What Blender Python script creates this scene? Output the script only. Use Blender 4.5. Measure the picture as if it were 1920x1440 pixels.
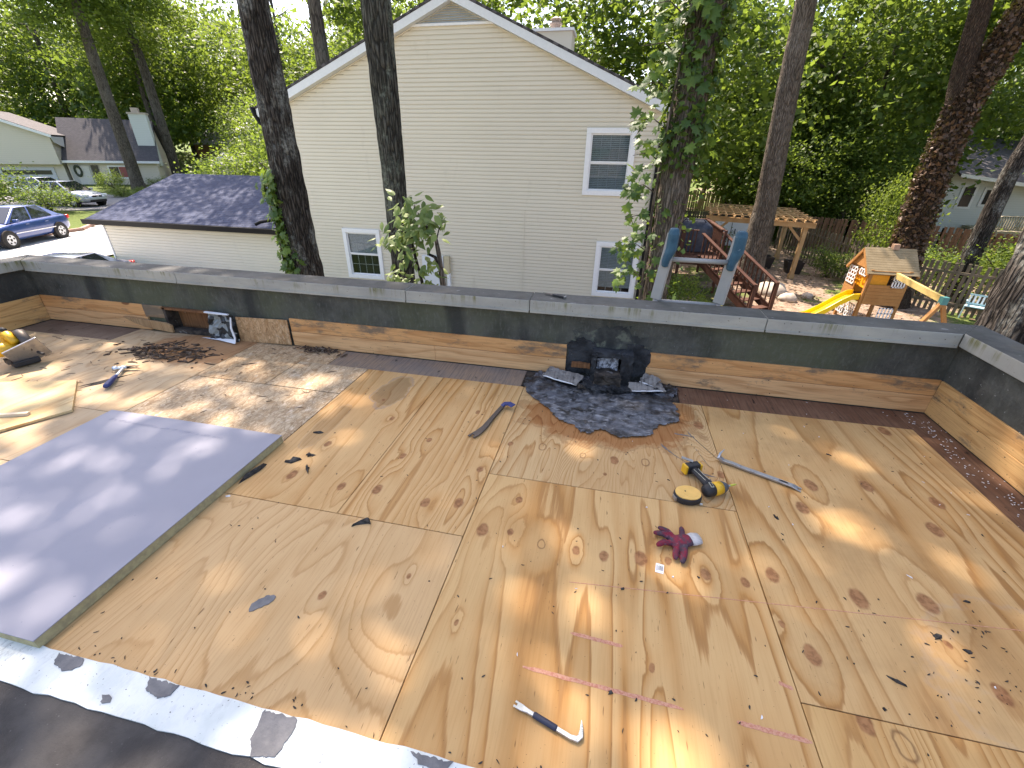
import bpy, math, random
import numpy as np
from mathutils import Vector, Matrix, noise

for _o in list(bpy.data.objects):
    bpy.data.objects.remove(_o)
scene = bpy.context.scene
COL = scene.collection

# ------------------------------------------------------------------ camera
def make_camera():
    f, p, r, y = 813.6, 0.4847104, -0.01706449, -0.20476599
    fw = Vector((math.sin(y) * math.cos(p), math.cos(y) * math.cos(p), -math.sin(p)))
    rt = Vector((math.cos(y), -math.sin(y), 0.0))
    dn = fw.cross(rt)
    rt2 = math.cos(r) * rt + math.sin(r) * dn
    dn2 = -math.sin(r) * rt + math.cos(r) * dn
    cam = bpy.data.cameras.new('camera')
    cam.sensor_fit = 'HORIZONTAL'
    cam.sensor_width = 36.0
    cam.lens = f / 1920.0 * 36.0
    cam.clip_start = 0.05
    cam.clip_end = 3000.0
    ob = bpy.data.objects.new('camera', cam)
    COL.objects.link(ob)
    m = Matrix((( rt2.x, -dn2.x, -fw.x, 0.0),
                ( rt2.y, -dn2.y, -fw.y, 0.0),
                ( rt2.z, -dn2.z, -fw.z, 1.47),
                (0, 0, 0, 1)))
    ob.matrix_world = m
    scene.camera = ob
make_camera()

# ------------------------------------------------------------------ light
SUN = Vector((-0.36, 0.44, 0.86)).normalized()
EXPOSURE = 1.68
world = bpy.data.worlds.new('World')
scene.world = world
world.use_nodes = True
_nt = world.node_tree
_bg = _nt.nodes['Background']
_sky = _nt.nodes.new('ShaderNodeTexSky')
_sky.sky_type = 'NISHITA'
_sky.sun_disc = False
_sky.sun_elevation = math.asin(SUN.z)
_sky.sun_rotation = math.atan2(SUN.x, SUN.y)
_sky.air_density = 1.0
_sky.dust_density = 2.0
_sky.ozone_density = 1.0
_nt.links.new(_sky.outputs[0], _bg.inputs[0])
_bg.inputs[1].default_value = 0.15
_l = bpy.data.lights.new('sun', 'SUN')
_l.energy = 4.2
_l.angle = math.radians(0.55)
_l.color = (1.0, 0.95, 0.86)
_lo = bpy.data.objects.new('sun', _l)
COL.objects.link(_lo)
_lo.rotation_euler = SUN.to_track_quat('Z', 'Y').to_euler()
_lo.location = SUN * 60
scene.view_settings.view_transform = 'Standard'
scene.view_settings.look = 'None'
scene.view_settings.exposure = EXPOSURE
scene.view_settings.gamma = 1.0
scene.view_settings.use_curve_mapping = False
scene.view_settings.use_white_balance = True
scene.view_settings.white_balance_temperature = 7250
scene.view_settings.white_balance_tint = 17
scene.render.engine = 'CYCLES'
cy = scene.cycles
cy.max_bounces = 6
cy.diffuse_bounces = 4
cy.glossy_bounces = 2
cy.transmission_bounces = 4
cy.transparent_max_bounces = 8
cy.sample_clamp_indirect = 6.0
cy.caustics_reflective = False
cy.caustics_refractive = False
cy.use_denoising = True
try:
    cy.denoiser = 'OPENIMAGEDENOISE'
except Exception:
    pass

# ------------------------------------------------------------------ mesh helpers
class MB:
    """collects vertices and faces of one part"""
    def __init__(s):
        s.v, s.f, s.m = [], [], []
        s.mi = 0
    def add(s, vs, fs, M=None):
        o = len(s.v)
        for p in vs:
            p = Vector(p)
            s.v.append(M @ p if M else p)
        for q in fs:
            s.f.append([i + o for i in q]); s.m.append(s.mi)
        return s
    def box(s, x0, x1, y0, y1, z0, z1, M=None):
        vs = [(x0, y0, z0), (x1, y0, z0), (x1, y1, z0), (x0, y1, z0), (x0, y0, z1), (x1, y0, z1), (x1, y1, z1), (x0, y1, z1)]
        return s.add(vs, [(0, 3, 2, 1), (4, 5, 6, 7), (0, 1, 5, 4), (1, 2, 6, 5), (2, 3, 7, 6), (3, 0, 4, 7)], M)
    def cbox(s, c, d, M=None, rz=0.0, rx=0.0, ry=0.0):
        R = Matrix.Translation(c) @ Matrix.Rotation(rz, 4, 'Z') @ Matrix.Rotation(ry, 4, 'Y') @ Matrix.Rotation(rx, 4, 'X')
        if M: R = M @ R
        return s.box(-d[0] / 2, d[0] / 2, -d[1] / 2, d[1] / 2, -d[2] / 2, d[2] / 2, R)
    def bar(s, a, b, w, h, up=(0, 0, 1)):
        """rectangular bar from a to b, w wide, h high"""
        a, b = Vector(a), Vector(b)
        z = b - a; L = z.length; z.normalize()
        up = Vector(up)
        x = up.cross(z)
        if x.length < 1e-4: x = Vector((1, 0, 0)).cross(z)
        x.normalize(); y = z.cross(x)
        M = Matrix(((x.x, y.x, z.x, a.x), (x.y, y.y, z.y, a.y), (x.z, y.z, z.z, a.z), (0, 0, 0, 1)))
        return s.box(-w / 2, w / 2, -h / 2, h / 2, 0, L, M)
    def prism(s, poly, z0, z1, M=None):
        n = len(poly)
        ar = sum(poly[i][0] * poly[(i + 1) % n][1] - poly[(i + 1) % n][0] * poly[i][1] for i in range(n))
        if ar < 0: poly = poly[::-1]
        vs = [(p[0], p[1], z0) for p in poly] + [(p[0], p[1], z1) for p in poly]
        fs = [tuple(range(n))[::-1], tuple(range(n, 2 * n))] + [(i, (i + 1) % n, n + (i + 1) % n, n + i) for i in range(n)]
        return s.add(vs, fs, M)
    def tube(s, path, rad, n=10, cap=True, flat=1.0):
        path = [Vector(p) for p in path]
        if not hasattr(rad, '__len__'): rad = [rad] * len(path)
        vs, fs = [], []
        px = None
        for i, p in enumerate(path):
            t = (path[min(i + 1, len(path) - 1)] - path[max(i - 1, 0)]).normalized()
            if px is None:
                px = Vector((0, 0, 1)).cross(t)
                if px.length < 0.1: px = Vector((1, 0, 0))
            px = (px - t * px.dot(t)).normalized()
            py = t.cross(px)
            for k in range(n):
                a = 2 * math.pi * k / n
                vs.append(p + (px * math.cos(a) + py * math.sin(a) * flat) * rad[i])
        for i in range(len(path) - 1):
            for k in range(n):
                k2 = (k + 1) % n
                fs.append((i * n + k, i * n + k2, (i + 1) * n + k2, (i + 1) * n + k))
        if cap:
            fs.append(tuple(range(n))[::-1]); fs.append(tuple(range((len(path) - 1) * n, len(path) * n)))
        return s.add(vs, fs)
    def lathe(s, prof, n=24, M=None, caps=True):
        vs, fs = [], []
        for r, z in prof:
            for k in range(n):
                a = 2 * math.pi * k / n
                vs.append((r * math.cos(a), r * math.sin(a), z))
        m = len(prof)
        for i in range(m - 1):
            for k in range(n):
                k2 = (k + 1) % n
                fs.append((i * n + k, i * n + k2, (i + 1) * n + k2, (i + 1) * n + k))
        if caps:
            fs.append(tuple(range(n))[::-1]); fs.append(tuple(range((m - 1) * n, m * n)))
        return s.add(vs, fs, M)
    def mesh(s, name, mats, smooth=False):
        me = bpy.data.meshes.new(name)
        me.from_pydata([tuple(p) for p in s.v], [], s.f)
        if not isinstance(mats, (list, tuple)): mats = [mats]
        for m in mats: me.materials.append(m)
        if len(mats) > 1:
            me.polygons.foreach_set('material_index', s.m)
        if smooth: me.polygons.foreach_set('use_smooth', [True] * len(me.polygons))
        me.update()
        return me
    def build(s, name, mats, parent=None, smooth=False, bevel=0, local=False, subsurf=0):
        ob = bpy.data.objects.new(name, s.mesh(name, mats, smooth))
        finish(ob, parent, local)
        if subsurf:
            q = ob.modifiers.new('sub', 'SUBSURF'); q.levels = subsurf; q.render_levels = subsurf
        if bevel:
            q = ob.modifiers.new('bev', 'BEVEL'); q.width = bevel; q.segments = 2; q.limit_method = 'ANGLE'
        return ob

PM = {}
def finish(ob, parent=None, local=False):
    COL.objects.link(ob)
    if parent is not None:
        ob.parent = parent
        if not local and parent.name in PM:
            ob.matrix_parent_inverse = PM[parent.name].inverted()
    return ob

def tag(o, label, cat=None, group=None, kind=None):
    o['label'] = label
    if cat: o['category'] = cat
    if group: o['group'] = group
    if kind: o['kind'] = kind
    return o

def thing(name, label, cat, loc=(0, 0, 0), rz=0.0, group=None, kind=None, tilt=None):
    o = bpy.data.objects.new(name, None)
    COL.objects.link(o)
    o.empty_display_size = 0.2
    o.location = loc
    o.rotation_euler = (tilt[0], tilt[1], rz) if tilt else (0, 0, rz)
    PM[o.name] = Matrix.Translation(loc) @ o.rotation_euler.to_matrix().to_4x4()
    tag(o, label, cat, group, kind)
    return o

def structure(o, label=None):
    o['kind'] = 'structure'
    if label: o['label'] = label
    return o

def child_copy(src, parent, M=None):
    c = src.copy(); COL.objects.link(c)
    c.parent = parent
    c.matrix_parent_inverse = Matrix.Identity(4)
    if M is not None: c.matrix_basis = M
    return c

def copy_tree(o, loc, rz, label, parent=None):
    c = o.copy(); COL.objects.link(c)
    c.parent = parent
    if parent is None:
        c.location = loc; c.rotation_euler = (0, 0, rz); c['label'] = label
    for ch in [x for x in bpy.data.objects if x.parent == o]:
        copy_tree(ch, None, None, None, c)
    return c

def np_mesh(name, V, F, mat, tint=None, smooth=False):
    me = bpy.data.meshes.new(name)
    V = np.ascontiguousarray(V, dtype=np.float32); F = np.ascontiguousarray(F, dtype=np.int32)
    n, k = F.shape
    me.vertices.add(len(V)); me.vertices.foreach_set('co', V.ravel())
    me.loops.add(n * k); me.loops.foreach_set('vertex_index', F.ravel())
    me.polygons.add(n)
    me.polygons.foreach_set('loop_start', np.arange(0, n * k, k, dtype=np.int32))
    me.polygons.foreach_set('loop_total', np.full(n, k, dtype=np.int32))
    if smooth: me.polygons.foreach_set('use_smooth', np.ones(n, dtype=bool))
    me.update(calc_edges=True)
    if tint is not None:
        at = me.attributes.new('tint', 'FLOAT', 'POINT')
        at.data.foreach_set('value', np.ascontiguousarray(tint, dtype=np.float32))
    me.materials.append(mat)
    return me

# ------------------------------------------------------------------ material helpers
class N:
    def __init__(s, name):
        s.mat = bpy.data.materials.new(name); s.mat.use_nodes = True
        s.t = s.mat.node_tree
        s.p = s.t.nodes['Principled BSDF']; s.out = s.t.nodes['Material Output']
        s._obj = None
    def n(s, typ, ins=None, out=0, **at):
        nd = s.t.nodes.new('ShaderNode' + typ)
        for k, v in at.items(): setattr(nd, k, v)
        for k, v in (ins or {}).items():
            s.put(nd.inputs[k], v)
        return nd.outputs[out]
    def put(s, sock, v):
        if isinstance(v, bpy.types.NodeSocket): s.t.links.new(v, sock)
        else:
            if sock.type == 'RGBA' and len(v) == 3: v = (*v, 1.0)
            sock.default_value = v
    def obj(s):
        if s._obj is None: s._obj = s.n('TexCoord', out=3)
        return s._obj
    def mapped(s, scale=(1, 1, 1), loc=(0, 0, 0), rot=(0, 0, 0), vec=None):
        return s.n('Mapping', {'Vector': vec or s.obj(), 'Scale': scale, 'Location': loc, 'Rotation': rot})
    def noise(s, scale=5.0, detail=4.0, rough=0.55, vec=None, dist=0.0):
        return s.n('TexNoise', {'Vector': vec or s.obj(), 'Scale': scale, 'Detail': detail, 'Roughness': rough, 'Distortion': dist})
    def math(s, op, a, b=0.0, c=0.0, clamp=False):
        return s.n('Math', {0: a, 1: b, 2: c}, operation=op, use_clamp=clamp)
    def rng(s, v, a, b, c=0.0, d=1.0, smooth=True):
        return s.n('MapRange', {'Value': v, 'From Min': a, 'From Max': b, 'To Min': c, 'To Max': d},
                   interpolation_type='SMOOTHSTEP' if smooth else 'LINEAR')
    def mix(s, f, a, b, mode='MIX'):
        nd = s.t.nodes.new('ShaderNodeMix'); nd.data_type = 'RGBA'; nd.blend_type = mode
        s.put(nd.inputs[0], f); s.put(nd.inputs[6], a); s.put(nd.inputs[7], b)
        return nd.outputs[2]
    def ramp(s, v, stops, interp='LINEAR'):
        nd = s.t.nodes.new('ShaderNodeValToRGB'); r = nd.color_ramp; r.interpolation = interp
        while len(r.elements) > 1: r.elements.remove(r.elements[-1])
        r.elements[0].position = stops[0][0]; r.elements[0].color = (*stops[0][1], 1)
        for p, c in stops[1:]:
            e = r.elements.new(p); e.color = (*c, 1)
        s.put(nd.inputs[0], v)
        return nd.outputs[0]
    def bump(s, h, strength=0.3, dist=0.02):
        s.put(s.p.inputs['Normal'], s.n('Bump', {'Height': h, 'Strength': strength, 'Distance': dist}))
    def done(s, col=None, rough=None, metal=None, spec=None):
        if col is not None: s.put(s.p.inputs['Base Color'], col)
        if rough is not None: s.put(s.p.inputs['Roughness'], rough)
        if metal is not None: s.put(s.p.inputs['Metallic'], metal)
        if spec is not None: s.put(s.p.inputs['Specular IOR Level'], spec)
        return s.mat

def mat_noise(name, c1, c2, scale=5.0, lo=0.35, hi=0.65, rough=0.7, metal=0.0, bump=0.0, bscale=None, stretch=(1, 1, 1),
              c3=None, s3=20.0, lo3=0.6, hi3=0.7, detail=5.0, spec=0.4, bdist=0.01):
    m = N(name)
    v = m.mapped(stretch)
    a = m.noise(scale, detail, 0.6, v)
    col = m.mix(m.rng(a, lo, hi), c1, c2)
    if c3 is not None:
        b = m.noise(s3, 4, 0.6, v)
        col = m.mix(m.rng(b, lo3, hi3), col, c3)
    if bump:
        m.bump(m.noise(bscale or scale * 3, 6, 0.65, v), bump, bdist)
    return m.done(col, rough, metal, spec)

def flat(name, c, rough=0.5, metal=0.0, spec=0.5, var=0.08):
    m = N(name)
    a = m.noise(14.0, 5, 0.6)
    col = m.mix(m.rng(a, 0.3, 0.7), tuple(x * (1 - var) for x in c), tuple(min(1, x * (1 + var)) for x in c))
    return m.done(col, rough, metal, spec)

# -- plywood with rotary-cut bands, knots and stains
def plywood(name, seed, pale, mid, dark, rings=7.0, su=2.2, sv=0.42, angle=0.0, knots=(), stains=(), strength=1.0,
            grime=0.0, fibre=0.12, skew=0.0):
    m = N(name)
    rnd = random.Random(seed)
    P = m.obj()
    wob = m.n('TexNoise', {'Vector': P, 'Scale': 28.0, 'Detail': 2.0}, out=1)
    wobv = m.n('VectorMath', {0: m.n('VectorMath', {0: wob, 1: (0.5, 0.5, 0.5)}, operation='SUBTRACT'), 1: (0.016, 0.016, 0.0)}, operation='MULTIPLY')
    PW = m.n('VectorMath', {0: P, 1: wobv}, operation='ADD')
    loc = (seed * 3.17, seed * 1.31, seed * 0.7)
    base = m.noise(1.0, 2.2, 0.45, m.mapped((su, sv, 1), loc, (0, 0, angle)), 0.45)
    field = m.math('MULTIPLY', base, rings)
    kmask = None; kring = None
    for i, k in enumerate(knots):
        kx, ky, kr = k[:3]
        e = 1.5 if len(k) < 5 else k[4]
        d = m.n('VectorMath', {0: PW, 1: (kx, ky, 0.0)}, operation='SUBTRACT')
        d = m.n('VectorMath', {0: d, 1: (1 / kr, 1 / (kr * e), 0.0)}, operation='MULTIPLY')
        L = m.n('VectorMath', {0: d}, operation='LENGTH', out=1)
        d2 = m.n('VectorMath', {0: m.n('VectorMath', {0: PW, 1: (kx, ky, 0.0)}, operation='SUBTRACT'), 1: (1 / kr, 1 / (kr * rnd.uniform(1.9, 3.0)), 0.0)}, operation='MULTIPLY')
        L2 = m.n('VectorMath', {0: d2}, operation='LENGTH', out=1)
        amp = rnd.uniform(0.4, 1.5) * (1 if i % 2 else -1)
        add = m.rng(L2, 0.3, rnd.uniform(3.2, 5.5), amp, 0.0)
        field = m.math('ADD', field, add)
        mk = m.rng(L, 0.75, 1.15, 1.0, 0.0)
        if len(k) > 3 and k[3]:      # pale plug with a dark outline
            ring = m.math('MULTIPLY', mk, m.rng(L, 0.62, 0.9, 0.0, 1.0))
            kring = ring if kring is None else m.math('MAXIMUM', kring, ring)
        else:
            kmask = mk if kmask is None else m.math('MAXIMUM', kmask, mk)
    fr = m.math('FRACT', field)
    jit = m.math('MULTIPLY', m.math('SUBTRACT', m.noise(1.0, 3, 0.6, m.mapped((60, 3, 1), (seed, 9, 0), (0, 0, angle))), 0.5), 0.30)
    fr = m.math('FRACT', m.math('ADD', field, jit))
    band = m.ramp(fr, [(0.0, (0.05, 0.05, 0.05)), (0.35, (0.12, 0.12, 0.12)), (0.7, (0.5, 0.5, 0.5)), (0.88, (1, 1, 1)), (0.95, (0.6, 0.6, 0.6)), (1.0, (0.05, 0.05, 0.05))])
    mod = m.rng(m.noise(1.3, 2, 0.5, m.mapped((1.4, 0.5, 1), (seed, 0, 3), (0, 0, angle))), 0.30, 0.62, 0.35, 1.0)
    band = m.math('MULTIPLY', m.math('MULTIPLY', band, mod), strength * 1.15, clamp=True)
    col = m.mix(band, pale, mid)
    edge = m.math('MULTIPLY', m.rng(fr, 0.80, 0.90, 0.0, 0.8), m.rng(fr, 0.92, 0.99, 1.0, 0.0))
    col = m.mix(m.math('MULTIPLY', edge, m.math('MULTIPLY', mod, strength)), col, dark)
    blot = m.rng(m.noise(2.6, 3, 0.55, m.mapped((1.0, 0.6, 1), (seed * 2, 1, 0), (0, 0, angle))), 0.4, 0.75, 0.0, 0.45)
    col = m.mix(blot, col, mid)
    fib = m.noise(1.0, 4, 0.6, m.mapped((150, 5, 1), (seed, 2, 0), (0, 0, angle)))
    col = m.mix(m.rng(fib, 0.46, 0.66, 0.0, 0.08 + fibre), col, dark)
    fl = m.noise(1.0, 2, 0.5, m.mapped((95, 14, 1), (seed * 5, 7, 0), (0, 0, angle)))
    col = m.mix(m.rng(fl, 0.69, 0.75, 0.0, 0.75), col, tuple(x * 0.5 for x in dark))
    if grime:
        g = m.rng(m.noise(4.0, 6, 0.65, m.mapped((1, 1, 1), (seed, seed, 1))), 0.45, 0.75, 0.0, grime)
        col = m.mix(g, col, tuple(x * 0.45 for x in dark))
    for st in stains:
        pts_c, rad, colr, amt = st
        d = m.n('VectorMath', {0: m.n('VectorMath', {0: PW, 1: (*pts_c, 0.0)}, operation='SUBTRACT'), 1: (1 / rad[0], 1 / rad[1], 0.0)}, operation='MULTIPLY')
        L = m.n('VectorMath', {0: d}, operation='LENGTH', out=1)
        L = m.math('ADD', L, m.math('MULTIPLY', m.math('SUBTRACT', m.noise(7.0, 4, 0.6), 0.5), 0.9))
        col = m.mix(m.rng(L, 0.82, 1.0, amt, 0.0), col, m.mix(0.75, col, colr, 'MULTIPLY'))
        rim = m.math('MULTIPLY', m.rng(L, 0.9, 0.98, 0.0, 1.0), m.rng(L, 0.98, 1.05, 0.5, 0.0))
        col = m.mix(m.math('MULTIPLY', rim, amt), col, tuple(x * 0.5 for x in colr))
    if kmask is not None:
        kc = m.mix(m.rng(m.noise(40.0, 3), 0.4, 0.6), (0.21, 0.082, 0.034), (0.34, 0.155, 0.066))
        col = m.mix(m.math('MULTIPLY', kmask, 0.85), col, kc)
    if kring is not None:
        col = m.mix(m.math('MULTIPLY', kring, 0.9), col, (0.16, 0.07, 0.03))
    sp = m.rng(m.noise(170.0, 1, 0.4), 0.76, 0.79)
    col = m.mix(m.math('MULTIPLY', sp, 0.8), col, (0.06, 0.035, 0.02))
    m.bump(m.math('ADD', fib, m.math('MULTIPLY', band, 0.4)), 0.10, 0.002)
    return m.done(col, m.rng(fib, 0.3, 0.7, 0.62, 0.8), 0.0, 0.22)

# ================================================================== MATERIALS (foreground)
def tar_wall_mat():
    m = N('tar_membrane')
    a = m.noise(3.2, 7, 0.65)
    col = m.mix(m.rng(a, 0.3, 0.7), (0.044, 0.045, 0.040), (0.115, 0.116, 0.100))
    b = m.noise(1.1, 4, 0.6, m.mapped((1, 1, 0.5)))
    col = m.mix(m.rng(b, 0.45, 0.64, 0, 0.75), col, (0.10, 0.11, 0.065))
    c = m.noise(30, 5, 0.7, m.mapped((1.6, 1, 0.5)))
    col = m.mix(m.rng(c, 0.5, 0.72, 0, 0.55), col, (0.165, 0.168, 0.148))
    d = m.noise(55, 2, 0.5)
    col = m.mix(m.rng(d, 0.74, 0.77), col, (0.42, 0.42, 0.40))
    e = m.noise(2.3, 3, 0.5, m.mapped((1.5, 1, 0.25), (4, 0, 0)))
    col = m.mix(m.rng(e, 0.55, 0.68, 0, 0.7), col, (0.022, 0.023, 0.024))
    m.bump(m.math('ADD', m.noise(26, 7, 0.7), m.noise(4, 4, 0.6)), 0.8, 0.02)
    return m.done(col, 0.82, 0, 0.25)
def coping_front_mat():
    m = N('coping_paint')
    a = m.noise(2.0, 6, 0.65, m.mapped((1, 1, 3)))
    col = m.mix(m.rng(a, 0.35, 0.7), (0.30, 0.295, 0.265), (0.40, 0.385, 0.325))
    st = m.math('MULTIPLY', m.noise(1.0, 7, 0.75, m.mapped((22, 22, 1.2))), m.rng(m.noise(1.7, 4, 0.6), 0.35, 0.65, 0.6, 1.15))
    zz = m.n('SeparateXYZ', {0: m.obj()}, out=2)
    top = m.rng(zz, 0.50, 0.555)
    col = m.mix(m.math('MULTIPLY', m.rng(st, 0.46, 0.68), m.math('ADD', m.math('MULTIPLY', top, 0.75), 0.22)), col, (0.15, 0.145, 0.055))
    b = m.noise(5.0, 6, 0.7)
    col = m.mix(m.rng(b, 0.56, 0.74, 0, 0.5), col, (0.20, 0.20, 0.14))
    sp = m.noise(70.0, 2, 0.5)
    col = m.mix(m.rng(sp, 0.70, 0.76), col, (0.08, 0.06, 0.04))
    m.bump(b, 0.12, 0.004)
    return m.done(col, 0.55, 0.0, 0.4)
def coping_top_mat():
    m = N('coping_top_weathered')
    a = m.noise(3.0, 8, 0.7)
    col = m.mix(m.rng(a, 0.35, 0.65), (0.045, 0.045, 0.040), (0.095, 0.094, 0.085))
    b = m.noise(7.0, 6, 0.7, m.mapped((1, 2, 1), (3, 1, 0)))
    col = m.mix(m.rng(b, 0.61, 0.70, 0, .7), col, (0.30, 0.31, 0.32))
    c = m.noise(16.0, 6, 0.7)
    col = m.mix(m.rng(c, 0.55, 0.68, 0, 0.8), col, (0.055, 0.058, 0.045))
    m.bump(c, 0.3, 0.006)
    return m.done(col, 0.7, 0.0, 0.35)
def osb_mat(name, seed, tone=(1, 1, 1), upright=False):
    m = N(name)
    if upright: m._obj = m.mapped((1, 1, 1), (0, 0, 0), (-1.5708, 0, 0))
    def chips(rot, sc, loc):
        v = m.mapped((sc, sc * 0.33, 1), loc, (0, 0, rot))
        return m.n('TexVoronoi', {'Vector': v, 'Scale': 1.0, 'Randomness': 1.0}, out=1), m.n('TexVoronoi', {'Vector': v, 'Scale': 1.0}, out=0, feature='DISTANCE_TO_EDGE')
    c1, e1 = chips(0.5 + seed, 38, (seed, 0, 0)); c2, e2 = chips(-0.7 + seed, 34, (0, seed, 0)); c3, e3 = chips(1.4 + seed, 42, (3, seed, 0))
    sel = m.noise(24, 2, 0.5)
    s1 = m.n('SeparateXYZ', {0: c1}); s2 = m.n('SeparateXYZ', {0: c2}); s3 = m.n('SeparateXYZ', {0: c3})
    v = m.n('Mix', {0: m.rng(sel, 0.46, 0.5), 2: s1, 3: s2})
    v = m.n('Mix', {0: m.rng(m.noise(19, 2, 0.5, m.mapped((1, 1, 1), (5, 5, 0))), 0.52, 0.56), 2: v, 3: s3})
    T = lambda c: tuple(a * b for a, b in zip(c, tone))
    col = m.ramp(v, [(0.0, T((0.34, 0.225, 0.125))), (0.3, T((0.46, 0.34, 0.215))), (0.6, T((0.55, 0.43, 0.29))), (0.85, T((0.43, 0.29, 0.16))), (1.0, T((0.62, 0.50, 0.36)))])
    ed = m.math('MINIMUM', e1, e2)
    col = m.mix(m.rng(ed, 0.0, 0.06, 0.55, 0.0), col, (0.19, 0.115, 0.055))
    f = m.noise(9.0, 5, 0.6)
    col = m.mix(m.rng(f, 0.58, 0.75, 0, 0.5), col, (0.60, 0.54, 0.44))
    m.bump(v, 0.35, 0.003)
    return m.done(col, 0.72, 0, 0.25)
def old_ply_mat(name, c1, c2, c3, seed, rot=0.0):
    m = N(name)
    g = m.noise(1.0, 6, 0.65, m.mapped((70, 3.5, 1), (seed, 0, 0), (0, 0, rot)))
    a = m.noise(2.4, 6, 0.65, m.mapped((1, 1, 1), (seed, seed, 0)))
    col = m.mix(m.rng(a, 0.34, 0.66), c1, c2)
    col = m.mix(m.rng(g, 0.42, 0.66, 0, 0.6), col, c3)
    k = m.noise(22.0, 5, 0.65, m.mapped((1, 0.4, 1), (seed, 2, 0), (0, 0, rot)))
    col = m.mix(m.rng(k, 0.62, 0.7, 0, 0.9), col, tuple(x * 0.35 for x in c3))
    w = m.noise(48.0, 3, 0.5)
    col = m.mix(m.rng(w, 0.72, 0.76, 0, 0.8), col, (0.5, 0.46, 0.40))
    m.bump(m.math('ADD', g, k), 0.4, 0.004)
    return m.done(col, 0.8, 0, 0.2)
def tar_patch_mat():
    m = N('torn_tar')
    a = m.noise(13.0, 8, 0.75)
    col = m.mix(m.rng(a, 0.38, 0.62), (0.024, 0.026, 0.030), (0.135, 0.145, 0.165))
    w = m.noise(15.0, 8, 0.66, m.mapped((1.0, 1.8, 1.0)), 1.0)
    col = m.mix(m.rng(w, 0.50, 0.70, 0, 0.85), col, (0.34, 0.35, 0.37))
    yq = m.n('SeparateXYZ', {0: m.obj()}, out=1)
    col = m.mix(m.math('MULTIPLY', m.rng(m.noise(9.0, 6, 0.7, m.mapped((1, 1, 1), (7, 3, 0))), 0.36, 0.56), m.rng(yq, 2.58, 2.78, 0.1, 0.95)), col, (0.018, 0.017, 0.016))
    d = m.noise(6.0, 5, 0.65, m.mapped((1, 1, 1), (2, 2, 2)))
    col = m.mix(m.rng(d, 0.56, 0.66), col, (0.016, 0.016, 0.017))
    m.bump(m.math('ADD', w, a), 0.55, 0.008)
    return m.done(col, m.rng(a, 0.35, 0.65, 0.32, 0.6), 0, 0.5)
def bare(name, c, rough, metal, dirt=(0.1, 0.09, 0.08), amt=0.5, sc=25):
    m = N(name)
    a = m.noise(sc, 6, 0.7)
    col = m.mix(m.rng(a, 0.5, 0.72, 0, amt), c, dirt)
    return m.done(col, m.rng(a, 0.3, 0.7, rough, rough + 0.2), metal, 0.5)

M = {}
M['tar'] = tar_wall_mat(); M['cop'] = coping_front_mat(); M['coptop'] = coping_top_mat(); M['patch'] = tar_patch_mat()
M['osb'] = osb_mat('osb_board', 0.3); M['osb2'] = osb_mat('osb_board_warm', 1.1, (1.0, 0.93, 0.84)); M['osb3'] = osb_mat('osb_scrap', 2.2, (1.0, 0.80, 0.62), True)
M['core'] = flat('dark_void', (0.02, 0.017, 0.015), 0.9)
M['metal'] = bare('worn_steel', (0.42, 0.42, 0.43), 0.32, 0.9)
M['dmetal'] = bare('dark_steel', (0.10, 0.085, 0.075), 0.45, 0.6)
M['chrome'] = bare('bright_steel', (0.62, 0.66, 0.70), 0.25, 0.9, amt=0.25)
M['blue'] = flat('blue_grip', (0.018, 0.035, 0.15), 0.45)
M['navy'] = flat('navy_grip', (0.015, 0.02, 0.045), 0.6)
M['black'] = flat('black_rubber', (0.018, 0.018, 0.02), 0.6)
M['yellow'] = flat('yellow_plastic', (0.72, 0.40, 0.02), 0.4)
M['tapeyellow'] = flat('yellow_case', (0.78, 0.46, 0.12), 0.45)
M['char'] = mat_noise('charred_wood', (0.016, 0.013, 0.011), (0.07, 0.055, 0.042), 16, bump=0.8, bscale=40, rough=0.85, c3=(0.20, 0.19, 0.18), lo3=0.62, hi3=0.72)
M['white'] = flat('white_membrane_scrap', (0.72, 0.73, 0.74), 0.5)
def membrane_mat():
    m = N('white_membrane')
    a = m.noise(9.0, 6, 0.65)
    col = m.mix(m.rng(a, 0.4, 0.7), (0.70, 0.73, 0.70), (0.60, 0.645, 0.61))
    g = m.noise(34.0, 6, 0.75, m.mapped((1.0, 0.4, 1.0), (0, 0, 0), (0, 0, 0.5)))
    x = m.n('SeparateXYZ', {0: m.obj()}, out=0)
    col = m.mix(m.math('MULTIPLY', m.rng(g, 0.5, 0.66), m.rng(x, -1.55, -1.9, 0.15, 0.75)), col, (0.24, 0.25, 0.25))
    s = m.noise(120.0, 2, 0.5)
    col = m.mix(m.rng(s, 0.68, 0.73), col, (0.10, 0.10, 0.10))
    m.bump(a, 0.3, 0.004)
    return m.done(col, 0.6, 0, 0.3)
M['membrane'] = membrane_mat()
M['oldroof'] = mat_noise('old_dark_roofing', (0.05, 0.045, 0.042), (0.085, 0.078, 0.072), 6, rough=0.9, bump=0.5, bscale=160, c3=(0.15, 0.14, 0.13), s3=120, lo3=0.66, hi3=0.74)
M['greytar'] = mat_noise('grey_mastic', (0.13, 0.13, 0.135), (0.19, 0.185, 0.185), 22, rough=0.7, bump=0.5, bscale=50)
def purple_mat():
    m = N('lilac_board_facer')
    a = m.noise(2.0, 5, 0.6)
    col = m.mix(m.rng(a, 0.3, 0.7), (0.245, 0.245, 0.29), (0.265, 0.265, 0.312))
    s = m.noise(60.0, 2, 0.5)
    col = m.mix(m.rng(s, 0.735, 0.755, 0, 0.7), col, (0.14, 0.15, 0.20))
    m.bump(m.noise(5, 3, 0.5), 0.05, 0.01)
    return m.done(col, 0.5, 0, 0.35)
M['purple'] = purple_mat()
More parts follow.
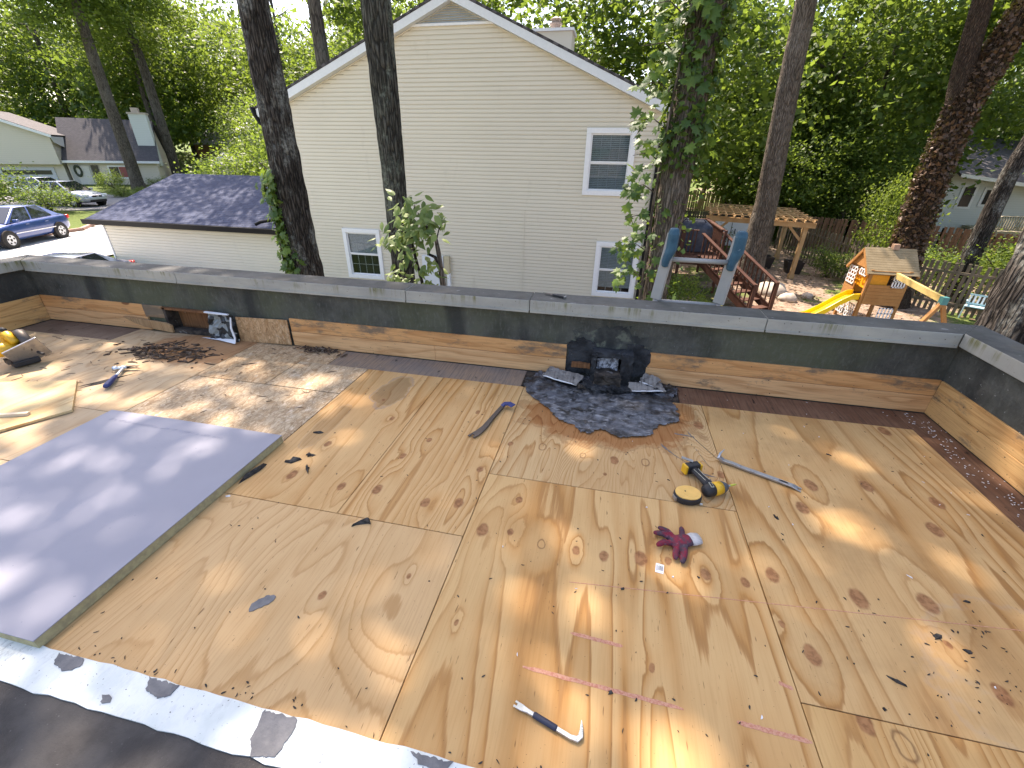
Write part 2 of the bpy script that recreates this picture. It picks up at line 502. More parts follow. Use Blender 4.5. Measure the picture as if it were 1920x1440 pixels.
M['foam'] = mat_noise('board_edge_foam', (0.40, 0.36, 0.20), (0.30, 0.27, 0.16), 40, rough=0.9, bump=0.3)

PAL = (0.60, 0.375, 0.17); MID = (0.45, 0.215, 0.062); DRK = (0.33, 0.165, 0.06)

# ================================================================== ROOF DECK
deck = thing('roof_deck', 'flat roof deck of bare plywood and strand board sheets', None, (-1.5, 1.2, 0), kind='structure')
mb = MB(); mb.box(-5.34, 2.33, -3.0, 3.14, -0.30, -0.021); mb.build('deck_base', M['core'], deck)
mb = MB(); mb.box(-5.30, 2.29, -2.95, 3.10, -3.45, -0.30)
M['bwall'] = mat_noise('building_wall_paint', (0.45, 0.42, 0.36), (0.52, 0.49, 0.43), 3, rough=0.7)
mb.build('building_wall', M['bwall'], deck)
def sheet(x0, x1, y0, y1, mat, dz=0.0, name='plywood_sheet', label=None, g=0.0018, jag=0):
    b = MB(); b.box(x0 + g, x1 - g, y0 + g, y1 - g, -0.019 + dz, 0.0 + dz)
    o = b.build(name, mat, deck, bevel=0.0012)
    if label: o['label'] = label
    return o
k5 = [(-0.401, 1.347, .027), (-0.278, 1.36, .015), (-0.135, 1.326, .018, 1), (0.013, 1.325, .016), (0.128, 1.321, .02), (0.278, 1.344, .028), (0.389, 1.356, .016),
      (0.529, 1.322, .021), (0.675, 1.317, .017), (0.294, 0.901, .012), (-0.282, 1.569, .016), (-0.374, 0.911, .008)]
k6 = [(0.791, 1.379, .026), (1.049, 1.823, .03), (1.152, 2.011, .032), (1.432, 2.068, .03), (1.712, 2.011, .03), (1.592, 1.808, .032), (1.082, 1.338, .032),
      (1.33, 1.372, .032), (0.825, 1.064, .026), (0.761, 1.161, .011), (1.365, 1.06, .024), (1.796, 2.67, .033), (1.30, 1.205, .012)]
k7 = [(0.902, 0.88, .024), (0.985, 0.838, .028, 1)]
k4 = [(-0.236, 2.021, .024, 1), (-0.004, 1.994, .018, 1), (0.167, 1.99, .024, 0), (0.333, 2.01, .024, 1), (0.718, 1.995, .022, 0), (0.678, 2.468, .03, 0), (-0.421, 2.009, .016, 0), (0.12, 1.86, .01, 0)]
k1 = [(-1.162, 1.461, .02), (-1.433, 1.768, .018), (-1.455, 1.484, .024), (-1.2, 2.1, .016), (-1.36, 2.3, .012)]
k2 = [(-0.979, 1.48, .024), (-0.712, 1.45, .022), (-0.558, 1.482, .024), (-0.972, 1.76, .018), (-0.887, 1.936, .016), (-0.528, 1.747, .018), (-0.7, 2.3, .016)]
sheet(-1.692, -1.082, 1.292, 2.712, plywood('plywood_a', 1, PAL, MID, DRK, 22, 2.4, 0.22, 0.12, k1, [((-1.35, 2.42), (0.12, 0.22), (0.35, 0.35, 0.38), 0.8), ((-1.55, 1.95), (0.06, 0.28), (0.4, 0.36, 0.34), 0.45)], 0.85))
sheet(-1.082, -0.474, 1.292, 2.715, plywood('plywood_b', 2, PAL, MID, DRK, 24, 2.4, 0.22, 0.1, k2, (), 0.9))
sheet(-1.692, -0.474, 0.45, 1.292, plywood('plywood_c', 3, (0.595, 0.385, 0.19), (0.46, 0.255, 0.095), DRK, 26, 2.1, 0.45, 0.45, [(-0.9, 0.9, .014), (-0.62, 1.05, .01)], (), 0.5))
sheet(-0.474, 0.735, 1.726, 2.735, plywood('plywood_d', 4, (0.56, 0.37, 0.18), (0.42, 0.215, 0.075), (0.30, 0.145, 0.05), 36, 3.0, 0.55, 0.05, k4,
      [((0.10, 2.42), (0.56, 0.33), (0.50, 0.25, 0.10), 0.95), ((0.56, 2.60), (0.14, 0.14), (0.45, 0.24, 0.10), 0.9)], 0.95))
sheet(-0.474, 0.735, 0.30, 1.726, plywood('plywood_e', 5, (0.61, 0.385, 0.17), (0.445, 0.21, 0.06), DRK, 14, 2.3, 0.17, 0.02, k5, (), 0.9, fibre=0.06))
sheet(0.735, 1.982, 0.897, 2.735, plywood('plywood_f', 6, (0.585, 0.37, 0.165), (0.425, 0.205, 0.06), DRK, 16, 2.1, 0.22, -0.18, k6, [((1.7, 1.1), (0.5, 0.35), (0.6, 0.55, 0.5), 0.35)], 0.95, grime=0.25))
sheet(0.735, 1.982, 0.15, 0.897, plywood('plywood_g', 7, (0.59, 0.365, 0.15), (0.44, 0.21, 0.06), DRK, 22, 2.6, 0.2, -0.25, k7, (), 0.9))
# strand boards
sheet(-2.872, -1.692, 1.10, 2.310, M['osb'], 0.0, 'strand_board', g=.004)
sheet(-2.872, -2.282, 2.310, 2.812, M['osb2'], 0.0, 'strand_board', g=.0035)
sheet(-2.282, -1.692, 2.310, 2.712, M['osb'], 0.001, 'strand_board', g=.0035)
sheet(-2.872, -2.31, 2.812, 2.985, M['osb2'], -0.001, 'strand_board')
sheet(-2.31, -2.045, 2.712, 2.985, M['osb2'], -0.001, 'strand_board')
# weathered old sheets
PL = plywood('plywood_old_left', 11, (0.53, 0.395, 0.245), (0.43, 0.275, 0.135), (0.32, 0.19, 0.09), 16, 1.8, 0.6, 1.45, [(-3.9, 2.2, .012), (-4.1, 2.5, .012)], [((-3.15, 2.75), (0.62, 0.34), (0.62, 0.34, 0.16), 0.9)], 0.5, grime=0.4)
PL2 = plywood('plywood_old_left_near', 12, (0.50, 0.375, 0.235), (0.41, 0.265, 0.14), (0.32, 0.19, 0.09), 16, 1.8, 0.6, 1.4, [(-3.4, 1.4, .01)], (), 0.4, grime=0.25)
sheet(-4.13, -2.872, 1.757, 2.985, PL)
sheet(-5.19, -4.13, 1.757, 2.70, PL)
sheet(-5.19, -2.872, 1.245, 1.757, PL2)
sheet(-5.19, -1.692, 0.45, 1.245, PL2, -0.001)
M['greyply'] = old_ply_mat('grey_weathered_ply', (0.16, 0.105, 0.072), (0.23, 0.165, 0.12), (0.10, 0.07, 0.05), 3, 1.57)
M['greystrip'] = old_ply_mat('grey_stained_ply', (0.30, 0.21, 0.14), (0.22, 0.18, 0.15), (0.11, 0.10, 0.095), 5, 1.57)
M['redstrip'] = old_ply_mat('red_brown_stained_ply', (0.155, 0.075, 0.042), (0.21, 0.115, 0.068), (0.075, 0.042, 0.028), 8, 1.57)
M['redstrip2'] = old_ply_mat('red_brown_stained_ply_side', (0.155, 0.075, 0.042), (0.22, 0.125, 0.075), (0.075, 0.042, 0.028), 9, 0.0)
sheet(-5.19, -4.13, 2.70, 2.985, M['greyply'], -0.004)
sheet(-2.045, -0.50, 2.715, 2.985, M['greystrip'], -0.004)
sheet(-0.50, 0.60, 2.735, 2.985, M['char'], -0.005)
sheet(0.60, 1.982, 2.735, 2.985, M['redstrip'], -0.004)
sheet(1.982, 2.18, -1.0, 2.985, M['redstrip2'], -0.004)

# white membrane strip and old dark roofing by the camera
rnd = random.Random(5)
pts_t = []; pts_b = []
x = -3.2
while x < 0.6:
    pts_t.append((x, 0.526 + rnd.uniform(-0.003, 0.003) + (0.006 if x < -1.8 else 0))); pts_b.append((x, 0.412 + rnd.uniform(-0.004, 0.004))); x += 0.05
mb = MB(); mb.prism(pts_t[::-1] + pts_b, 0.003, 0.008)
mb.build('membrane_strip', M['membrane'], deck)['label'] = 'white roofing membrane strip along the near edge of the plywood'
mb = MB(); mb.box(-5.19, 2.18, -2.9, 0.44, 0.0005, 0.0025); mb.build('old_roofing', M['oldroof'], deck)
def blob(poly, z0, z1, sub=0.012, seed=1, jit=0.006):
    """outline with small ragged edge"""
    r = random.Random(seed); out = []
    n = len(poly)
    for i in range(n):
        a, b = Vector((*poly[i], 0)), Vector((*poly[(i + 1) % n], 0))
        k = max(1, int((b - a).length / sub))
        for j in range(k):
            p = a.lerp(b, j / k); out.append((p.x + r.uniform(-jit, jit), p.y + r.uniform(-jit, jit)))
    b = MB(); b.prism(out, z0, z1); return b
for i, (poly, lab) in enumerate([
        ([(-1.605, 0.517), (-1.502, 0.521), (-1.493, 0.496), (-1.53, 0.476), (-1.585, 0.49)], 'leftmost round grey mastic patch on the white strip'),
        ([(-1.25, 0.521), (-1.138, 0.522), (-1.140, 0.495), (-1.17, 0.478), (-1.222, 0.486)], 'second grey mastic patch from the left on the white strip'),
        ([(-0.839, 0.519), (-0.726, 0.522), (-0.722, 0.50), (-0.731, 0.425), (-0.80, 0.416), (-0.825, 0.45)], 'tall grey mastic patch crossing the whole white strip'),
        ([(-0.375, 0.520), (-0.255, 0.521), (-0.265, 0.50), (-0.34, 0.495)], 'small grey mastic patch at the right end of the white strip'),
        ([(-1.34, 0.452), (-1.318, 0.455), (-1.30, 0.44), (-1.325, 0.43)], 'tiny grey mastic spot on the white strip'),
        ([(-1.13, 0.81), (-1.10, 0.855), (-1.065, 0.86), (-1.06, 0.835), (-1.09, 0.80), (-1.115, 0.785)], 'grey smear stuck to the plywood beside the lilac board')]):
    o = blob(poly, 0.0082 if i < 5 else 0.0004, 0.0112 if i < 5 else 0.003, 0.008, i, 0.0035).build('mastic_patch', M['greytar'])
    tag(o, lab, 'mastic patch', 'grey mastic patches')

# ================================================================== PARAPET
par = thing('parapet_wall', 'low dark parapet wall with grey metal coping round the roof', 'parapet', (-1.5, 3.07, 0))
def pbox(name, x0, x1, y0, y1, z0, z1, mat, bevel=0, parent=par):
    b = MB(); b.box(x0, x1, y0, y1, z0, z1); return b.build(name, mat, parent, bevel=bevel)
for x0, x1, z0, z1 in ((-5.34, -3.775, -0.3, 0.5), (-3.305, -0.002, -0.3, 0.5), (0.207, 2.33, -0.3, 0.5), (-3.775, -3.305, 0.222, 0.5), (-0.002, 0.207, 0.212, 0.5), (-3.775, -3.305, -0.3, 0.012), (-0.002, 0.207, -0.3, 0.05)):
    pbox('wall_face', x0, x1, 3.0, 3.14, z0, z1, M['tar'])
pbox('wall_face', -5.34, -5.20, -2.9, 2.9995, -0.3, 0.5, M['tar'])
pbox('wall_face', 2.19, 2.33, -2.9, 2.9995, -0.3, 0.5, M['tar'])
M['recess'] = old_ply_mat('recess_wood', (0.20, 0.09, 0.04), (0.28, 0.135, 0.06), (0.09, 0.04, 0.02), 14, 1.57)
pbox('scupper_back', -3.775, -3.305, 3.09, 3.11, 0.012, 0.222, M['recess'])
pbox('scupper_sill', -3.78, -3.30, 2.975, 3.05, 0.004, 0.04, M['char'])
pbox('scupper_jamb', -3.79, -3.765, 2.97, 3.09, 0.02, 0.235, M['char'])
pbox('scupper_jamb', -3.325, -3.295, 2.975, 3.09, 0.02, 0.235, M['char'])
pbox('scupper_head', -3.80, -3.28, 2.97, 3.085, 0.218, 0.237, M['recess'])
pbox('scupper_back', -0.002, 0.207, 3.10, 3.12, 0.05, 0.212, M['core'])
B1 = plywood('base_board_new', 21, (0.56, 0.37, 0.185), (0.46, 0.25, 0.10), (0.36, 0.19, 0.08), 5, 0.5, 2.4, 0, (), (), 0.9)
def wallply(name, seed, grey, pale=(0.66, 0.345, 0.14), side=False):
    m = N(name)
    rot = (0, 0, 1.5708) if side else (0, 0, 0)
    P = m.mapped((1, 1, 1), (0, 0, 0), rot)
    b = m.noise(1.0, 2.5, 0.5, m.mapped((0.8, 1, 6.5), (seed, 0, seed), (0, 0, 0), P), 0.3)
    fr = m.math('FRACT', m.math('MULTIPLY', b, 6.0))
    band = m.ramp(fr, [(0, (0, 0, 0)), (0.5, (.1, .1, .1)), (0.88, (1, 1, 1)), (1, (0, 0, 0))])
    col = m.mix(m.math('MULTIPLY', band, 0.8), pale, tuple(x * 0.72 for x in (pale[0], pale[1] * 0.86, pale[2] * 0.75)))
    f = m.noise(1.0, 5, 0.6, m.mapped((4, 1, 130), (seed, 0, 0), (0, 0, 0), P))
    col = m.mix(m.rng(f, 0.45, 0.66, 0, 0.35), col, (0.26, 0.125, 0.045))
    d = m.noise(3.0, 6, 0.7, m.mapped((1.0, 1, 2.5), (seed * 2, 0, 0), (0, 0, 0), P))
    col = m.mix(m.rng(d, 0.60 - grey * 0.18, 0.72 - grey * 0.1, 0, 0.85), col, (0.14, 0.115, 0.085))
    k = m.n('TexVoronoi', {'Vector': m.mapped((1.4, 0.0, 4.0), (seed, 0, 0), (0, 0, 0), P), 'Scale': 1.0}, out=0)
    col = m.mix(m.rng(k, 0.05, 0.075, 0.9, 0.0), col, (0.17, 0.07, 0.03))
    s = m.noise(60, 2, 0.5)
    col = m.mix(m.rng(s, 0.71, 0.75), col, (0.06, 0.04, 0.03))
    m.bump(m.math('ADD', f, d), 0.25, 0.004)
    return m.done(col, 0.72, 0, 0.25)
WU = wallply('wall_board_weathered', 1.0, 0.55); WL = wallply('wall_board_clean', 2.0, 0.12, (0.72, 0.42, 0.20)); WR = wallply('wall_board_side', 3.0, 0.35, (0.62, 0.37, 0.15), True)
WG = wallply('wall_board_grey', 4.0, 1.2, (0.36, 0.25, 0.15))
for x0, x1, m_ in ((-5.195, -4.02, WU), (-4.02, -3.80, WG), (-2.53, -0.21, WU), (0.37, 2.18, WU)):
    pbox('base_board', x0 + .001, x1 - .001, 2.9855, 2.9985, 0.130, 0.241, m_, 0.001)
for x0, x1, m_ in ((-5.195, -4.0, WL), (-2.53, -1.25, WL), (-1.25, -0.21, WL), (0.37, 2.18, WL)):
    pbox('base_board', x0 + .001, x1 - .001, 2.982, 2.9985, 0.004, 0.127, m_, 0.001)
for z0, z1, dx in ((0.130, 0.241, 0.0), (0.004, 0.127, 0.003)):
    pbox('base_board', -5.1985, -5.185 + dx, -2.8, 2.98, z0, z1, WR, 0.001)
    pbox('base_board', 2.175 - dx, 2.1885, -2.8, 2.98, z0, z1, WR, 0.001)
mb = MB(); mb.prism([(-4.25, 0.115), (-4.10, 0.112), (-3.79, 0.095), (-3.735, 0.075), (-3.74, 0.008), (-3.90, 0.02), (-4.03, 0.035), (-4.15, 0.07)], 0, 0.016, Matrix(((1, 0, 0, 0), (0, 0, 1, 2.955), (0, 1, 0, 0.002), (0, 0, 0, 1))))
mb.build('splintered_board', old_ply_mat('splintered_wood', (0.36, 0.21, 0.10), (0.42, 0.27, 0.14), (0.17, 0.09, 0.045), 17), par)
mb = MB(); mb.box(-0.26, 0.24, -0.006, 0.006, 0, 0.215, Matrix.Translation((-2.78, 2.962, 0.006)) @ Matrix.Rotation(-0.08, 4, 'X') @ Matrix.Rotation(-0.03, 4, 'Y'))
o = mb.build('strand_board_scrap', M['osb3'], None, bevel=0.001); tag(o, 'small warm strand board scrap leaning on the wall beside the torn white foil', 'board scrap')
# coping: mitred pieces, two materials (weathered top, painted fascia)
def coping(poly, z0=0.487, z1=0.567, lip=None):
    b = MB(); n = len(poly)
    ar = sum(poly[i][0] * poly[(i + 1) % n][1] - poly[(i + 1) % n][0] * poly[i][1] for i in range(n))
    if ar < 0: poly = poly[::-1]
    b.prism(poly, z0, z1)
    b.m = [0] * len(b.f); b.m[1] = 1
    b.m = b.m
    return b.build('coping', [M['cop'], M['coptop']], par, bevel=0.004)
seams = [-5.15, -3.50, -1.44, -0.495, 1.06, 2.14]
for i in range(5):
    a, b_ = seams[i] + 0.0022, seams[i + 1] - 0.0022
    ao = a if i else -5.36; bo = b_ if i < 4 else 2.35
    coping([(a, 2.95), (b_, 2.95), (bo, 3.16), (ao, 3.16)], 0.487 + 0.002 * (i % 2), 0.567 + 0.0025 * (i % 2))
coping([(2.144, 2.95), (2.144, -2.9), (2.354, -2.9), (2.354, 3.16)], 0.486, 0.571)
coping([(-5.154, 2.95), (-5.154, -2.9), (-5.364, -2.9), (-5.364, 3.16)], 0.486, 0.570)
for x0, x1 in ((-5.14, -3.505), (-3.495, -1.445), (-1.435, -0.50), (-0.49, 1.055), (1.065, 2.135)):
    pbox('drip_edge', x0, x1, 2.9435, 2.9495, 0.478, 0.493, M['cop'])

# ---- torn foil flashing in the left scupper
rnd = random.Random(3)
mb = MB()
gx, gz = 9, 8
vs = []
for j in range(gz + 1):
    for i in range(gx + 1):
        u, v = i / gx, j / gz
        x = -3.29 + 0.24 * u + 0.05 * (1 - v) * u - 0.03 * (1 - v)
        vs.append((x + rnd.uniform(-.008, .008), 2.955 - 0.035 * (1 - v) + rnd.uniform(-.014, .014), 0.006 + 0.235 * v - 0.012 * u + rnd.uniform(-.006, .006)))
fs = []
for j in range(gz):
    for i in range(gx):
        fs.append((j * (gx + 1) + i, j * (gx + 1) + i + 1, (j + 1) * (gx + 1) + i + 1, (j + 1) * (gx + 1) + i))
mb.add(vs, fs)
m = N('crumpled_foil')
a = m.n('TexVoronoi', {'Vector': m.obj(), 'Scale': 17.0}, out=1)
s_ = m.n('SeparateXYZ', {0: a})
col = m.mix(m.rng(s_, 0.42, 0.5), (0.02, 0.022, 0.022), (0.24, 0.26, 0.25))
M['foil'] = m.done(col, 0.45, 0, 0.5)
foil = thing('torn_flashing', 'torn black and white foil flashing in the left scupper opening', 'flashing', (-3.18, 2.95, 0))
mb.build('foil_sheet', M['foil'], foil)
mb = MB()
mb.tube([(-3.31, 2.945, 0.244), (-3.2, 2.93, 0.247), (-3.07, 2.935, 0.243)], [0.014, 0.018, 0.013], 7, flat=0.5)
mb.tube([(-3.05, 2.93, 0.22), (-3.06, 2.915, 0.13), (-3.035, 2.90, 0.05), (-3.02, 2.87, 0.012)], [0.012, 0.016, 0.016, 0.014], 7, flat=0.5)
mb.add([(-3.42, 2.93, 0.006), (-3.2, 2.90, 0.012), (-3.01, 2.86, 0.012), (-3.05, 2.90, 0.035), (-3.2, 2.93, 0.02)], [(0, 1, 4), (1, 2, 3, 4)])
mb.build('white_edge', M['white'], foil)

# ---- torn tar patch round the middle scupper
OUT = [(-0.50, 2.80), (-0.47, 2.72), (-0.429, 2.619), (-0.357, 2.529), (-0.254, 2.44), (-0.199, 2.339), (-0.133, 2.291), (-0.074, 2.293), (-0.029, 2.214), (0.034, 2.229), (0.079, 2.275),
       (0.128, 2.252), (0.191, 2.209), (0.284, 2.243), (0.355, 2.26), (0.38, 2.312), (0.433, 2.397), (0.524, 2.449), (0.564, 2.491), (0.569, 2.625), (0.539, 2.725), (0.595, 2.854), (0.594, 2.97), (-0.40, 2.97), (-0.434, 2.872)]
def inside(p, poly):
    c = False; n = len(poly); j = n - 1
    for i in range(n):
        if (poly[i][1] > p[1]) != (poly[j][1] > p[1]) and p[0] < (poly[j][0] - poly[i][0]) * (p[1] - poly[i][1]) / (poly[j][1] - poly[i][1]) + poly[i][0]: c = not c
        j = i
    return c
patch = thing('tar_patch', 'torn grey and black tar patch round the middle scupper', 'tar patch', (0.1, 2.6, 0))
st = 0.009
idx = {}; vs = []; fs = []
X0, Y0 = -0.56, 2.15
nx, ny = int(1.2 / st), int(0.84 / st)
def tz(x, y):
    n1 = noise.noise((x * 9, y * 9, 0)); n2 = noise.noise((x * 30, y * 45, 2)); n3 = noise.noise((x * 80, y * 80, 5))
    back = max(0, (y - 2.60) / 0.35)
    return 0.009 + 0.007 * n1 + (0.004 + 0.010 * back) * n2 + 0.002 * n3 + 0.030 * back * abs(noise.noise((x * 14, y * 20, 9)))
def vid(i, j):
    if (i, j) not in idx:
        x, y = X0 + i * st, Y0 + j * st
        jx, jy = 0.006 * noise.noise((x * 50, y * 50, 3)), 0.006 * noise.noise((x * 50, y * 50, 7))
        idx[(i, j)] = len(vs); vs.append((x + jx, y + jy, max(0.0035, tz(x, y))))
    return idx[(i, j)]
for i in range(nx):
    for j in range(ny):
        x, y = X0 + (i + .5) * st, Y0 + (j + .5) * st
        q = (x + 0.02 * noise.noise((x * 22, y * 22, 1)), y + 0.02 * noise.noise((x * 22, y * 22, 4)))
        if inside(q, OUT) and q[1] < 2.965: fs.append((vid(i, j), vid(i + 1, j), vid(i + 1, j + 1), vid(i, j + 1)))
mb = MB(); mb.add(vs, fs); mb.build('tar_sheet', M['patch'], patch, smooth=True)
# tar coat on the wall
def wallblob(poly, y0, y1, seed, mat, name, parent, jit=0.008):
    r = random.Random(seed); out = []
    n = len(poly)
    for i in range(n):
        a, b = Vector((*poly[i], 0)), Vector((*poly[(i + 1) % n], 0))
        k = max(1, int((b - a).length / 0.02))
        for j in range(k):
            p = a.lerp(b, j / k); out.append((p.x + r.uniform(-jit, jit), p.y + r.uniform(-jit, jit)))
    b = MB(); b.prism(out, 0, y1 - y0, Matrix(((1, 0, 0, 0), (0, 0, -1, y1), (0, 1, 0, 0), (0, 0, 0, 1))))
    return b.build(name, mat, parent)
M['blacktar'] = mat_noise('fresh_black_tar', (0.012, 0.013, 0.015), (0.045, 0.048, 0.052), 9, rough=0.75, bump=0.9, bscale=30, c3=(0.11, 0.115, 0.11), s3=34, lo3=0.62, hi3=0.74, bdist=0.02)
M['oldtar'] = mat_noise('faded_black_tar', (0.024, 0.026, 0.026), (0.07, 0.074, 0.066), 6, rough=0.85, bump=0.8, bscale=24, c3=(0.12, 0.13, 0.10), s3=14, lo3=0.5, hi3=0.64)
wallblob([(-0.215, 0.02), (-0.005, 0.02), (-0.005, 0.215), (-0.005, 0.27), (-0.10, 0.30), (-0.16, 0.27), (-0.205, 0.26)], 2.985, 2.9975, 2, M['blacktar'], 'wall_tar', patch, 0.016)
wallblob([(0.21, 0.03), (0.38, 0.06), (0.385, 0.255), (0.30, 0.30), (0.21, 0.27)], 2.985, 2.9975, 3, M['blacktar'], 'wall_tar', patch, 0.016)
wallblob([(-0.17, 0.255), (-0.05, 0.24), (0.21, 0.24), (0.35, 0.26), (0.36, 0.36), (0.25, 0.35), (0.22, 0.41), (0.02, 0.40), (-0.06, 0.36), (-0.17, 0.35)], 2.9962, 2.9985, 4, M['oldtar'], 'wall_tar', patch, 0.014)
# scupper throat, charred block, torn flaps
scup = thing('charred_scupper', 'charred wooden scupper box full of tar at the wall', 'scupper', (0.12, 2.93, 0))
r_ = random.Random(8)
def rough_box(name, x0, x1, y0, y1, z0, z1, mat, parent, sd, amp=0.008, n=9, MX=None):
    b = MB()
    def P(u, v, w):
        p = Vector((x0 + (x1 - x0) * u, y0 + (y1 - y0) * v, z0 + (z1 - z0) * w))
        q = noise.noise_vector(p * 26 + Vector((sd, 0, 0))) + 0.6 * noise.noise_vector(p * 70)
        p = p + Vector(q) * amp
        return MX @ p if MX else p
    for ax in range(3):
        for s in (0, 1):
            vs = []; fs = []
            for i in range(n + 1):
                for j in range(n + 1):
                    a, c = i / n, j / n
                    t = [0, 0, 0]; t[ax] = s; t[(ax + 1) % 3] = a; t[(ax + 2) % 3] = c
                    vs.append(P(*t))
            for i in range(n):
                for j in range(n):
                    q = (i * (n + 1) + j, (i + 1) * (n + 1) + j, (i + 1) * (n + 1) + j + 1, i * (n + 1) + j + 1)
                    fs.append(q if s else q[::-1])
            b.add(vs, fs)
    return b.build(name, mat, parent)
rough_box('jamb', -0.02, 0.012, 2.87, 3.0, 0.015, 0.235, M['blacktar'], scup, 1)
rough_box('jamb', 0.19, 0.262, 2.85, 3.0, 0.012, 0.245, M['blacktar'], scup, 2)
rough_box('head', -0.02, 0.262, 2.90, 3.0, 0.205, 0.242, M['blacktar'], scup, 3)
rough_box('charred_block', 0.012, 0.195, 2.80, 2.99, 0.012, 0.105, M['char'], scup, 4, 0.012)
rough_box('sill_lump', -0.06, 0.27, 2.76, 2.86, 0.010, 0.035, M['blacktar'], scup, 5, 0.012)
m = N('frosty_tar_scrap'); a = m.noise(45, 6, 0.75)
M['frost'] = m.done(m.mix(m.rng(a, 0.42, 0.58), (0.06, 0.065, 0.08), (0.50, 0.53, 0.60)), 0.6)
mb = MB(); vs = []; fs = []
for i in range(9):
    for j in range(6):
        u, v = i / 8, j / 5
        vs.append((0.02 + 0.15 * u, 2.935 + 0.02 * v + 0.008 * noise.noise((u * 5, v * 5, 2)), 0.085 + 0.085 * v + 0.03 * u * v + 0.012 * noise.noise((u * 6, v * 6, 0)) * (1 if j in (0, 5) else 0.3)))
for i in range(8):
    for j in range(5): fs.append((i * 6 + j, (i + 1) * 6 + j, (i + 1) * 6 + j + 1, i * 6 + j + 1))
mb.add(vs, fs); mb.build('torn_liner', M['frost'], scup)
rough_box('exposed_wood', -0.165, -0.03, 2.945, 2.965, 0.085, 0.125, M['recess'], scup, 9, 0.005, 5)
M['flap'] = old_ply_mat('torn_flap_grey', (0.20, 0.18, 0.16), (0.28, 0.26, 0.235), (0.10, 0.09, 0.08), 31, 1.4)
def flap(x, y, z, L, W, ang, tilt, lab, sd):
    t = thing('torn_membrane_flap', lab, 'membrane flap', (x, y, 0), group='torn flaps beside the middle scupper')
    MX = Matrix.Translation((x, y, z)) @ Matrix.Rotation(ang, 4, 'Z') @ Matrix.Rotation(tilt, 4, 'X')
    rough_box('flap', -L / 2, L / 2, -W / 2, W / 2, -.004, .004, M['flap'], t, sd, .012, 12, MX)
    rr = random.Random(sd); P = []
    for i in range(9):
        u = i / 8; P.append(MX @ Vector((-L / 2 + L * (.04 + .9 * u), -W / 2 - .002 + .008 * noise.noise((u * 4, sd, 0)), .002 + .007 * noise.noise((u * 3, 0, sd)))))
    b = MB(); b.tube(P, [.003] + [.0045 + rr.uniform(-.001, .0015) for _ in range(7)] + [.002], 6); b.build('white_edge', M['white'], t)
flap(-0.215, 2.865, .046, .28, .12, -.36, .22, 'long torn flap with a white edge left of the charred scupper', 3)
flap(0.375, 2.835, .044, .24, .10, .22, .15, 'short torn flap with a white edge right of the charred scupper', 7)
flap(0.40, 2.90, .068, .12, .09, -.5, .35, 'pale crumpled scrap lying on the tar right of the charred scupper', 12)
rl = random.Random(21)
for i in range(15):
    x = rl.uniform(-.36, .52); y = rl.uniform(2.80, 2.96) if abs(x - .1) > .18 else rl.uniform(2.74, 2.80); L = rl.uniform(.04, .12); W = rl.uniform(.03, .06); h = rl.uniform(.012, .035)
    rough_box('tar_lump', -L / 2, L / 2, -W / 2, W / 2, 0, h, rl.choice((M['blacktar'], M['char'], M['blacktar'], M['patch'])), patch, i, .014, 6, Matrix.Translation((x, y, .012)) @ Matrix.Rotation(rl.uniform(-.6, .6), 4, 'Z') @ Matrix.Rotation(rl.uniform(-.3, .3), 4, 'X'))

# ================================================================== THINGS ON THE DECK
def rot2(a): return Matrix.Rotation(a, 4, 'Z')
def frame(x, y, z, ang, rx=0.0, ry=0.0):
    return Matrix.Translation((x, y, z)) @ rot2(ang) @ Matrix.Rotation(ry, 4, 'Y') @ Matrix.Rotation(rx, 4, 'X')

# lilac insulation board
ib = thing('insulation_board', 'large lilac insulation board lying flat on the plywood', 'insulation board', (-2.28, 1.1, 0))
pb = MB(); pb.box(-2.868, -1.682, 0.514, 1.722, 0.046, 0.050); pb.build('facer', M['purple'], ib, bevel=0.001)
pb = MB(); pb.box(-2.866, -1.684, 0.516, 1.720, 0.003, 0.0455); pb.build('foam_core', M['foam'], ib)
r_ = random.Random(4); pb = MB()
M['print'] = flat('faded_grey_print', (0.23, 0.24, 0.32), 0.6)
x = -2.77
while x < -1.98:
    w = r_.choice((0.006, 0.009, 0.012)); 
    if r_.random() < 0.86:
        y0 = 1.625 - 0.02 * (x + 2.77)
        for k in range(r_.choice((1, 2, 2))):
            yy = y0 + r_.uniform(0, 0.016)
            pb.box(x, x + w, yy, yy + 0.003, 0.0503, 0.0507)
        pb.box(x, x + 0.0025, y0, y0 + r_.uniform(0.008, 0.02), 0.0503, 0.0507)
    x += w + 0.005
pb.build('printed_line', M['print'], ib)

# loose plywood offcut (hexagonal end) with a stick on it
M['offcut'] = plywood('offcut_ply', 17, (0.58, 0.44, 0.24), (0.46, 0.30, 0.13), DRK, 6, 2, 0.6, 1.2, (), (), 0.5)
lo = MB(); lo.prism([(-3.56, 2.02), (-3.165, 1.70), (-3.325, 1.42), (-3.70, 1.20), (-4.6, 1.38), (-4.45, 1.75), (-3.84, 1.93)], 0.004, 0.020)
tag(lo.build('plywood_offcut', M['offcut'], bevel=0.001), 'loose plywood offcut with angled corner lying left of the lilac board', 'plywood offcut')
lo = MB(); lo.bar((-3.75, 1.43, 0.0295), (-3.345, 1.593, 0.0295), 0.022, 0.018)
tag(lo.build('wood_stick', flat('pale_stick', (0.62, 0.52, 0.38), 0.7)), 'thin pale wooden stick lying on the loose plywood offcut', 'stick')

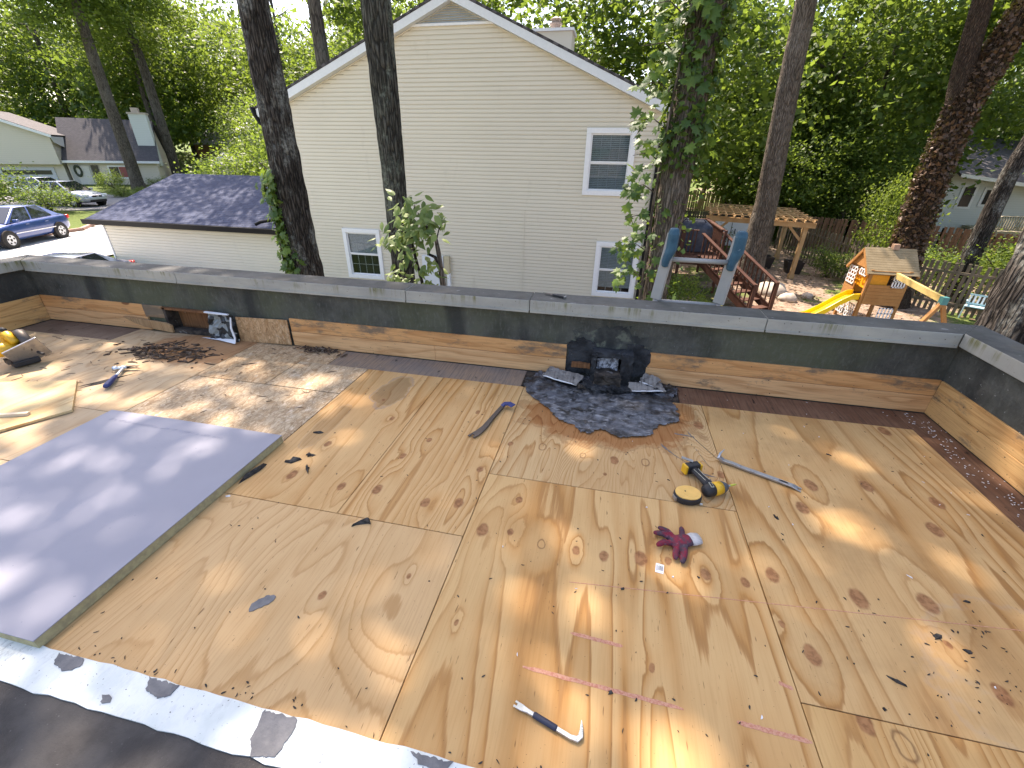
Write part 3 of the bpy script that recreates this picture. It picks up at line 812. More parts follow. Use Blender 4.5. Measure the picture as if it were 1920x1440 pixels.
# claw hammer
hm = thing('claw_hammer', 'claw hammer with blue grip lying on the plywood', 'hammer', (-3.36, 2.1, 0))
hd = Vector((-0.19, 0.30, 0)).normalized(); hs = Vector((hd.y, -hd.x, 0))
p0 = Vector((-3.262, 1.985, 0.024))
b = MB(); b.tube([p0 - hd * 0.005, p0 + hd * 0.02, p0 + hd * 0.08, p0 + hd * 0.14, p0 + hd * 0.17], [0.014, 0.021, 0.019, 0.017, 0.014], 14, flat=0.8); b.build('grip', M['blue'], hm, smooth=True)
b = MB(); b.tube([p0 + hd * 0.165, p0 + hd * 0.24, p0 + hd * 0.315], [0.011, 0.010, 0.013], 10, flat=0.75); b.build('shaft', M['chrome'], hm, smooth=True)
hc = p0 + hd * 0.315
b = MB(); b.tube([hc - hs * 0.065, hc - hs * 0.04, hc - hs * 0.038, hc - hs * 0.015, hc + hs * 0.02], [0.0185, 0.0185, 0.012, 0.014, 0.015], 14); b.build('hammer_head', M['chrome'], hm, smooth=True)
for k in (-1, 1):
    b = MB(); b.tube([hc + hs * 0.018 + Vector((0, 0, 0.006 * k)), hc + hs * 0.06 + Vector((0, 0, 0.008 * k)) - hd * 0.006, hc + hs * 0.105 + Vector((0, 0, 0.010 * k)) - hd * 0.022], [0.010, 0.008, 0.003], 8, flat=0.6); b.build('claw', M['dmetal'], hm, smooth=True)

# circular saw at the left edge
sw = thing('circular_saw', 'yellow circular saw lying on the plywood', 'circular saw', (-4.5, 2.13, 0))
S0 = frame(-4.17, 2.16, 0.13, math.radians(-18))
b = MB(); b.box(-0.006, 0.006, -0.11, 0.10, -0.122, 0.06, S0 @ Matrix.Rotation(0.42, 4, 'Y') @ Matrix.Rotation(0.35, 4, 'X')); b.build('base_plate', M['metal'], sw, bevel=0.003)
b = MB(); b.lathe([(0.02, -0.03), (0.095, -0.028), (0.102, 0), (0.095, 0.028), (0.02, 0.03)], 28, S0 @ Matrix.Translation((-0.09, 0.03, 0.03)) @ Matrix.Rotation(1.57, 4, 'X')); b.build('blade_guard', M['dmetal'], sw, smooth=True)
b = MB(); b.lathe([(0.001, -0.075), (0.03, -0.072), (0.046, -0.05), (0.05, 0.02), (0.05, 0.075)], 20, S0 @ Matrix.Translation((-0.10, -0.07, 0.01)) @ Matrix.Rotation(1.57, 4, 'X')); b.build('motor_housing', M['yellow'], sw, smooth=True)
b = MB(); b.tube([S0 @ Vector(p) for p in ((-0.05, -0.02, 0.05), (-0.12, -0.03, 0.105), (-0.20, -0.03, 0.10), (-0.26, -0.03, 0.02), (-0.20, -0.03, -0.05), (-0.12, -0.03, -0.04))], [0.028, 0.03, 0.028, 0.03, 0.026, 0.03], 12); b.build('handle', M['yellow'], sw, smooth=True)
b = MB(); b.tube([S0 @ Vector(p) for p in ((-0.13, -0.03, 0.137), (-0.19, -0.03, 0.131))], [0.017, 0.017], 10); b.build('grip_pad', M['black'], sw, smooth=True)
b = MB(); b.lathe([(0.02, -0.004), (0.034, -0.003), (0.034, 0.003), (0.02, 0.004)], 16, S0 @ Matrix.Translation((-0.10, -0.146, 0.01)) @ Matrix.Rotation(1.57, 4, 'X')); b.build('vent_cap', M['black'], sw)
b = MB(); b.cbox((-0.08, -0.02, -0.10), (0.13, 0.15, 0.04), S0); b.build('shoe', M['black'], sw, bevel=0.006)
b = MB(); b.tube([S0 @ Vector((0.03, 0.05, -0.03)), S0 @ Vector((0.10, 0.06, -0.035))], 0.009, 8); b.build('depth_knob', M['black'], sw)
for k in range(4):
    b = MB(); b.cbox((-0.11 + 0.022 * k, -0.105, -0.075), (0.009, 0.02, 0.035), S0); b.build('rib', M['dmetal'], sw)

# pry bars -------------------------------------------------------------
def flatbar(path, wid, thk, lat=None):
    """ribbon of given width and thickness following a path; lat = lateral direction"""
    b = MB(); path = [Vector(p) for p in path]; vs = []; n = len(path)
    for i, p in enumerate(path):
        t = (path[min(i + 1, n - 1)] - path[max(i - 1, 0)]).normalized()
        l = lat if lat else Vector((0, 0, 1)).cross(t).normalized()
        l = (l - t * l.dot(t)).normalized(); u = t.cross(l)
        w, h = wid[i] / 2, thk[i] / 2
        vs += [p - l * w - u * h, p + l * w - u * h, p + l * w + u * h, p - l * w + u * h]
    fs = [(3, 2, 1, 0)]
    for i in range(n - 1):
        for k in range(4):
            fs.append((4 * i + k, 4 * i + (k + 1) % 4, 4 * i + 4 + (k + 1) % 4, 4 * i + 4 + k))
    fs.append(tuple(4 * (n - 1) + k for k in range(4)))
    b.add(vs, fs); return b
pb1 = thing('pry_bar', 'dark flat pry bar with a blue hooked end left of the tar patch', 'pry bar', (-0.58, 2.2, 0), group='pry bars on the deck')
d1 = Vector((0.085, 0.37, 0)).normalized(); s1 = Vector((d1.y, -d1.x, 0)); a1 = Vector((-0.635, 2.03, 0.004))
flatbar([a1 - s1 * 0.01 + Vector((0, 0, .006)), a1 + d1 * 0.035 - s1 * 0.002 + Vector((0, 0, .005)), a1 + d1 * 0.10 + s1 * 0.006 + Vector((0, 0, .006)), a1 + d1 * 0.22 + Vector((0, 0, .008)), a1 + d1 * 0.355 - s1 * 0.002 + Vector((0, 0, .010))],
        [0.048, 0.044, 0.034, 0.026, 0.026], [0.004, 0.007, 0.010, 0.012, 0.013]).build('bar', M['dmetal'], pb1, bevel=0.0015)
for k in (-1, 1):
    b = MB(); b.bar(a1 - s1 * 0.012 + s1 * 0.016 * k + Vector((0, 0, .006)), a1 - d1 * 0.024 - s1 * 0.018 + s1 * 0.016 * k + Vector((0, 0, .005)), 0.015, 0.005); b.build('claw_tooth', M['dmetal'], pb1)
e1 = a1 + d1 * 0.36
flatbar([e1 - s1 * 0.004 + Vector((0, 0, .012)), e1 + d1 * 0.018 + s1 * 0.006 + Vector((0, 0, .024)), e1 + d1 * 0.022 + s1 * 0.035 + Vector((0, 0, .032)), e1 + d1 * 0.012 + s1 * 0.072 + Vector((0, 0, .028))],
        [0.028, 0.034, 0.040, 0.044], [0.014, 0.013, 0.010, 0.006]).build('hooked_end', M['blue'], pb1, bevel=0.0015)

pb2 = thing('pry_bar', 'long grey pry bar with an upturned claw and a slot right of the drill', 'pry bar', (0.9, 2.05, 0), group='pry bars on the deck')
d2 = Vector((0.335, -0.15, 0)).normalized(); s2 = Vector((-d2.y, d2.x, 0)); a2 = Vector((0.742, 2.108, 0.012))
flatbar([a2, a2 + d2 * 0.05 + Vector((0, 0, .004)), a2 + d2 * 0.10, a2 + d2 * 0.28, a2 + d2 * 0.335, a2 + d2 * 0.362 + Vector((0, 0, -.004))], [0.026, 0.024, 0.024, 0.026, 0.030, 0.034], [0.016, 0.014, 0.013, 0.012, 0.008, 0.004]).build('bar', M['metal'], pb2, bevel=0.002)
flatbar([a2 + d2 * 0.004 + Vector((0, 0, .002)), a2 - d2 * 0.018 + s2 * 0.004 + Vector((0, 0, .012)), a2 - d2 * 0.020 + s2 * 0.012 + Vector((0, 0, .032)), a2 - d2 * 0.006 + s2 * 0.022 + Vector((0, 0, .060))], [0.028, 0.030, 0.020, 0.004], [0.016, 0.016, 0.010, 0.003], lat=s2).build('claw', M['metal'], pb2, bevel=0.0015)
b = MB(); b.prism([(x * 0.022 + 0.0, y * 0.0042) for x, y in [(math.cos(t) if abs(math.cos(t)) > .3 else math.cos(t), math.sin(t)) for t in [i * math.pi / 8 for i in range(16)]]], 0.0, 0.0012, frame(a2.x + d2.x * 0.295, a2.y + d2.y * 0.295, 0.0188, math.atan2(d2.y, d2.x))); b.build('slot', M['core'], pb2)
for k in (-1, 1):
    b = MB(); b.bar(a2 + d2 * 0.358 + s2 * 0.011 * k + Vector((0, 0, -.006)), a2 + d2 * 0.378 + s2 * 0.013 * k + Vector((0, 0, -.008)), 0.011, 0.003); b.build('claw_tooth', M['metal'], pb2)

pb3 = thing('pry_bar', 'small bright pry bar with dark navy grip near the front of the deck', 'pry bar', (-0.02, 0.665, 0), group='pry bars on the deck')
d3 = Vector((0.186, -0.054, 0)).normalized(); s3_ = Vector((-d3.y, d3.x, 0)); a3 = Vector((-0.112, 0.697, 0.008))
flatbar([a3, a3 + d3 * 0.018, a3 + d3 * 0.034, a3 + d3 * 0.058], [0.019, 0.018, 0.012, 0.011], [0.004, 0.006, 0.009, 0.010]).build('claw_end', M['chrome'], pb3, bevel=0.0012)
for k in (-1, 1):
    b = MB(); b.bar(a3 + s3_ * 0.0062 * k, a3 - d3 * 0.009 + s3_ * 0.007 * k, 0.0062, 0.003); b.build('claw_tooth', M['chrome'], pb3)
b = MB(); b.tube([a3 + d3 * 0.054 + Vector((0, 0, .002)), a3 + d3 * 0.058 + Vector((0, 0, .002)), a3 + d3 * 0.125 + Vector((0, 0, .002)), a3 + d3 * 0.129 + Vector((0, 0, .002))], [0.0075, 0.0092, 0.0092, 0.0075], 12, flat=0.8); b.build('grip', M['navy'], pb3, smooth=True)
e3 = a3 + d3 * 0.126
flatbar([e3, e3 + d3 * 0.045, e3 + d3 * 0.064 + s3_ * 0.004, e3 + d3 * 0.070 + s3_ * 0.016, e3 + d3 * 0.066 + s3_ * 0.034, e3 + d3 * 0.058 + s3_ * 0.056], [0.011, 0.012, 0.015, 0.014, 0.009, 0.002], [0.010, 0.010, 0.010, 0.010, 0.008, 0.004], lat=None).build('hook', M['chrome'], pb3, bevel=0.0012)

# impact driver lying on its side -----------------------------------------
dr = thing('cordless_drill', 'black and yellow cordless drill without battery lying on the plywood', 'drill', (0.62, 1.88, 0))
da = math.atan2(0.48, 0.88)
F = frame(0.648, 1.826, 0.034, da)
RX = F @ Matrix.Rotation(math.pi / 2, 4, 'Y')
b = MB(); b.lathe([(0.012, -0.062), (0.026, -0.058), (0.032, -0.045), (0.033, -0.012)], 22, RX); b.build('rear_housing', M['black'], dr, smooth=True)
b = MB(); b.lathe([(0.0335, -0.0125), (0.034, 0.010), (0.032, 0.034)], 22, RX); b.build('gear_housing', M['yellow'], dr, smooth=True)
M['rubbergrey'] = flat('grey_rubber', (0.075, 0.08, 0.085), 0.6)
b = MB(); b.lathe([(0.0325, 0.034), (0.031, 0.044), (0.022, 0.062), (0.016, 0.070), (0.010, 0.076)], 22, RX); b.build('nose_bumper', M['rubbergrey'], dr, smooth=True)
b = MB(); b.lathe([(0.006, 0.075), (0.006, 0.088)], 10, RX); b.build('collet', M['metal'], dr)
b = MB(); b.lathe([(0.0042, 0.086), (0.0048, 0.092), (0.0048, 0.118), (0.002, 0.128)], 8, RX); b.build('driver_bit', flat('lime_bit', (0.50, 0.52, 0.06), 0.35), dr)
hv = Vector((-0.46, 0.888, 0)).normalized()
hb = Vector((0.628, 1.842, 0.034))
b = MB(); b.tube([hb, hb + hv * 0.03, hb + hv * 0.07, hb + hv * 0.11, hb + hv * 0.135], [0.025, 0.022, 0.0195, 0.0205, 0.024], 14, flat=0.85); b.build('handle', M['black'], dr, smooth=True)
bc = hb + hv * 0.148
sv = Vector((hv.y, -hv.x, 0))
b = MB(); b.cbox(bc + sv * 0.004, (0.075, 0.038, 0.054), None, math.atan2(sv.y, sv.x)); b.build('battery_foot', M['black'], dr, bevel=0.006)
b = MB(); b.cbox(bc - sv * 0.040, (0.014, 0.040, 0.050), None, math.atan2(sv.y, sv.x)); b.build('foot_cap', M['yellow'], dr, bevel=0.004)
b = MB(); b.cbox(bc + sv * 0.046 - hv * 0.004, (0.012, 0.036, 0.046), None, math.atan2(sv.y, sv.x)); b.build('foot_cap', M['yellow'], dr, bevel=0.004)
b = MB(); b.bar(bc + hv * 0.012 + sv * 0.012 + Vector((0, 0, .030)), bc + hv * 0.052 - sv * 0.032 + Vector((0, 0, .036)), 0.020, 0.003); b.build('belt_hook', M['metal'], dr)
M['pipe'] = flat('pale_piping', (0.42, 0.42, 0.34), 0.6)
for k in (-1, 1):
    b = MB(); b.tube([hb + hv * 0.025 + sv * 0.012 * k + Vector((0, 0, .0195)), hb + hv * 0.07 + sv * 0.010 * k + Vector((0, 0, .0168)), hb + hv * 0.115 + sv * 0.013 * k + Vector((0, 0, .0172))], 0.0012, 5); b.build('piping', M['pipe'], dr)
b = MB(); b.cbox((-0.028, -0.0, 0.0325), (0.034, 0.014, 0.003), F, rz=1.3); b.build('badge', M['pipe'], dr)
b = MB(); b.cbox((-0.028, -0.0, 0.0335), (0.029, 0.009, 0.003), F, rz=1.3); b.build('badge_face', M['black'], dr)
b = MB(); b.tube([hb + hv * 0.018 + sv * 0.020, hb + hv * 0.040 + sv * 0.030], [0.008, 0.006], 8); b.build('trigger', M['rubbergrey'], dr)

# tape measure: yellow oval case in a black rubber rim
tp = thing('tape_measure', 'round yellow tape measure in black rim beside the drill', 'tape measure', (0.518, 1.76, 0))
TF = frame(0.518, 1.765, 0.0, 0.25)
prof = []
for i in range(36):
    t = 2 * math.pi * i / 36
    r = 0.058 * (1.0 + 0.06 * math.cos(2 * t)); x, y = r * math.cos(t), r * 0.98 * math.sin(t)
    if x < -0.035 and y > -0.05: x -= 0.006
    prof.append((x, y))
b = MB(); b.prism([(x * 1.03, y * 1.03) for x, y in prof], 0.002, 0.034, TF); b.build('rim', M['black'], tp, bevel=0.006)
b = MB(); b.prism([(x * 0.95, y * 0.95) for x, y in prof], 0.0335, 0.040, TF); b.build('case_face', M['tapeyellow'], tp, bevel=0.004)
b = MB(); b.lathe([(0.030, 0.0398), (0.034, 0.0412), (0.036, 0.0398)], 30, TF @ Matrix.Translation((0.008, 0, 0)), caps=False); b.build('face_ring', M['tapeyellow'], tp, smooth=True)
b = MB(); b.lathe([(0.0004, 0.0424), (0.003, 0.042), (0.0035, 0.0395)], 10, TF @ Matrix.Translation((-0.015, 0.008, 0))); b.build('screw', M['dmetal'], tp)
b = MB(); b.cbox((-0.066, -0.008, 0.016), (0.014, 0.030, 0.018), TF); b.build('blade_hook', M['metal'], tp)
b = MB(); b.cbox((0.045, -0.052, 0.008), (0.012, 0.008, 0.008), TF); b.build('clip', M['chrome'], tp)

# work glove ---------------------------------------------------------------
gl = thing('work_glove', 'dirty red and purple work glove lying palm down', 'glove', (0.44, 1.45, 0))
m = N('dirty_red_glove'); a = m.noise(30, 5, 0.65); c = m.noise(90, 4, 0.6)
col = m.mix(m.rng(a, 0.40, 0.60), (0.21, 0.022, 0.040), (0.062, 0.042, 0.058)); col = m.mix(m.rng(c, 0.60, 0.72, 0, 0.7), col, (0.20, 0.17, 0.20))
m.bump(c, 0.6, 0.004); M['glove'] = m.done(col, 0.85, 0, 0.2)
b = MB()
pc = Vector((0.440, 1.455, 0.016))
b.tube([(0.500, 1.485, 0.014), (0.47, 1.47, 0.018), (0.43, 1.448, 0.019), (0.405, 1.44, 0.014)], [0.026, 0.034, 0.036, 0.024], 14, flat=0.5)
for path, r in (([(0.42, 1.475, .017), (0.395, 1.500, .024), (0.360, 1.525, .014)], .0125),
                ([(0.415, 1.46, .017), (0.375, 1.478, .026), (0.338, 1.490, .013)], .0130),
                ([(0.415, 1.44, .017), (0.375, 1.432, .025), (0.345, 1.418, .013)], .0130),
                ([(0.43, 1.425, .017), (0.418, 1.390, .026), (0.415, 1.358, .013)], .0130),
                ([(0.46, 1.435, .017), (0.452, 1.390, .024), (0.440, 1.345, .014)], .0140),
                ([(0.455, 1.48, .017), (0.458, 1.515, .022), (0.462, 1.548, .012)], .0120)):
    if r == .0140: pass
    P = [Vector(p) for p in path]
    b.tube([P[0], P[0].lerp(P[1], .5), P[1], P[1].lerp(P[2], .6), P[2]], [r, r * 1.05, r * 1.05, r * .98, r * .6], 10, flat=0.85)
o = b.build('glove_shell', M['glove'], gl, smooth=True)
q = o.modifiers.new('re', 'REMESH'); q.mode = 'VOXEL'; q.voxel_size = 0.003; q.use_smooth_shade = True
q = o.modifiers.new('sm', 'SMOOTH'); q.factor = 0.5; q.iterations = 3
b = MB(); b.tube([(0.487, 1.478, 0.015), (0.505, 1.487, 0.016), (0.528, 1.497, 0.014)], [0.031, 0.033, 0.029], 14, flat=0.5); b.build('knit_cuff', mat_noise('grey_knit', (0.50, 0.48, 0.47), (0.62, 0.60, 0.58), 60, rough=0.9, bump=0.6, stretch=(1, 3, 1)), gl, smooth=True)

# sticker -----------------------------------------------------------------
stk = thing('paper_sticker', 'small white printed sticker below the work glove', 'sticker', (0.35, 1.308, 0))
SF = frame(0.351, 1.309, 0, -0.15)
b = MB(); b.cbox((0, 0, 0.0012), (0.032, 0.046, 0.0012), SF); b.build('paper', M['white'], stk)
b = MB()
for k in range(7): b.cbox((-0.002 + 0.0024 * k, 0.002, 0.0021), (0.0010 + 0.0004 * (k % 3), 0.024, 0.0004), SF)
for k in range(3): b.cbox((-0.0115 + 0.0035 * k, 0.0, 0.0021), (0.0012, 0.030 - 0.004 * k, 0.0004), SF)
b.build('print_lines', flat('sticker_ink', (0.12, 0.12, 0.13), 0.7), stk)

# folding knife on the coping -------------------------------------------------
kn = thing('folding_knife', 'dark folding knife lying on the coping', 'knife', (-0.33, 3.08, 0.57))
K = frame(-0.335, 3.08, 0.5755, -0.42)
b = MB(); b.cbox((0.035, 0, 0.006), (0.10, 0.026, 0.014), K); b.build('handle', M['black'], kn, bevel=0.004)
b = MB(); b.prism([(-0.015, -0.010), (-0.015, 0.010), (-0.075, 0.012), (-0.100, 0.002), (-0.07, -0.009)], 0.003, 0.006, K); b.build('blade', M['dmetal'], kn)
b = MB(); b.cbox((0.086, 0, 0.006), (0.010, 0.024, 0.012), K); b.build('end_cap', M['metal'], kn)

# red chalk marks -----------------------------------------------------------
m = N('red_chalk'); a = m.noise(120, 4, 0.7)
M['chalk'] = m.done(m.mix(m.rng(a, 0.35, 0.65), (0.50, 0.20, 0.13), (0.60, 0.33, 0.22)), 0.9, 0, 0.1)
for (p, q, w, lab) in (((0.024, 0.961), (0.202, 0.953), 0.013, 'short faint red chalk stripe, the farther of the two beside each other'),
                  ((-0.118, 0.814), (0.38, 0.799), 0.013, 'longest red chalk stripe on the near plywood'),
                  ((0.686, 0.944), (0.725, 0.934), 0.012, 'tiny red chalk stripe ending at a sheet joint'),
                  ((0.53, 0.798), (0.729, 0.791), 0.014, 'red chalk stripe near the right front sheet joint')):
    b = MB(); r_ = random.Random(int(p[0] * 1000)); n = 26; up = []; dn = []
    for i in range(n + 1):
        t = i / n; x = p[0] + (q[0] - p[0]) * t; y = p[1] + (q[1] - p[1]) * t
        e = min(1, 8 * min(t, 1 - t) + .35)
        up.append((x, y + w / 2 * e + r_.uniform(-.0012, .0012))); dn.append((x, y - w / 2 * e + r_.uniform(-.0012, .0012)))
    b.prism(up[::-1] + dn, 0.0003, 0.0007)
    tag(b.build('chalk_stripe', M['chalk']), lab, 'chalk mark', 'red chalk stripes')
b = MB(); b.bar((0.0, 1.165, 0.0006), (1.95, 1.36, 0.0006), 0.0025, 0.0005)
tag(b.build('chalk_line', M['chalk']), 'thin snapped red chalk line across the right sheets', 'chalk line')

# scratches left by the dragged bar -------------------------------------------
M['scratch'] = flat('grey_scrape', (0.16, 0.15, 0.14), 0.9)
for i, (path, w) in enumerate(([[(0.43, 2.20), (0.49, 2.12), (0.55, 2.06)], [.030, .012, .004]], [[(0.60, 2.37), (0.66, 2.25), (0.725, 2.13)], [.030, .008, .006]], [[(0.62, 2.20), (0.645, 2.12), (0.668, 2.05)], [.004, .005, .014]], [[(0.60, 1.985), (0.65, 1.972), (0.69, 1.965)], [.014, .012, .003]], [[(0.52, 2.34), (0.58, 2.335), (0.63, 2.33)], [.010, .012, .008]])):
    up = [(x, y + v / 2) for (x, y), v in zip(path, w)]; dn = [(x + .004, y - v / 2) for (x, y), v in zip(path, w)]
    b = blob(up[::-1] + dn, 0.0004, 0.0009, 0.008, i + 40, 0.0018)
    tag(b.build('scrape_mark', M['scratch']), ['dark scrape mark leading from the tar patch to the drill', 'long dark scrape mark leading to the claw of the grey pry bar', 'short dark scrape mark ending in a blot left of the grey pry bar', 'dark smudge right beside the drill foot', 'short dark scrape mark touching the right edge of the tar stain'][i], 'scrape mark', 'scrape marks by the tar patch')

# black chips and scraps -------------------------------------------------------
def chip(x, y, L, w, ang, mat, z=0.0, h=0.006, sd=0, lift=0.0):
    """ragged crumpled scrap: irregular outline, faceted top"""
    r = random.Random(sd); n = r.choice((7, 9, 11)); pts = []
    angs = sorted(r.uniform(0, 6.28) for _ in range(n))
    for t in angs:
        rr = r.choice((.45, .7, .95, 1.15)) * r.uniform(.85, 1.1)
        pts.append((L / 2 * math.cos(t) * rr, w / 2 * math.sin(t) * rr))
    M_ = frame(x, y, z, ang); b = MB()
    top = [(px * .8, py * .8, h * r.uniform(.25, 1.0)) for px, py in pts]; bot = [(px, py, .0006) for px, py in pts]
    c = [(r.uniform(-.1, .1) * L, r.uniform(-.1, .1) * w, h * r.uniform(.5, 1.1))]
    b.add(bot + top + c, [tuple(range(n))[::-1]] + [(i, (i + 1) % n, n + (i + 1) % n, n + i) for i in range(n)] + [(n + i, n + (i + 1) % n, 2 * n) for i in range(n)], M_)
    return b
M['chip'] = mat_noise('black_tar_chip', (0.018, 0.017, 0.016), (0.06, 0.055, 0.05), 60, rough=0.8, bump=0.6)
big = [(-0.942, 1.264, .085, .06, .4, 'black triangular tar scrap at the joint of two sheets'), (-1.517, 1.583, .10, .07, .2, 'black crumpled tar lump near the lilac board'),
       (-1.46, 1.65, .06, .04, .1, 'small dark triangular chip behind the tar lump near the lilac board'), (-1.405, 1.541, .075, .022, -.9, 'thin dark sliver right of the tar lump near the lilac board'),
       (-1.655, 1.44, .19, .045, 1.3, 'long dark crumbly sliver along the lilac board edge'), (-1.555, 1.849, .07, .018, .2, 'thin dark stick near the strand board corner'),
       (0.501, 1.30, .02, .012, .4, 'tiny black chip below the work glove'), (0.203, 1.178, .022, .016, .9, 'black chip left of the sticker'), (0.164, 0.799, .022, .018, .2, 'round black chip on the longest red stripe'),
       (1.285, 1.23, .05, .035, .5, 'black ragged chip on the right front sheet'), (1.346, 1.193, .035, .03, .8, 'black square chip right of the ragged chip'), (1.057, 1.032, .06, .016, -.6, 'brown bark sliver on the right front sheet'),
       (1.473, 1.416, .035, .014, -.3, 'black elongated chip near the right chalk line'), (0.906, 1.726, .035, .018, -1.0, 'black oval chip below the grey pry bar'), (0.976, 0.932, .016, .012, .3, 'black chip by the front right sheet joint'),
       (1.35, 2.32, .035, .012, -.5, 'dark leaf shard on the sheet near the right wall'), (-3.60, 2.33, .035, .03, .3, 'dark pebble-like chip left of the hammer'), (-2.18, 2.91, .05, .035, .4, 'dark crumb on the strand board near the wall')]
for i, (x, y, L, w, a, lab) in enumerate(big):
    b = chip(x, y, L, w, a, None, 0.0, 0.003 + L * 0.14, i + 3, 1.0)
    tag(b.build('tar_chip', M['chip']), lab, 'tar chip', 'dark chips on the deck')
b = chip(1.334, 1.49, .035, .010, -.9, None, 0, .003, 77); tag(b.build('white_scrap', M['white']), 'white curl of scrap on the right sheet', 'scrap')
b = chip(-1.755 + .1, 1.275, .03, .016, .2, None, 0, .003, 78); tag(b.build('white_scrap', M['white']), 'white torn scrap at the lilac board edge', 'scrap')
b = chip(-3.40, 2.08, .34, .08, 0.95, None, 0, .005, 79); tag(b.build('bark_flake', M['char']), 'long dark wood flake under the hammer', 'wood flake')

def splinters(name, label, pts, Lr, mat, seed, wr=(.004, .012), hz=.004, main=None):
    r = random.Random(seed); b = MB()
    for (x, y, z) in pts:
        L = r.uniform(*Lr); w = r.uniform(*wr); a = (main + r.gauss(0, .75)) if main is not None else r.uniform(0, 6.3)
        c, s = math.cos(a), math.sin(a); h = r.uniform(.5, 1.0) * hz; t = r.uniform(-.25, .25)
        bend = r.uniform(-.35, .35) * L; k = r.uniform(.3, 1.0); vs = []
        for u, v in ((-1, -k * .5), (-.3, -1), (.45, -.8), (1, -.15), (1, .15), (.3, .9), (-.4, 1), (-1, k * .5)):
            X, Y = u * L / 2, v * w / 2 + bend * (u * u - .4) * .5
            vs.append((x + X * c - Y * s, y + X * s + Y * c, max(0.0006, z + X * t * (1 if z > .004 else 0))))
        n = len(vs); tp = [(px + r.uniform(-.1, .1) * w, py + r.uniform(-.1, .1) * w, pz + h * r.uniform(.4, 1.0)) for px, py, pz in vs]
        b.add(vs + tp, [tuple(range(n, 2 * n))] + [(i, (i + 1) % n, n + (i + 1) % n, n + i) for i in range(n)])
    o = b.build(name, mat); o['label'] = label; o['kind'] = 'stuff'; return o
r_ = random.Random(12)
pts = [(-3.42 + r_.gauss(0, .22), 2.60 + r_.gauss(0, .085), 0) for _ in range(210)]
pts = [(x, y, max(0.0008, 0.055 * math.exp(-((x + 3.42) / .2) ** 2 - ((y - 2.6) / .075) ** 2) * r_.random() + .001)) for x, y, _ in pts]
M['rot'] = mat_noise('rotten_wood', (0.035, 0.022, 0.015), (0.13, 0.08, 0.05), 18, rough=0.9, c3=(0.24, 0.19, 0.14), s3=24, lo3=.56, hi3=.66)
splinters('rotten_splinters', 'heap of dark rotten wood splinters on the left plywood', pts, (.012, .11), M['rot'], 1, (.005, .020), .010, main=0.25)
pts = [(-2.28 + r_.gauss(0, .09), 2.92 + r_.gauss(0, .025), r_.uniform(.001, .02)) for _ in range(70)]
splinters('rotten_crumbs', 'small pile of dark crumbs by the wall above the strand boards', pts, (.02, .07), M['rot'], 2, (.006, .014), .012)
pts = [(r_.uniform(-4.9, -3.1), r_.uniform(1.85, 2.8), .001) for _ in range(80)] + [(r_.uniform(-2.8, -1.8), r_.uniform(1.8, 2.9), .001) for _ in range(26)]
splinters('scattered_splinters', 'thin dark splinters scattered on the left sheets', pts, (.008, .07), M['rot'], 3, (.002, .008), .003, main=0.3)
pts = [(r_.uniform(-1.65, 1.95), r_.uniform(.45, 2.65), .001) for _ in range(210)] + [(1.35 + r_.gauss(0, .25), 1.12 + r_.gauss(0, .14), .001) for _ in range(70)] + [(r_.uniform(-1.7, .2), .535 + abs(r_.gauss(0, .018)), .001) for _ in range(40)]
splinters('fine_debris', 'fine dark debris scattered over the plywood', pts, (.002, .015), M['chip'], 4, (.0015, .0055), .003)
pts = [(r_.uniform(-.4, 2.1), r_.uniform(.6, 2.95), .001) for _ in range(35)] + [(2.07 + r_.gauss(0, .035), r_.uniform(1.6, 2.95), .001) for _ in range(150)]
splinters('white_flecks', 'tiny white flecks scattered over the right sheets and wall foot', pts, (.004, .014), M['white'], 5, (.002, .006), .003)

# ================================================================== SETTING
def sstep(a, b, x):
    t = min(1, max(0, (x - a) / (b - a))); return t * t * (3 - 2 * t)
def gz(x, y):
    z = -3.3 + 1.05 * sstep(-10, -19.5, x) + 0.32 * sstep(-28, -33, x)
    z += 3.0 * sstep(50, 110, math.hypot(x, y)) + 14 * sstep(120, 900, math.hypot(x, y))
    return z
def axis(lim, fine, step):
    a = list(np.arange(-fine, fine + .01, step)); d = step; v = fine
    out = []
    while v < lim:
        d *= 1.25; v += d; out.append(v)
    return [-q for q in out[::-1]] + a + out
AX = axis(1500, 70, 1.4)
V = [(x, y, gz(x, y) + 0.06 * noise.noise((x * .5, y * .5, 0)) * (1 if x > -5 else .3)) for y in AX for x in AX]
n_ = len(AX)
F_ = [(j * n_ + i, j * n_ + i + 1, (j + 1) * n_ + i + 1, (j + 1) * n_ + i) for j in range(n_ - 1) for i in range(n_ - 1)]
m = N('ground_soil_and_grass')
a = m.noise(0.35, 6, 0.65); b_ = m.noise(4.0, 6, 0.7); c = m.noise(28.0, 4, 0.7)
soil = m.mix(m.rng(b_, 0.35, 0.65), (0.20, 0.14, 0.10), (0.33, 0.25, 0.19))
soil = m.mix(m.rng(c, 0.58, 0.68, 0, .8), soil, (0.09, 0.06, 0.04))
grass = m.mix(m.rng(c, 0.35, 0.65), (0.06, 0.10, 0.022), (0.14, 0.17, 0.05))
xx = m.n('SeparateXYZ', {0: m.obj()}, out=0); yy = m.n('SeparateXYZ', {0: m.obj()}, out=1)
gm = m.math('ADD', a, m.math('ADD', m.rng(xx, -4, -16, 0, 0.22), m.rng(yy, 24, 34, 0, 0.10)))
col = m.mix(m.rng(gm, 0.52, 0.60), soil, grass)
m.bump(m.math('ADD', b_, c), 0.6, 0.05)
ground = bpy.data.objects.new('ground', np_mesh('ground', np.array(V), np.array(F_), m.done(col, 0.95, 0, 0.15), smooth=True))
COL.objects.link(ground); structure(ground, 'ground of bare soil, grass and leaf litter')
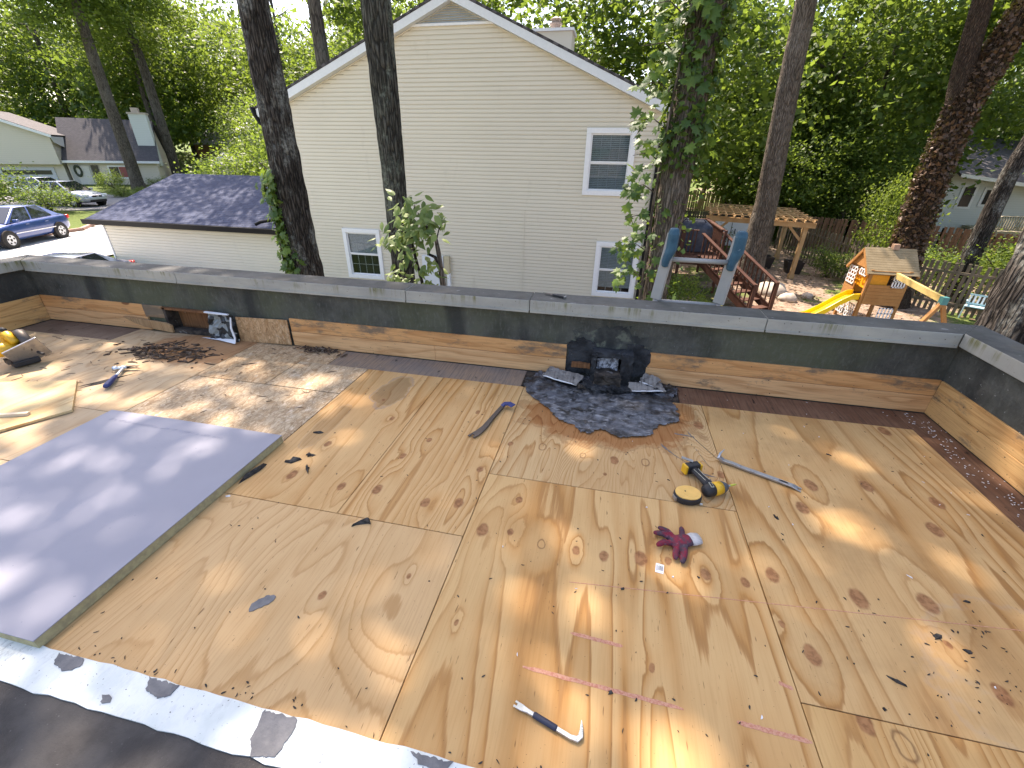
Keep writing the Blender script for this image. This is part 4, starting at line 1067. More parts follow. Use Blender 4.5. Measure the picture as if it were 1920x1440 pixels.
def pave(name, poly, mat, lift=0.05):
    b = MB(); b.prism(poly, -0.2, 0.0); o = b.build(name, mat); 
    o.location = (0, 0, lift); return structure(o)
M['conc'] = mat_noise('pale_concrete', (0.55, 0.53, 0.50), (0.63, 0.61, 0.58), 2.0, rough=0.9, bump=0.2, bscale=40, c3=(0.42, 0.40, 0.38), s3=6)
M['asph'] = mat_noise('grey_asphalt', (0.16, 0.16, 0.165), (0.22, 0.215, 0.21), 3.0, rough=0.9, bump=0.3, bscale=60)
def drape(name, poly, mat, cell=.4):
    b = MB(); ids = {}; xs = [p[0] for p in poly]; ys = [p[1] for p in poly]
    def vid(i, j):
        if (i, j) not in ids:
            x, y = min(xs) + i * cell, min(ys) + j * cell; ids[(i, j)] = len(b.v); b.v.append(Vector((x, y, gz(x, y) + .05)))
        return ids[(i, j)]
    for i in range(int((max(xs) - min(xs)) / cell)):
        for j in range(int((max(ys) - min(ys)) / cell)):
            if inside((min(xs) + (i + .5) * cell, min(ys) + (j + .5) * cell), poly): b.f.append([vid(i, j), vid(i + 1, j), vid(i + 1, j + 1), vid(i, j + 1)]); b.m.append(0)
    return structure(b.build(name, mat))
drape('driveway', [(-28.6, 21.3), (-25.9, 17.9), (-25.6, 12.0), (-26.5, 4), (-27, -20), (-12.6, -20), (-12.6, 13.2), (-18.9, 13.3), (-19.2, 23.5), (-24, 26)], M['conc'])
pave('neighbour_driveway', [(-58, 37), (-40, 31), (-31.5, 27.5), (-30.5, 24.5), (-33.5, 20.5), (-42, 20), (-60, 30)], M['asph'], -1.90)
b = MB(); 
for p, q in (((-28.7, 21.3), (-26.0, 17.9)), ((-26.0, 17.9), (-25.7, 12.0)), ((-25.7, 12.0), (-26.6, 4))): b.bar((*p, -2.17), (*q, -2.17), 0.16, 0.2)
structure(b.build('kerb', flat('red_stained_kerb', (0.36, 0.22, 0.18), 0.8)), 'low reddish kerb beside the pale driveway')

# ---------------------------------------------------------------- siding, windows
def siding_mat(name, c):
    m = N(name)
    r = m.n('ObjectInfo', out=5)
    a = m.noise(0.7, 5, 0.6); b = m.noise(3.0, 6, 0.65, m.mapped((1, 1, 0.35)))
    col = m.mix(m.rng(a, 0.3, 0.7), tuple(x * 0.965 for x in c), c)
    col = m.mix(m.math('MULTIPLY', r, 0.10), col, tuple(x * 0.88 for x in c))
    col = m.mix(m.rng(b, 0.58, 0.8, 0, 0.22), col, (0.34, 0.30, 0.22))
    return m.done(col, 0.5, 0, 0.35)
M['siding'] = siding_mat('cream_vinyl_siding', (0.67, 0.62, 0.515))
M['trim'] = flat('white_trim', (0.76, 0.77, 0.79), 0.45, var=0.03)
M['rake'] = flat('pale_rake_trim', (0.66, 0.69, 0.72), 0.45, var=0.03)
M['blackm'] = flat('black_gutter', (0.007, 0.007, 0.008), 0.5, spec=0.15)
def glass_mat():
    m = N('window_glass'); nt = m.t
    g = m.t.nodes.new('ShaderNodeBsdfGlossy'); g.inputs['Roughness'].default_value = 0.02; g.inputs['Color'].default_value = (0.9, 0.95, 1, 1)
    t = m.t.nodes.new('ShaderNodeBsdfTransparent'); t.inputs['Color'].default_value = (0.70, 0.74, 0.76, 1)
    fr = m.n('Fresnel', {'IOR': 1.6})
    mx = m.t.nodes.new('ShaderNodeMixShader')
    nt.links.new(m.math('MULTIPLY', fr, 0.35), mx.inputs[0]); nt.links.new(t.outputs[0], mx.inputs[1]); nt.links.new(g.outputs[0], mx.inputs[2])
    nt.links.new(mx.outputs[0], m.out.inputs[0]); return m.mat
M['glass'] = glass_mat()
M['blind'] = flat('blind_slats', (0.72, 0.74, 0.72), 0.6)
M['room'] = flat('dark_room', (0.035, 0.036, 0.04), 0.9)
def siding(parent, xl, xr, z0, z1, y, pitch, holes, mat, lim=None):
    """lap boards on a wall facing -y; lim(z) -> (xl, xr) clips to a gable"""
    z = z0; k = 0
    while z < z1 - 1e-6:
        za, zb = z, min(z + pitch, z1)
        def ext(zq):
            l, r = xl, xr
            if lim: a_, c_ = lim(zq); l, r = max(l, a_), min(r, c_)
            return l, r
        la, ra = ext(za); lb, rb = ext(zb)
        if ra - la < 0.05: break
        rb = max(rb, lb + 0.001)
        cuts = sorted([(h[0], h[1]) for h in holes if h[2] < zb - 1e-4 and h[3] > za + 1e-4])
        segs = []; cur = la
        for c0, c1 in cuts: segs.append((cur, c0)); cur = c1
        segs.append((cur, ra))
        b = MB()
        for s0, s1 in segs:
            t0 = s0 if s0 != la else lb; t1 = s1 if s1 != ra else rb
            w0 = s0 + (t0 - s0) * .75; w1 = s1 + (t1 - s1) * .75
            b.add([(s0, y - .022, za + .006), (s1, y - .022, za + .006), (w1, y - .018, zb - .020), (w0, y - .018, zb - .020), (w0, y - .002, zb - .013), (w1, y - .002, zb - .013), (t1, y - .002, zb), (t0, y - .002, zb),
                   (s0, y, za + .006), (s1, y, za + .006), (t1, y, zb), (t0, y, zb)],
                  [(0, 1, 2, 3), (3, 2, 5, 4), (4, 5, 6, 7), (8, 9, 1, 0), (7, 6, 10, 11), (0, 3, 4, 7, 11, 8), (1, 9, 10, 6, 5, 2)])
        b.build('siding_board', mat, parent)
        z += pitch; k += 1
def window(parent, x0, x1, z0, z1, y, tw=0.13, grid=(4, 2), blinds='top', label=None, depth=0.25, dark=None):
    w = bpy.data.objects.new('window', None); COL.objects.link(w); w.parent = parent
    w.location = (0, 0, 0); PM[w.name] = Matrix.Identity(4)
    w.matrix_parent_inverse = PM[parent.name].inverted()
    if label: w['label'] = label
    b = MB()
    b.box(x0, x0 + tw, y - 0.045, y + 0.04, z0 + tw, z1 - tw); b.box(x1 - tw, x1, y - 0.045, y + 0.04, z0 + tw, z1 - tw)
    b.box(x0, x1, y - 0.047, y + 0.04, z1 - tw, z1); b.box(x0, x1, y - 0.047, y + 0.04, z0, z0 + tw); b.build('frame', M['trim'], w, bevel=0.006)
    a0, a1, c0, c1 = x0 + tw, x1 - tw, z0 + tw, z1 - tw; zm = (c0 + c1) / 2
    s = 0.035; b = MB()
    for (q0, q1, yo) in ((zm, c1, 0.0), (c0, zm, 0.018)):
        b.box(a0, a0 + s, y + yo, y + yo + 0.03, q0 + s, q1 - s); b.box(a1 - s, a1, y + yo, y + yo + 0.03, q0 + s, q1 - s)
        b.box(a0, a1, y + yo - .001, y + yo + 0.03, q0, q0 + s); b.box(a0, a1, y + yo - .001, y + yo + 0.03, q1 - s, q1)
    b.build('sash', M['trim'], w)
    b = MB(); b.box(a0 + s, a1 - s, y + 0.034, y + 0.036, c0 + s, c1 - s); b.build('pane', M['glass'], w)
    b = MB(); nx_, nz_ = grid
    for (q0, q1) in ((zm + s, c1 - s), (c0 + s, zm - s)):
        for i in range(1, nx_): xq = a0 + s + (a1 - a0 - 2 * s) * i / nx_; b.box(xq - .008, xq + .008, y + .040, y + .048, q0, q1)
        for i in range(1, nz_): zq = q0 + (q1 - q0) * i / nz_; b.box(a0 + s, a1 - s, y + .0395, y + .0485, zq - .008, zq + .008)
    b.build('muntin_grid', M['trim'], w)
    if blinds:
        b = MB(); zb0 = {'top': zm + .02, 'all': c0 + .05, 'most': c0 + .16}[blinds]; z = c1 - .02
        while z > zb0:
            b.add([(a0 + .01, y + .054, z - .020), (a1 - .01, y + .054, z - .020), (a1 - .01, y + .072, z + .016), (a0 + .01, y + .072, z + .016)], [(0, 1, 2, 3)]); z -= 0.045
        b.build('blind', dark or M['blind'], w)
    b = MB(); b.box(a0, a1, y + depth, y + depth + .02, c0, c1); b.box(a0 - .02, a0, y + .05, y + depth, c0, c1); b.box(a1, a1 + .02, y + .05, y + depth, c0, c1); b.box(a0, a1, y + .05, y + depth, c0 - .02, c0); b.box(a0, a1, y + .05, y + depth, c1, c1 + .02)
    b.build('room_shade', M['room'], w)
    return w

# ---------------------------------------------------------------- the house next door
HY = 13.5
house = thing('house', 'cream sided two storey gable house behind the two trunks', 'house', (-4.5, 16, -3.3))
RX_, RZ = -4.5, 4.90
def glim(z): return (RX_ - (RZ - z) / 0.400, RX_ + (RZ - z) / 0.427)
wins = [(-8.584, -7.26, -2.33, -0.715), (-0.875, 0.43, 0.512, 2.15), (-0.33, 0.94, -2.34, -0.725)]
siding(house, -10.1, 1.12, -3.3, RZ, HY, 0.1016, wins, M['siding'], glim)
b = MB(); poly = [(-10.1, -3.3), (1.12, -3.3), (1.12, 2.44), (RX_, RZ), (-10.1, 2.60)]
for zone in ([(-10.1, -3.3, -8.584, 2.6)],): pass
MWALL = Matrix(((1, 0, 0, 0), (0, 0, -1, 0), (0, 1, 0, 0), (0, 0, 0, 1)))
# wall backing in strips that leave the window openings free
def strip(x0, x1, z0, z1): b.box(x0, x1, HY + .001, HY + .2, z0, z1)
strip(-10.1, -8.584, -3.3, 2.4); strip(-8.584, -7.26, -3.3, -2.33); strip(-8.584, -7.26, -.715, 2.4); strip(-7.26, -0.875, -3.3, 2.4)
strip(-0.875, -0.33, -3.3, 0.512); strip(-0.33, 0.43, -3.3, -2.34); strip(-0.33, 0.43, -.725, .512); strip(0.43, 0.94, -3.3, -2.34); strip(0.43, 0.94, -.725, 2.4); strip(0.94, 1.12, -3.3, 2.4)
strip(-0.875, 0.43, 2.15, 2.4)
b.prism([(-10.1, 2.4), (1.12, 2.4), (RX_, RZ - 0.05)], -(HY + .2), -(HY + .001), MWALL)
b.box(-10.1, -9.9, HY + .2, 22, -3.3, 2.6); b.box(0.92, 1.12, HY + .2, 22, -3.3, 2.4); b.box(-10.1, 1.12, 22, 22.2, -3.3, 2.4)
b.build('wall_backing', M['siding'], house)
window(house, *wins[0], HY - .018, blinds='top', label='lower left window with raised blind')
window(house, *wins[1], HY - .018, blinds='all', label='upper right window with closed blind')
wb = flat('bright_blind', (0.72, 0.74, 0.70), 0.6)
window(house, *wins[2], HY - .018, blinds='most', label='lower right window with bright blind', dark=wb)
def shingle_mat(name, c1, c2, pitch=0.14):
    m = N(name)
    br = m.n('TexBrick', {'Vector': m.obj(), 'Color1': (*c1, 1), 'Color2': (*c2, 1), 'Mortar': tuple(x * .45 for x in c1) + (1,), 'Scale': 1.0, 'Mortar Size': 0.012, 'Brick Width': 0.32, 'Row Height': pitch, 'Bias': 0.0})
    a = m.noise(14, 5, 0.7)
    col = m.mix(m.rng(a, 0.4, 0.7, 0, .5), br, tuple(x * 1.4 for x in c2))
    m.bump(a, 0.4, 0.01)
    return m.done(col, 0.85, 0, 0.3)
M['shingle'] = shingle_mat('dark_blue_grey_shingles', (0.028, 0.038, 0.078), (0.050, 0.064, 0.115))
M['shingle2'] = shingle_mat('brown_grey_shingles', (0.07, 0.066, 0.074), (0.105, 0.098, 0.104))
def roofslab(parent, p0, p1, p2, p3, th, mat, name='roof'):
    P = [Vector(p) for p in (p0, p1, p2, p3)]; n = (P[1] - P[0]).cross(P[3] - P[0]).normalized()
    if n.z < 0: n = -n
    b = MB(); Q = [p - n * th for p in P]
    # local frame so that the shingle rows run along the slope
    ux = (P[1] - P[0]).normalized(); uy = n.cross(ux)
    Mx = Matrix(((ux.x, uy.x, n.x, P[0].x), (ux.y, uy.y, n.y, P[0].y), (ux.z, uy.z, n.z, P[0].z), (0, 0, 0, 1)))
    inv = Mx.inverted()
    b.add([inv @ p for p in P + Q], [(0, 1, 2, 3), (7, 6, 5, 4), (0, 4, 5, 1), (1, 5, 6, 2), (2, 6, 7, 3), (3, 7, 4, 0)])
    o = b.build(name, mat, None)
    o.parent = parent; o.matrix_parent_inverse = PM[parent.name].inverted(); o.matrix_basis = Mx
    return o
rz_ = 5.10
L_ = (-10.75, rz_ - 0.4 * 6.25); R_ = (1.75, rz_ - 0.427 * 6.25)
roofslab(house, (L_[0], 13.22, L_[1]), (L_[0], 22.5, L_[1]), (RX_, 22.5, rz_), (RX_, 13.22, rz_), 0.05, M['shingle2'])
roofslab(house, (R_[0], 22.5, R_[1]), (R_[0], 13.22, R_[1]), (RX_, 13.22, rz_), (RX_, 22.5, rz_), 0.05, M['shingle2'])
# rake boards
for (ex, ez, sl) in ((L_[0] + .05, 0, 0.400), (R_[0] - .05, 0, -0.427)):
    zt = rz_ - 0.065
    b = MB(); x_e = ex; z_e = zt - abs(sl) * abs(ex - RX_)
    b.prism([(RX_, zt), (x_e, z_e), (x_e, z_e - .215), (RX_, zt - .185)], -13.27, -13.235, MWALL); b.build('rake_board', M['rake'], house)
    b = MB(); b.prism([(RX_, zt - .15), (x_e, z_e - .18), (x_e, z_e - .21), (RX_, zt - .18)], -13.49, -13.272, MWALL); b.build('soffit', M['rake'], house)
    b = MB(); b.prism([(RX_, zt - .185), (x_e * .97, zt - abs(sl) * abs(x_e * .97 - RX_) - .215), (x_e * .97, zt - abs(sl) * abs(x_e * .97 - RX_) - .245), (RX_, zt - .21)], -13.484, -13.452, MWALL); b.build('frieze_trim', M['siding'], house)
# gable vent
vent = thing('gable_vent', '', None, (RX_, 13.45, 4.5)) if False else None
b = MB(); zb = 4.44
b.prism([(-5.78, zb), (-3.60, zb), (RX_ - .02, 4.96)], -13.49, -13.485, MWALL); b.build('vent_back', M['core'], house)
M['vent'] = flat('grey_white_louver', (0.50, 0.54, 0.56), 0.5)
for k in range(10):
    z = zb + 0.012 + k * 0.05
    w_l = -5.80 + (z - zb) / 0.4; w_r = -3.58 - (z - zb) / 0.427
    if w_r - w_l < .1: break
    b = MB(); b.add([(w_l, 13.43, z), (w_r, 13.43, z), (w_r, 13.475, z + .034), (w_l, 13.475, z + .034), (w_l, 13.437, z - .004), (w_r, 13.437, z - .004), (w_r, 13.482, z + .030), (w_l, 13.482, z + .030)],
                    [(0, 1, 2, 3), (7, 6, 5, 4), (0, 4, 5, 1), (2, 6, 7, 3)]); b.build('vent_louver', M['vent'], house)
b = MB(); b.box(-6.0, -3.38, 13.415, 13.484, zb - .05, zb + .002); b.build('vent_sill', M['trim'], house)
# chimney
b = MB(); b.box(-3.30, -1.98, 18.6, 19.6, 2.5, 5.25); b.build('chimney', M['siding'], house)
b = MB(); b.box(-3.36, -1.92, 18.54, 19.66, 5.25, 5.33); b.build('chimney_cap', M['trim'], house)
b = MB(); b.lathe([(0.17, 5.33), (0.17, 5.50), (0.22, 5.51), (0.22, 5.56), (0.15, 5.60), (0.15, 5.66), (0.21, 5.67), (0.02, 5.76)], 16, Matrix.Translation((-2.62, 19.1, 0))); b.build('chimney_pot', flat('rusty_pot', (0.26, 0.20, 0.17), 0.6), house)
# downspouts, gutter elbow, conduit, service boxes
b = MB(); b.box(1.0, 1.11, 13.36, 13.45, -3.3, 2.2); b.build('downspout', M['blackm'], house, bevel=.01)
b = MB(); b.tube([(-10.75, 13.25, 2.62), (-10.72, 13.25, 2.42), (-10.62, 13.25, 2.22), (-10.42, 13.28, 2.12), (-10.2, 13.36, 2.08), (-10.16, 13.42, 1.9), (-10.16, 13.42, -0.4)], [.10, .07, .06, .06, .06, .05, .05], 10); b.build('downspout', M['blackm'], house, smooth=True)
b = MB(); b.tube([(-10.15, 13.40, -0.35), (-10.5, 13.3, -0.47), (-11.4, 13.2, -0.62), (-11.55, 13.12, -0.70)], .05, 8); b.build('roof_downspout', M['blackm'], house, smooth=True)
b = MB(); b.tube([(-2.50, 13.47, .05), (-2.52, 13.47, -3.0)], .008, 6); b.build('conduit', M['siding'], house)
for (x0, x1, z0, z1, mt) in ((-5.82, -5.1, -2.6, -1.42, M['rake']), (-5.08, -4.9, -1.95, -1.40, flat('tan_box', (0.50, 0.44, 0.30), .6)), (-5.0, -4.9, -3.0, -1.96, M['trim'])):
    b = MB(); b.box(x0, x1, 13.36, 13.49, z0, z1); b.build('service_box', mt, house, bevel=.01)
b = MB(); b.box(-10.12, -10.02, 13.47, 13.53, -3.3, 2.55); b.build('corner_trim', M['siding'], house)

# ---------------------------------------------------------------- garage wing
gar = thing('garage', 'low cream sided garage with dark shingle roof and black gutter', 'garage', (-14.5, 17, -2.3))
siding(gar, -18.40, -10.12, -3.3, -0.86, HY - .03, 0.1016, [], M['siding'])
b = MB(); b.box(-18.44, -10.12, HY + .001, 21.2, -3.3, -0.86); b.prism([(13.51, -0.86), (21.19, -0.86), (17.37, 0.38)], -18.43, -18.40, Matrix(((0, 0, 1, 0), (1, 0, 0, 0), (0, 1, 0, 0), (0, 0, 0, 1)))); b.build('wall_backing', M['siding'], gar)
b = MB(); b.box(-18.46, -18.40, 13.42, 13.53, -3.3, -0.88); b.build('corner_trim', M['trim'], gar)
roofslab(gar, (-18.72, 13.12, -0.80), (-10.12, 13.12, -0.80), (-10.12, 17.37, 0.56), (-18.72, 17.37, 0.56), 0.04, M['shingle'])
roofslab(gar, (-10.12, 21.6, -0.80), (-18.72, 21.6, -0.80), (-18.72, 17.37, 0.56), (-10.12, 17.37, 0.56), 0.04, M['shingle'])
b = MB(); b.add([(-18.74, 13.0, -0.97), (-10.14, 13.0, -0.97), (-10.14, 12.98, -0.80), (-18.74, 12.98, -0.80), (-18.74, 13.12, -0.93), (-10.14, 13.12, -0.93), (-10.14, 13.12, -0.81), (-18.74, 13.12, -0.81)],
                [(0, 1, 2, 3), (0, 4, 5, 1), (3, 2, 6, 7), (0, 3, 7, 4), (1, 5, 6, 2), (4, 7, 6, 5)]); b.build('gutter', M['blackm'], gar)
b = MB(); b.bar((-18.70, 13.12, -0.86), (-18.70, 17.37, 0.49), 0.03, 0.12); b.bar((-18.70, 17.37, 0.49), (-18.70, 21.6, -0.86), 0.03, 0.12); b.build('rake_board', M['blackm'], gar)

# ---------------------------------------------------------------- house across the drive (far left)
lh = thing('house', 'beige split level house with brown grey roof behind the silver car', 'house', (-44.95, 40, -2))
M['lsid'] = shingle_mat('far_beige_siding', (0.60, 0.57, 0.46), (0.62, 0.59, 0.48), 0.15)
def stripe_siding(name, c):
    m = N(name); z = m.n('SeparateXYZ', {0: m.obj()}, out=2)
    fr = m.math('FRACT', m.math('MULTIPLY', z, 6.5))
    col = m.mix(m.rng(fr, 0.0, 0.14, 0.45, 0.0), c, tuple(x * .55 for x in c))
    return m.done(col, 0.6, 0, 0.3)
M['lsid'] = stripe_siding('far_beige_siding', (0.62, 0.56, 0.47)); M['wsid'] = stripe_siding('far_white_siding', (0.62, 0.65, 0.64))
Y0 = 40.0
b = MB(); b.box(-56.1, -44.95, Y0, Y0 + 8, -2.2, 0.35); b.prism([(Y0 + .01, .35), (Y0 + 8, .35), (Y0 + 4.2, 3.85)], -56, -45.2, Matrix(((0, 0, 1, 0), (1, 0, 0, 0), (0, 1, 0, 0), (0, 0, 0, 1)))); b.build('wall', M['lsid'], lh)
b = MB(); b.prism([(-71, 0.1), (-56.3, 0.1), (-56.3, 2.55), (-63.6, 4.15), (-71, 2.5)], -(Y0 + 7), -(Y0 - 1.2), MWALL); b.build('upper_wall', M['lsid'], lh)
b = MB(); b.box(-71, -56.4, Y0 - .4, Y0 + 6, -2.2, 0.1); b.build('lower_wall', M['lsid'], lh)
roofslab(lh, (-56.3, Y0 - .6, 0.42), (-44.3, Y0 - .6, 0.42), (-44.9, Y0 + 4.2, 4.05), (-57, Y0 + 4.2, 4.05), .12, M['shingle2'])
roofslab(lh, (-44.3, Y0 + 9, 0.42), (-57, Y0 + 9, 0.42), (-57, Y0 + 4.2, 4.05), (-44.9, Y0 + 4.2, 4.05), .12, M['shingle2'])
roofslab(lh, (-55.8, Y0 - 1.8, 2.50), (-55.8, Y0 + 7.4, 2.50), (-63.6, Y0 + 7.4, 4.40), (-63.6, Y0 - 1.8, 4.40), .12, M['shingle2'])
roofslab(lh, (-71.5, Y0 + 7.4, 2.50), (-71.5, Y0 - 1.8, 2.50), (-63.6, Y0 - 1.8, 4.40), (-63.6, Y0 + 7.4, 4.40), .12, M['shingle2'])
b = MB(); b.bar((-63.6, Y0 - 1.83, 4.24), (-55.8, Y0 - 1.83, 2.36), .04, .22); b.bar((-63.6, Y0 - 1.83, 4.24), (-71.5, Y0 - 1.83, 2.36), .04, .22); b.bar((-56.3, Y0 - .66, .33), (-44.3, Y0 - .66, .33), .04, .2); b.build('trim', M['trim'], lh)
b = MB(); b.prism([(Y0 - 1.8, 2.36), (Y0 + 1.6, 2.36), (Y0 + .9, 1.5), (Y0 - 1.4, 1.9)], -55.95, -55.9, Matrix(((0, 0, 1, 0), (1, 0, 0, 0), (0, 1, 0, 0), (0, 0, 0, 1)))); b.build('eave_return', M['trim'], lh)
b = MB(); b.box(-46.9, -44.7, Y0 + 1.2, Y0 + 2.4, 0, 4.45); b.build('chimney', M['wsid'], lh)
b = MB(); b.box(-47.0, -44.6, Y0 + 1.1, Y0 + 2.5, 4.45, 4.6); b.cbox((-46, Y0 + 1.8, 4.8), (.9, .7, .4)); b.build('chimney_cap', flat('pinkish_cap', (.5, .42, .36), .7), lh)
M['fdark'] = flat('dark_far_glass', (0.03, 0.03, 0.035), 0.15); M['fred'] = flat('red_curtain', (0.30, 0.08, 0.07), .6)
def fwin(parent, x0, x1, z0, z1, y, n=1, mats=None):
    b = MB(); b.box(x0 - .15, x1 + .15, y - .06, y - .01, z0 - .15, z1 + .15); o = b.build('window', M['trim'], parent)
    for i in range(n):
        a, c = x0 + (x1 - x0) * i / n, x0 + (x1 - x0) * (i + 1) / n
        b = MB(); b.box(a + .03, c - .03, y - .09, y - .062, z0, z1); q = b.build('pane', (mats or [M['fdark']])[i % len(mats or [1])], None); q.parent = o; q.matrix_parent_inverse = PM[parent.name].inverted()
        q.matrix_parent_inverse = Matrix.Identity(4)
fwin(lh, -51.2, -47.6, -1.0, -0.1, Y0, 3, [M['fdark'], M['fred'], M['fdark']])
fwin(lh, -66.5, -62.8, 1.15, 2.0, Y0 - 1.2, 1)
b = MB(); b.box(-55.9, -53.4, Y0 - .08, Y0 - .01, -2.1, 0.1); b.build('entry_panel', flat('entry_wall', (.42, .41, .38), .6), lh)
b = MB(); b.box(-55.2, -53.6, Y0 - .14, Y0 - .085, -2.0, -0.05); d_ = b.build('front_door', flat('beige_door', (.56, .54, .49), .5), lh)
b = MB(); b.box(-53.3, -52.5, Y0 - .16, Y0 - .02, -2.1, 0.05); b.build('side_light', M['fdark'], lh)
b = MB(); b.box(-63.8, -57.6, Y0 - .5, Y0 - .41, -2.0, -0.15); b.build('garage_door', flat('grey_garage_door', (.52, .54, .56), .5), lh)
b = MB(); b.box(-63.5, -58, Y0 - .54, Y0 - .505, -0.75, -0.4); b.build('garage_door_lights', M['fdark'], lh)
wr = MB(); wr.tube([(-55.0 + .38 * math.cos(t), Y0 - .24, -0.45 + .42 * math.sin(t)) for t in [i * math.pi / 8 for i in range(17)]], .12, 8)
tag(wr.build('door_wreath', flat('dark_wreath', (.05, .06, .04), .9)), 'dark round wreath hanging on the beige front door', 'wreath')

lh.rotation_euler = (0, 0, math.radians(35)); lh.scale = (.63, .75, 1)
bpy.data.objects['door_wreath'].matrix_world = Matrix.Translation((-44.95, 40, -2)) @ Matrix.Rotation(math.radians(35), 4, 'Z') @ Matrix.Diagonal((.63, .75, 1, 1)) @ Matrix.Translation((44.95, -40, 2))
# far houses seen through the trees
def far_house(label, x0, x1, y, zb, ze, zr, wallm, roofm, wins_=()):
    t = thing('house', label, 'house', ((x0 + x1) / 2, y + 4, zb))
    b = MB(); b.box(x0, x1, y, y + 8, zb, ze); b.build('wall', wallm, t)
    roofslab(t, (x0 - .4, y - .4, ze), (x1 + .4, y - .4, ze), (x1 + .4, y + 4, zr), (x0 - .4, y + 4, zr), .12, roofm)
    roofslab(t, (x1 + .4, y + 8.4, ze), (x0 - .4, y + 8.4, ze), (x0 - .4, y + 4, zr), (x1 + .4, y + 4, zr), .12, roofm)
    for w in wins_: fwin(t, *w, y)
    return t
def brick_mat():
    m = N('red_brick')
    br = m.n('TexBrick', {'Vector': m.mapped((1, 1, 1), (0, 0, 0), (1.5708, 0, 0)), 'Color1': (0.36, 0.15, 0.09, 1), 'Color2': (0.28, 0.11, 0.07, 1), 'Mortar': (0.4, 0.36, 0.32, 1), 'Scale': 3.2})
    return m.done(br, .85)
far_house('red brick house far behind the garage roof', -66, -50, 66, -1.4, 2.3, 4.6, brick_mat(), flat('slate_grey_roof', (.25, .26, .28), .7), ((-63, -61, 0, 1.2),))
far_house('pale blue grey house far behind beside the left trunk', -40, -27, 46, -2, 3.2, 5.2, stripe_siding('blue_grey_siding', (.46, .52, .58)), flat('pale_roof', (.55, .57, .60), .6), ((-33.5, -32, 1.6, 2.9),))
sh = thing('garden_shed', 'small shed with pale roof beside the far left house', 'shed', (-43, 47, -1.9))
b = MB(); b.box(-44.4, -40.5, 47, 50, -2, .1); b.build('wall', flat('shed_wood', (.52, .46, .36), .8), sh)
roofslab(sh, (-44.9, 46.6, .05), (-40.2, 46.6, .05), (-40.2, 48.5, 1.25), (-44.9, 48.5, 1.25), .06, flat('shed_roof', (.62, .6, .62), .6))
roofslab(sh, (-40.2, 50.4, .05), (-44.9, 50.4, .05), (-44.9, 48.5, 1.25), (-40.2, 48.5, 1.25), .06, flat('shed_roof_back', (.62, .6, .62), .6))

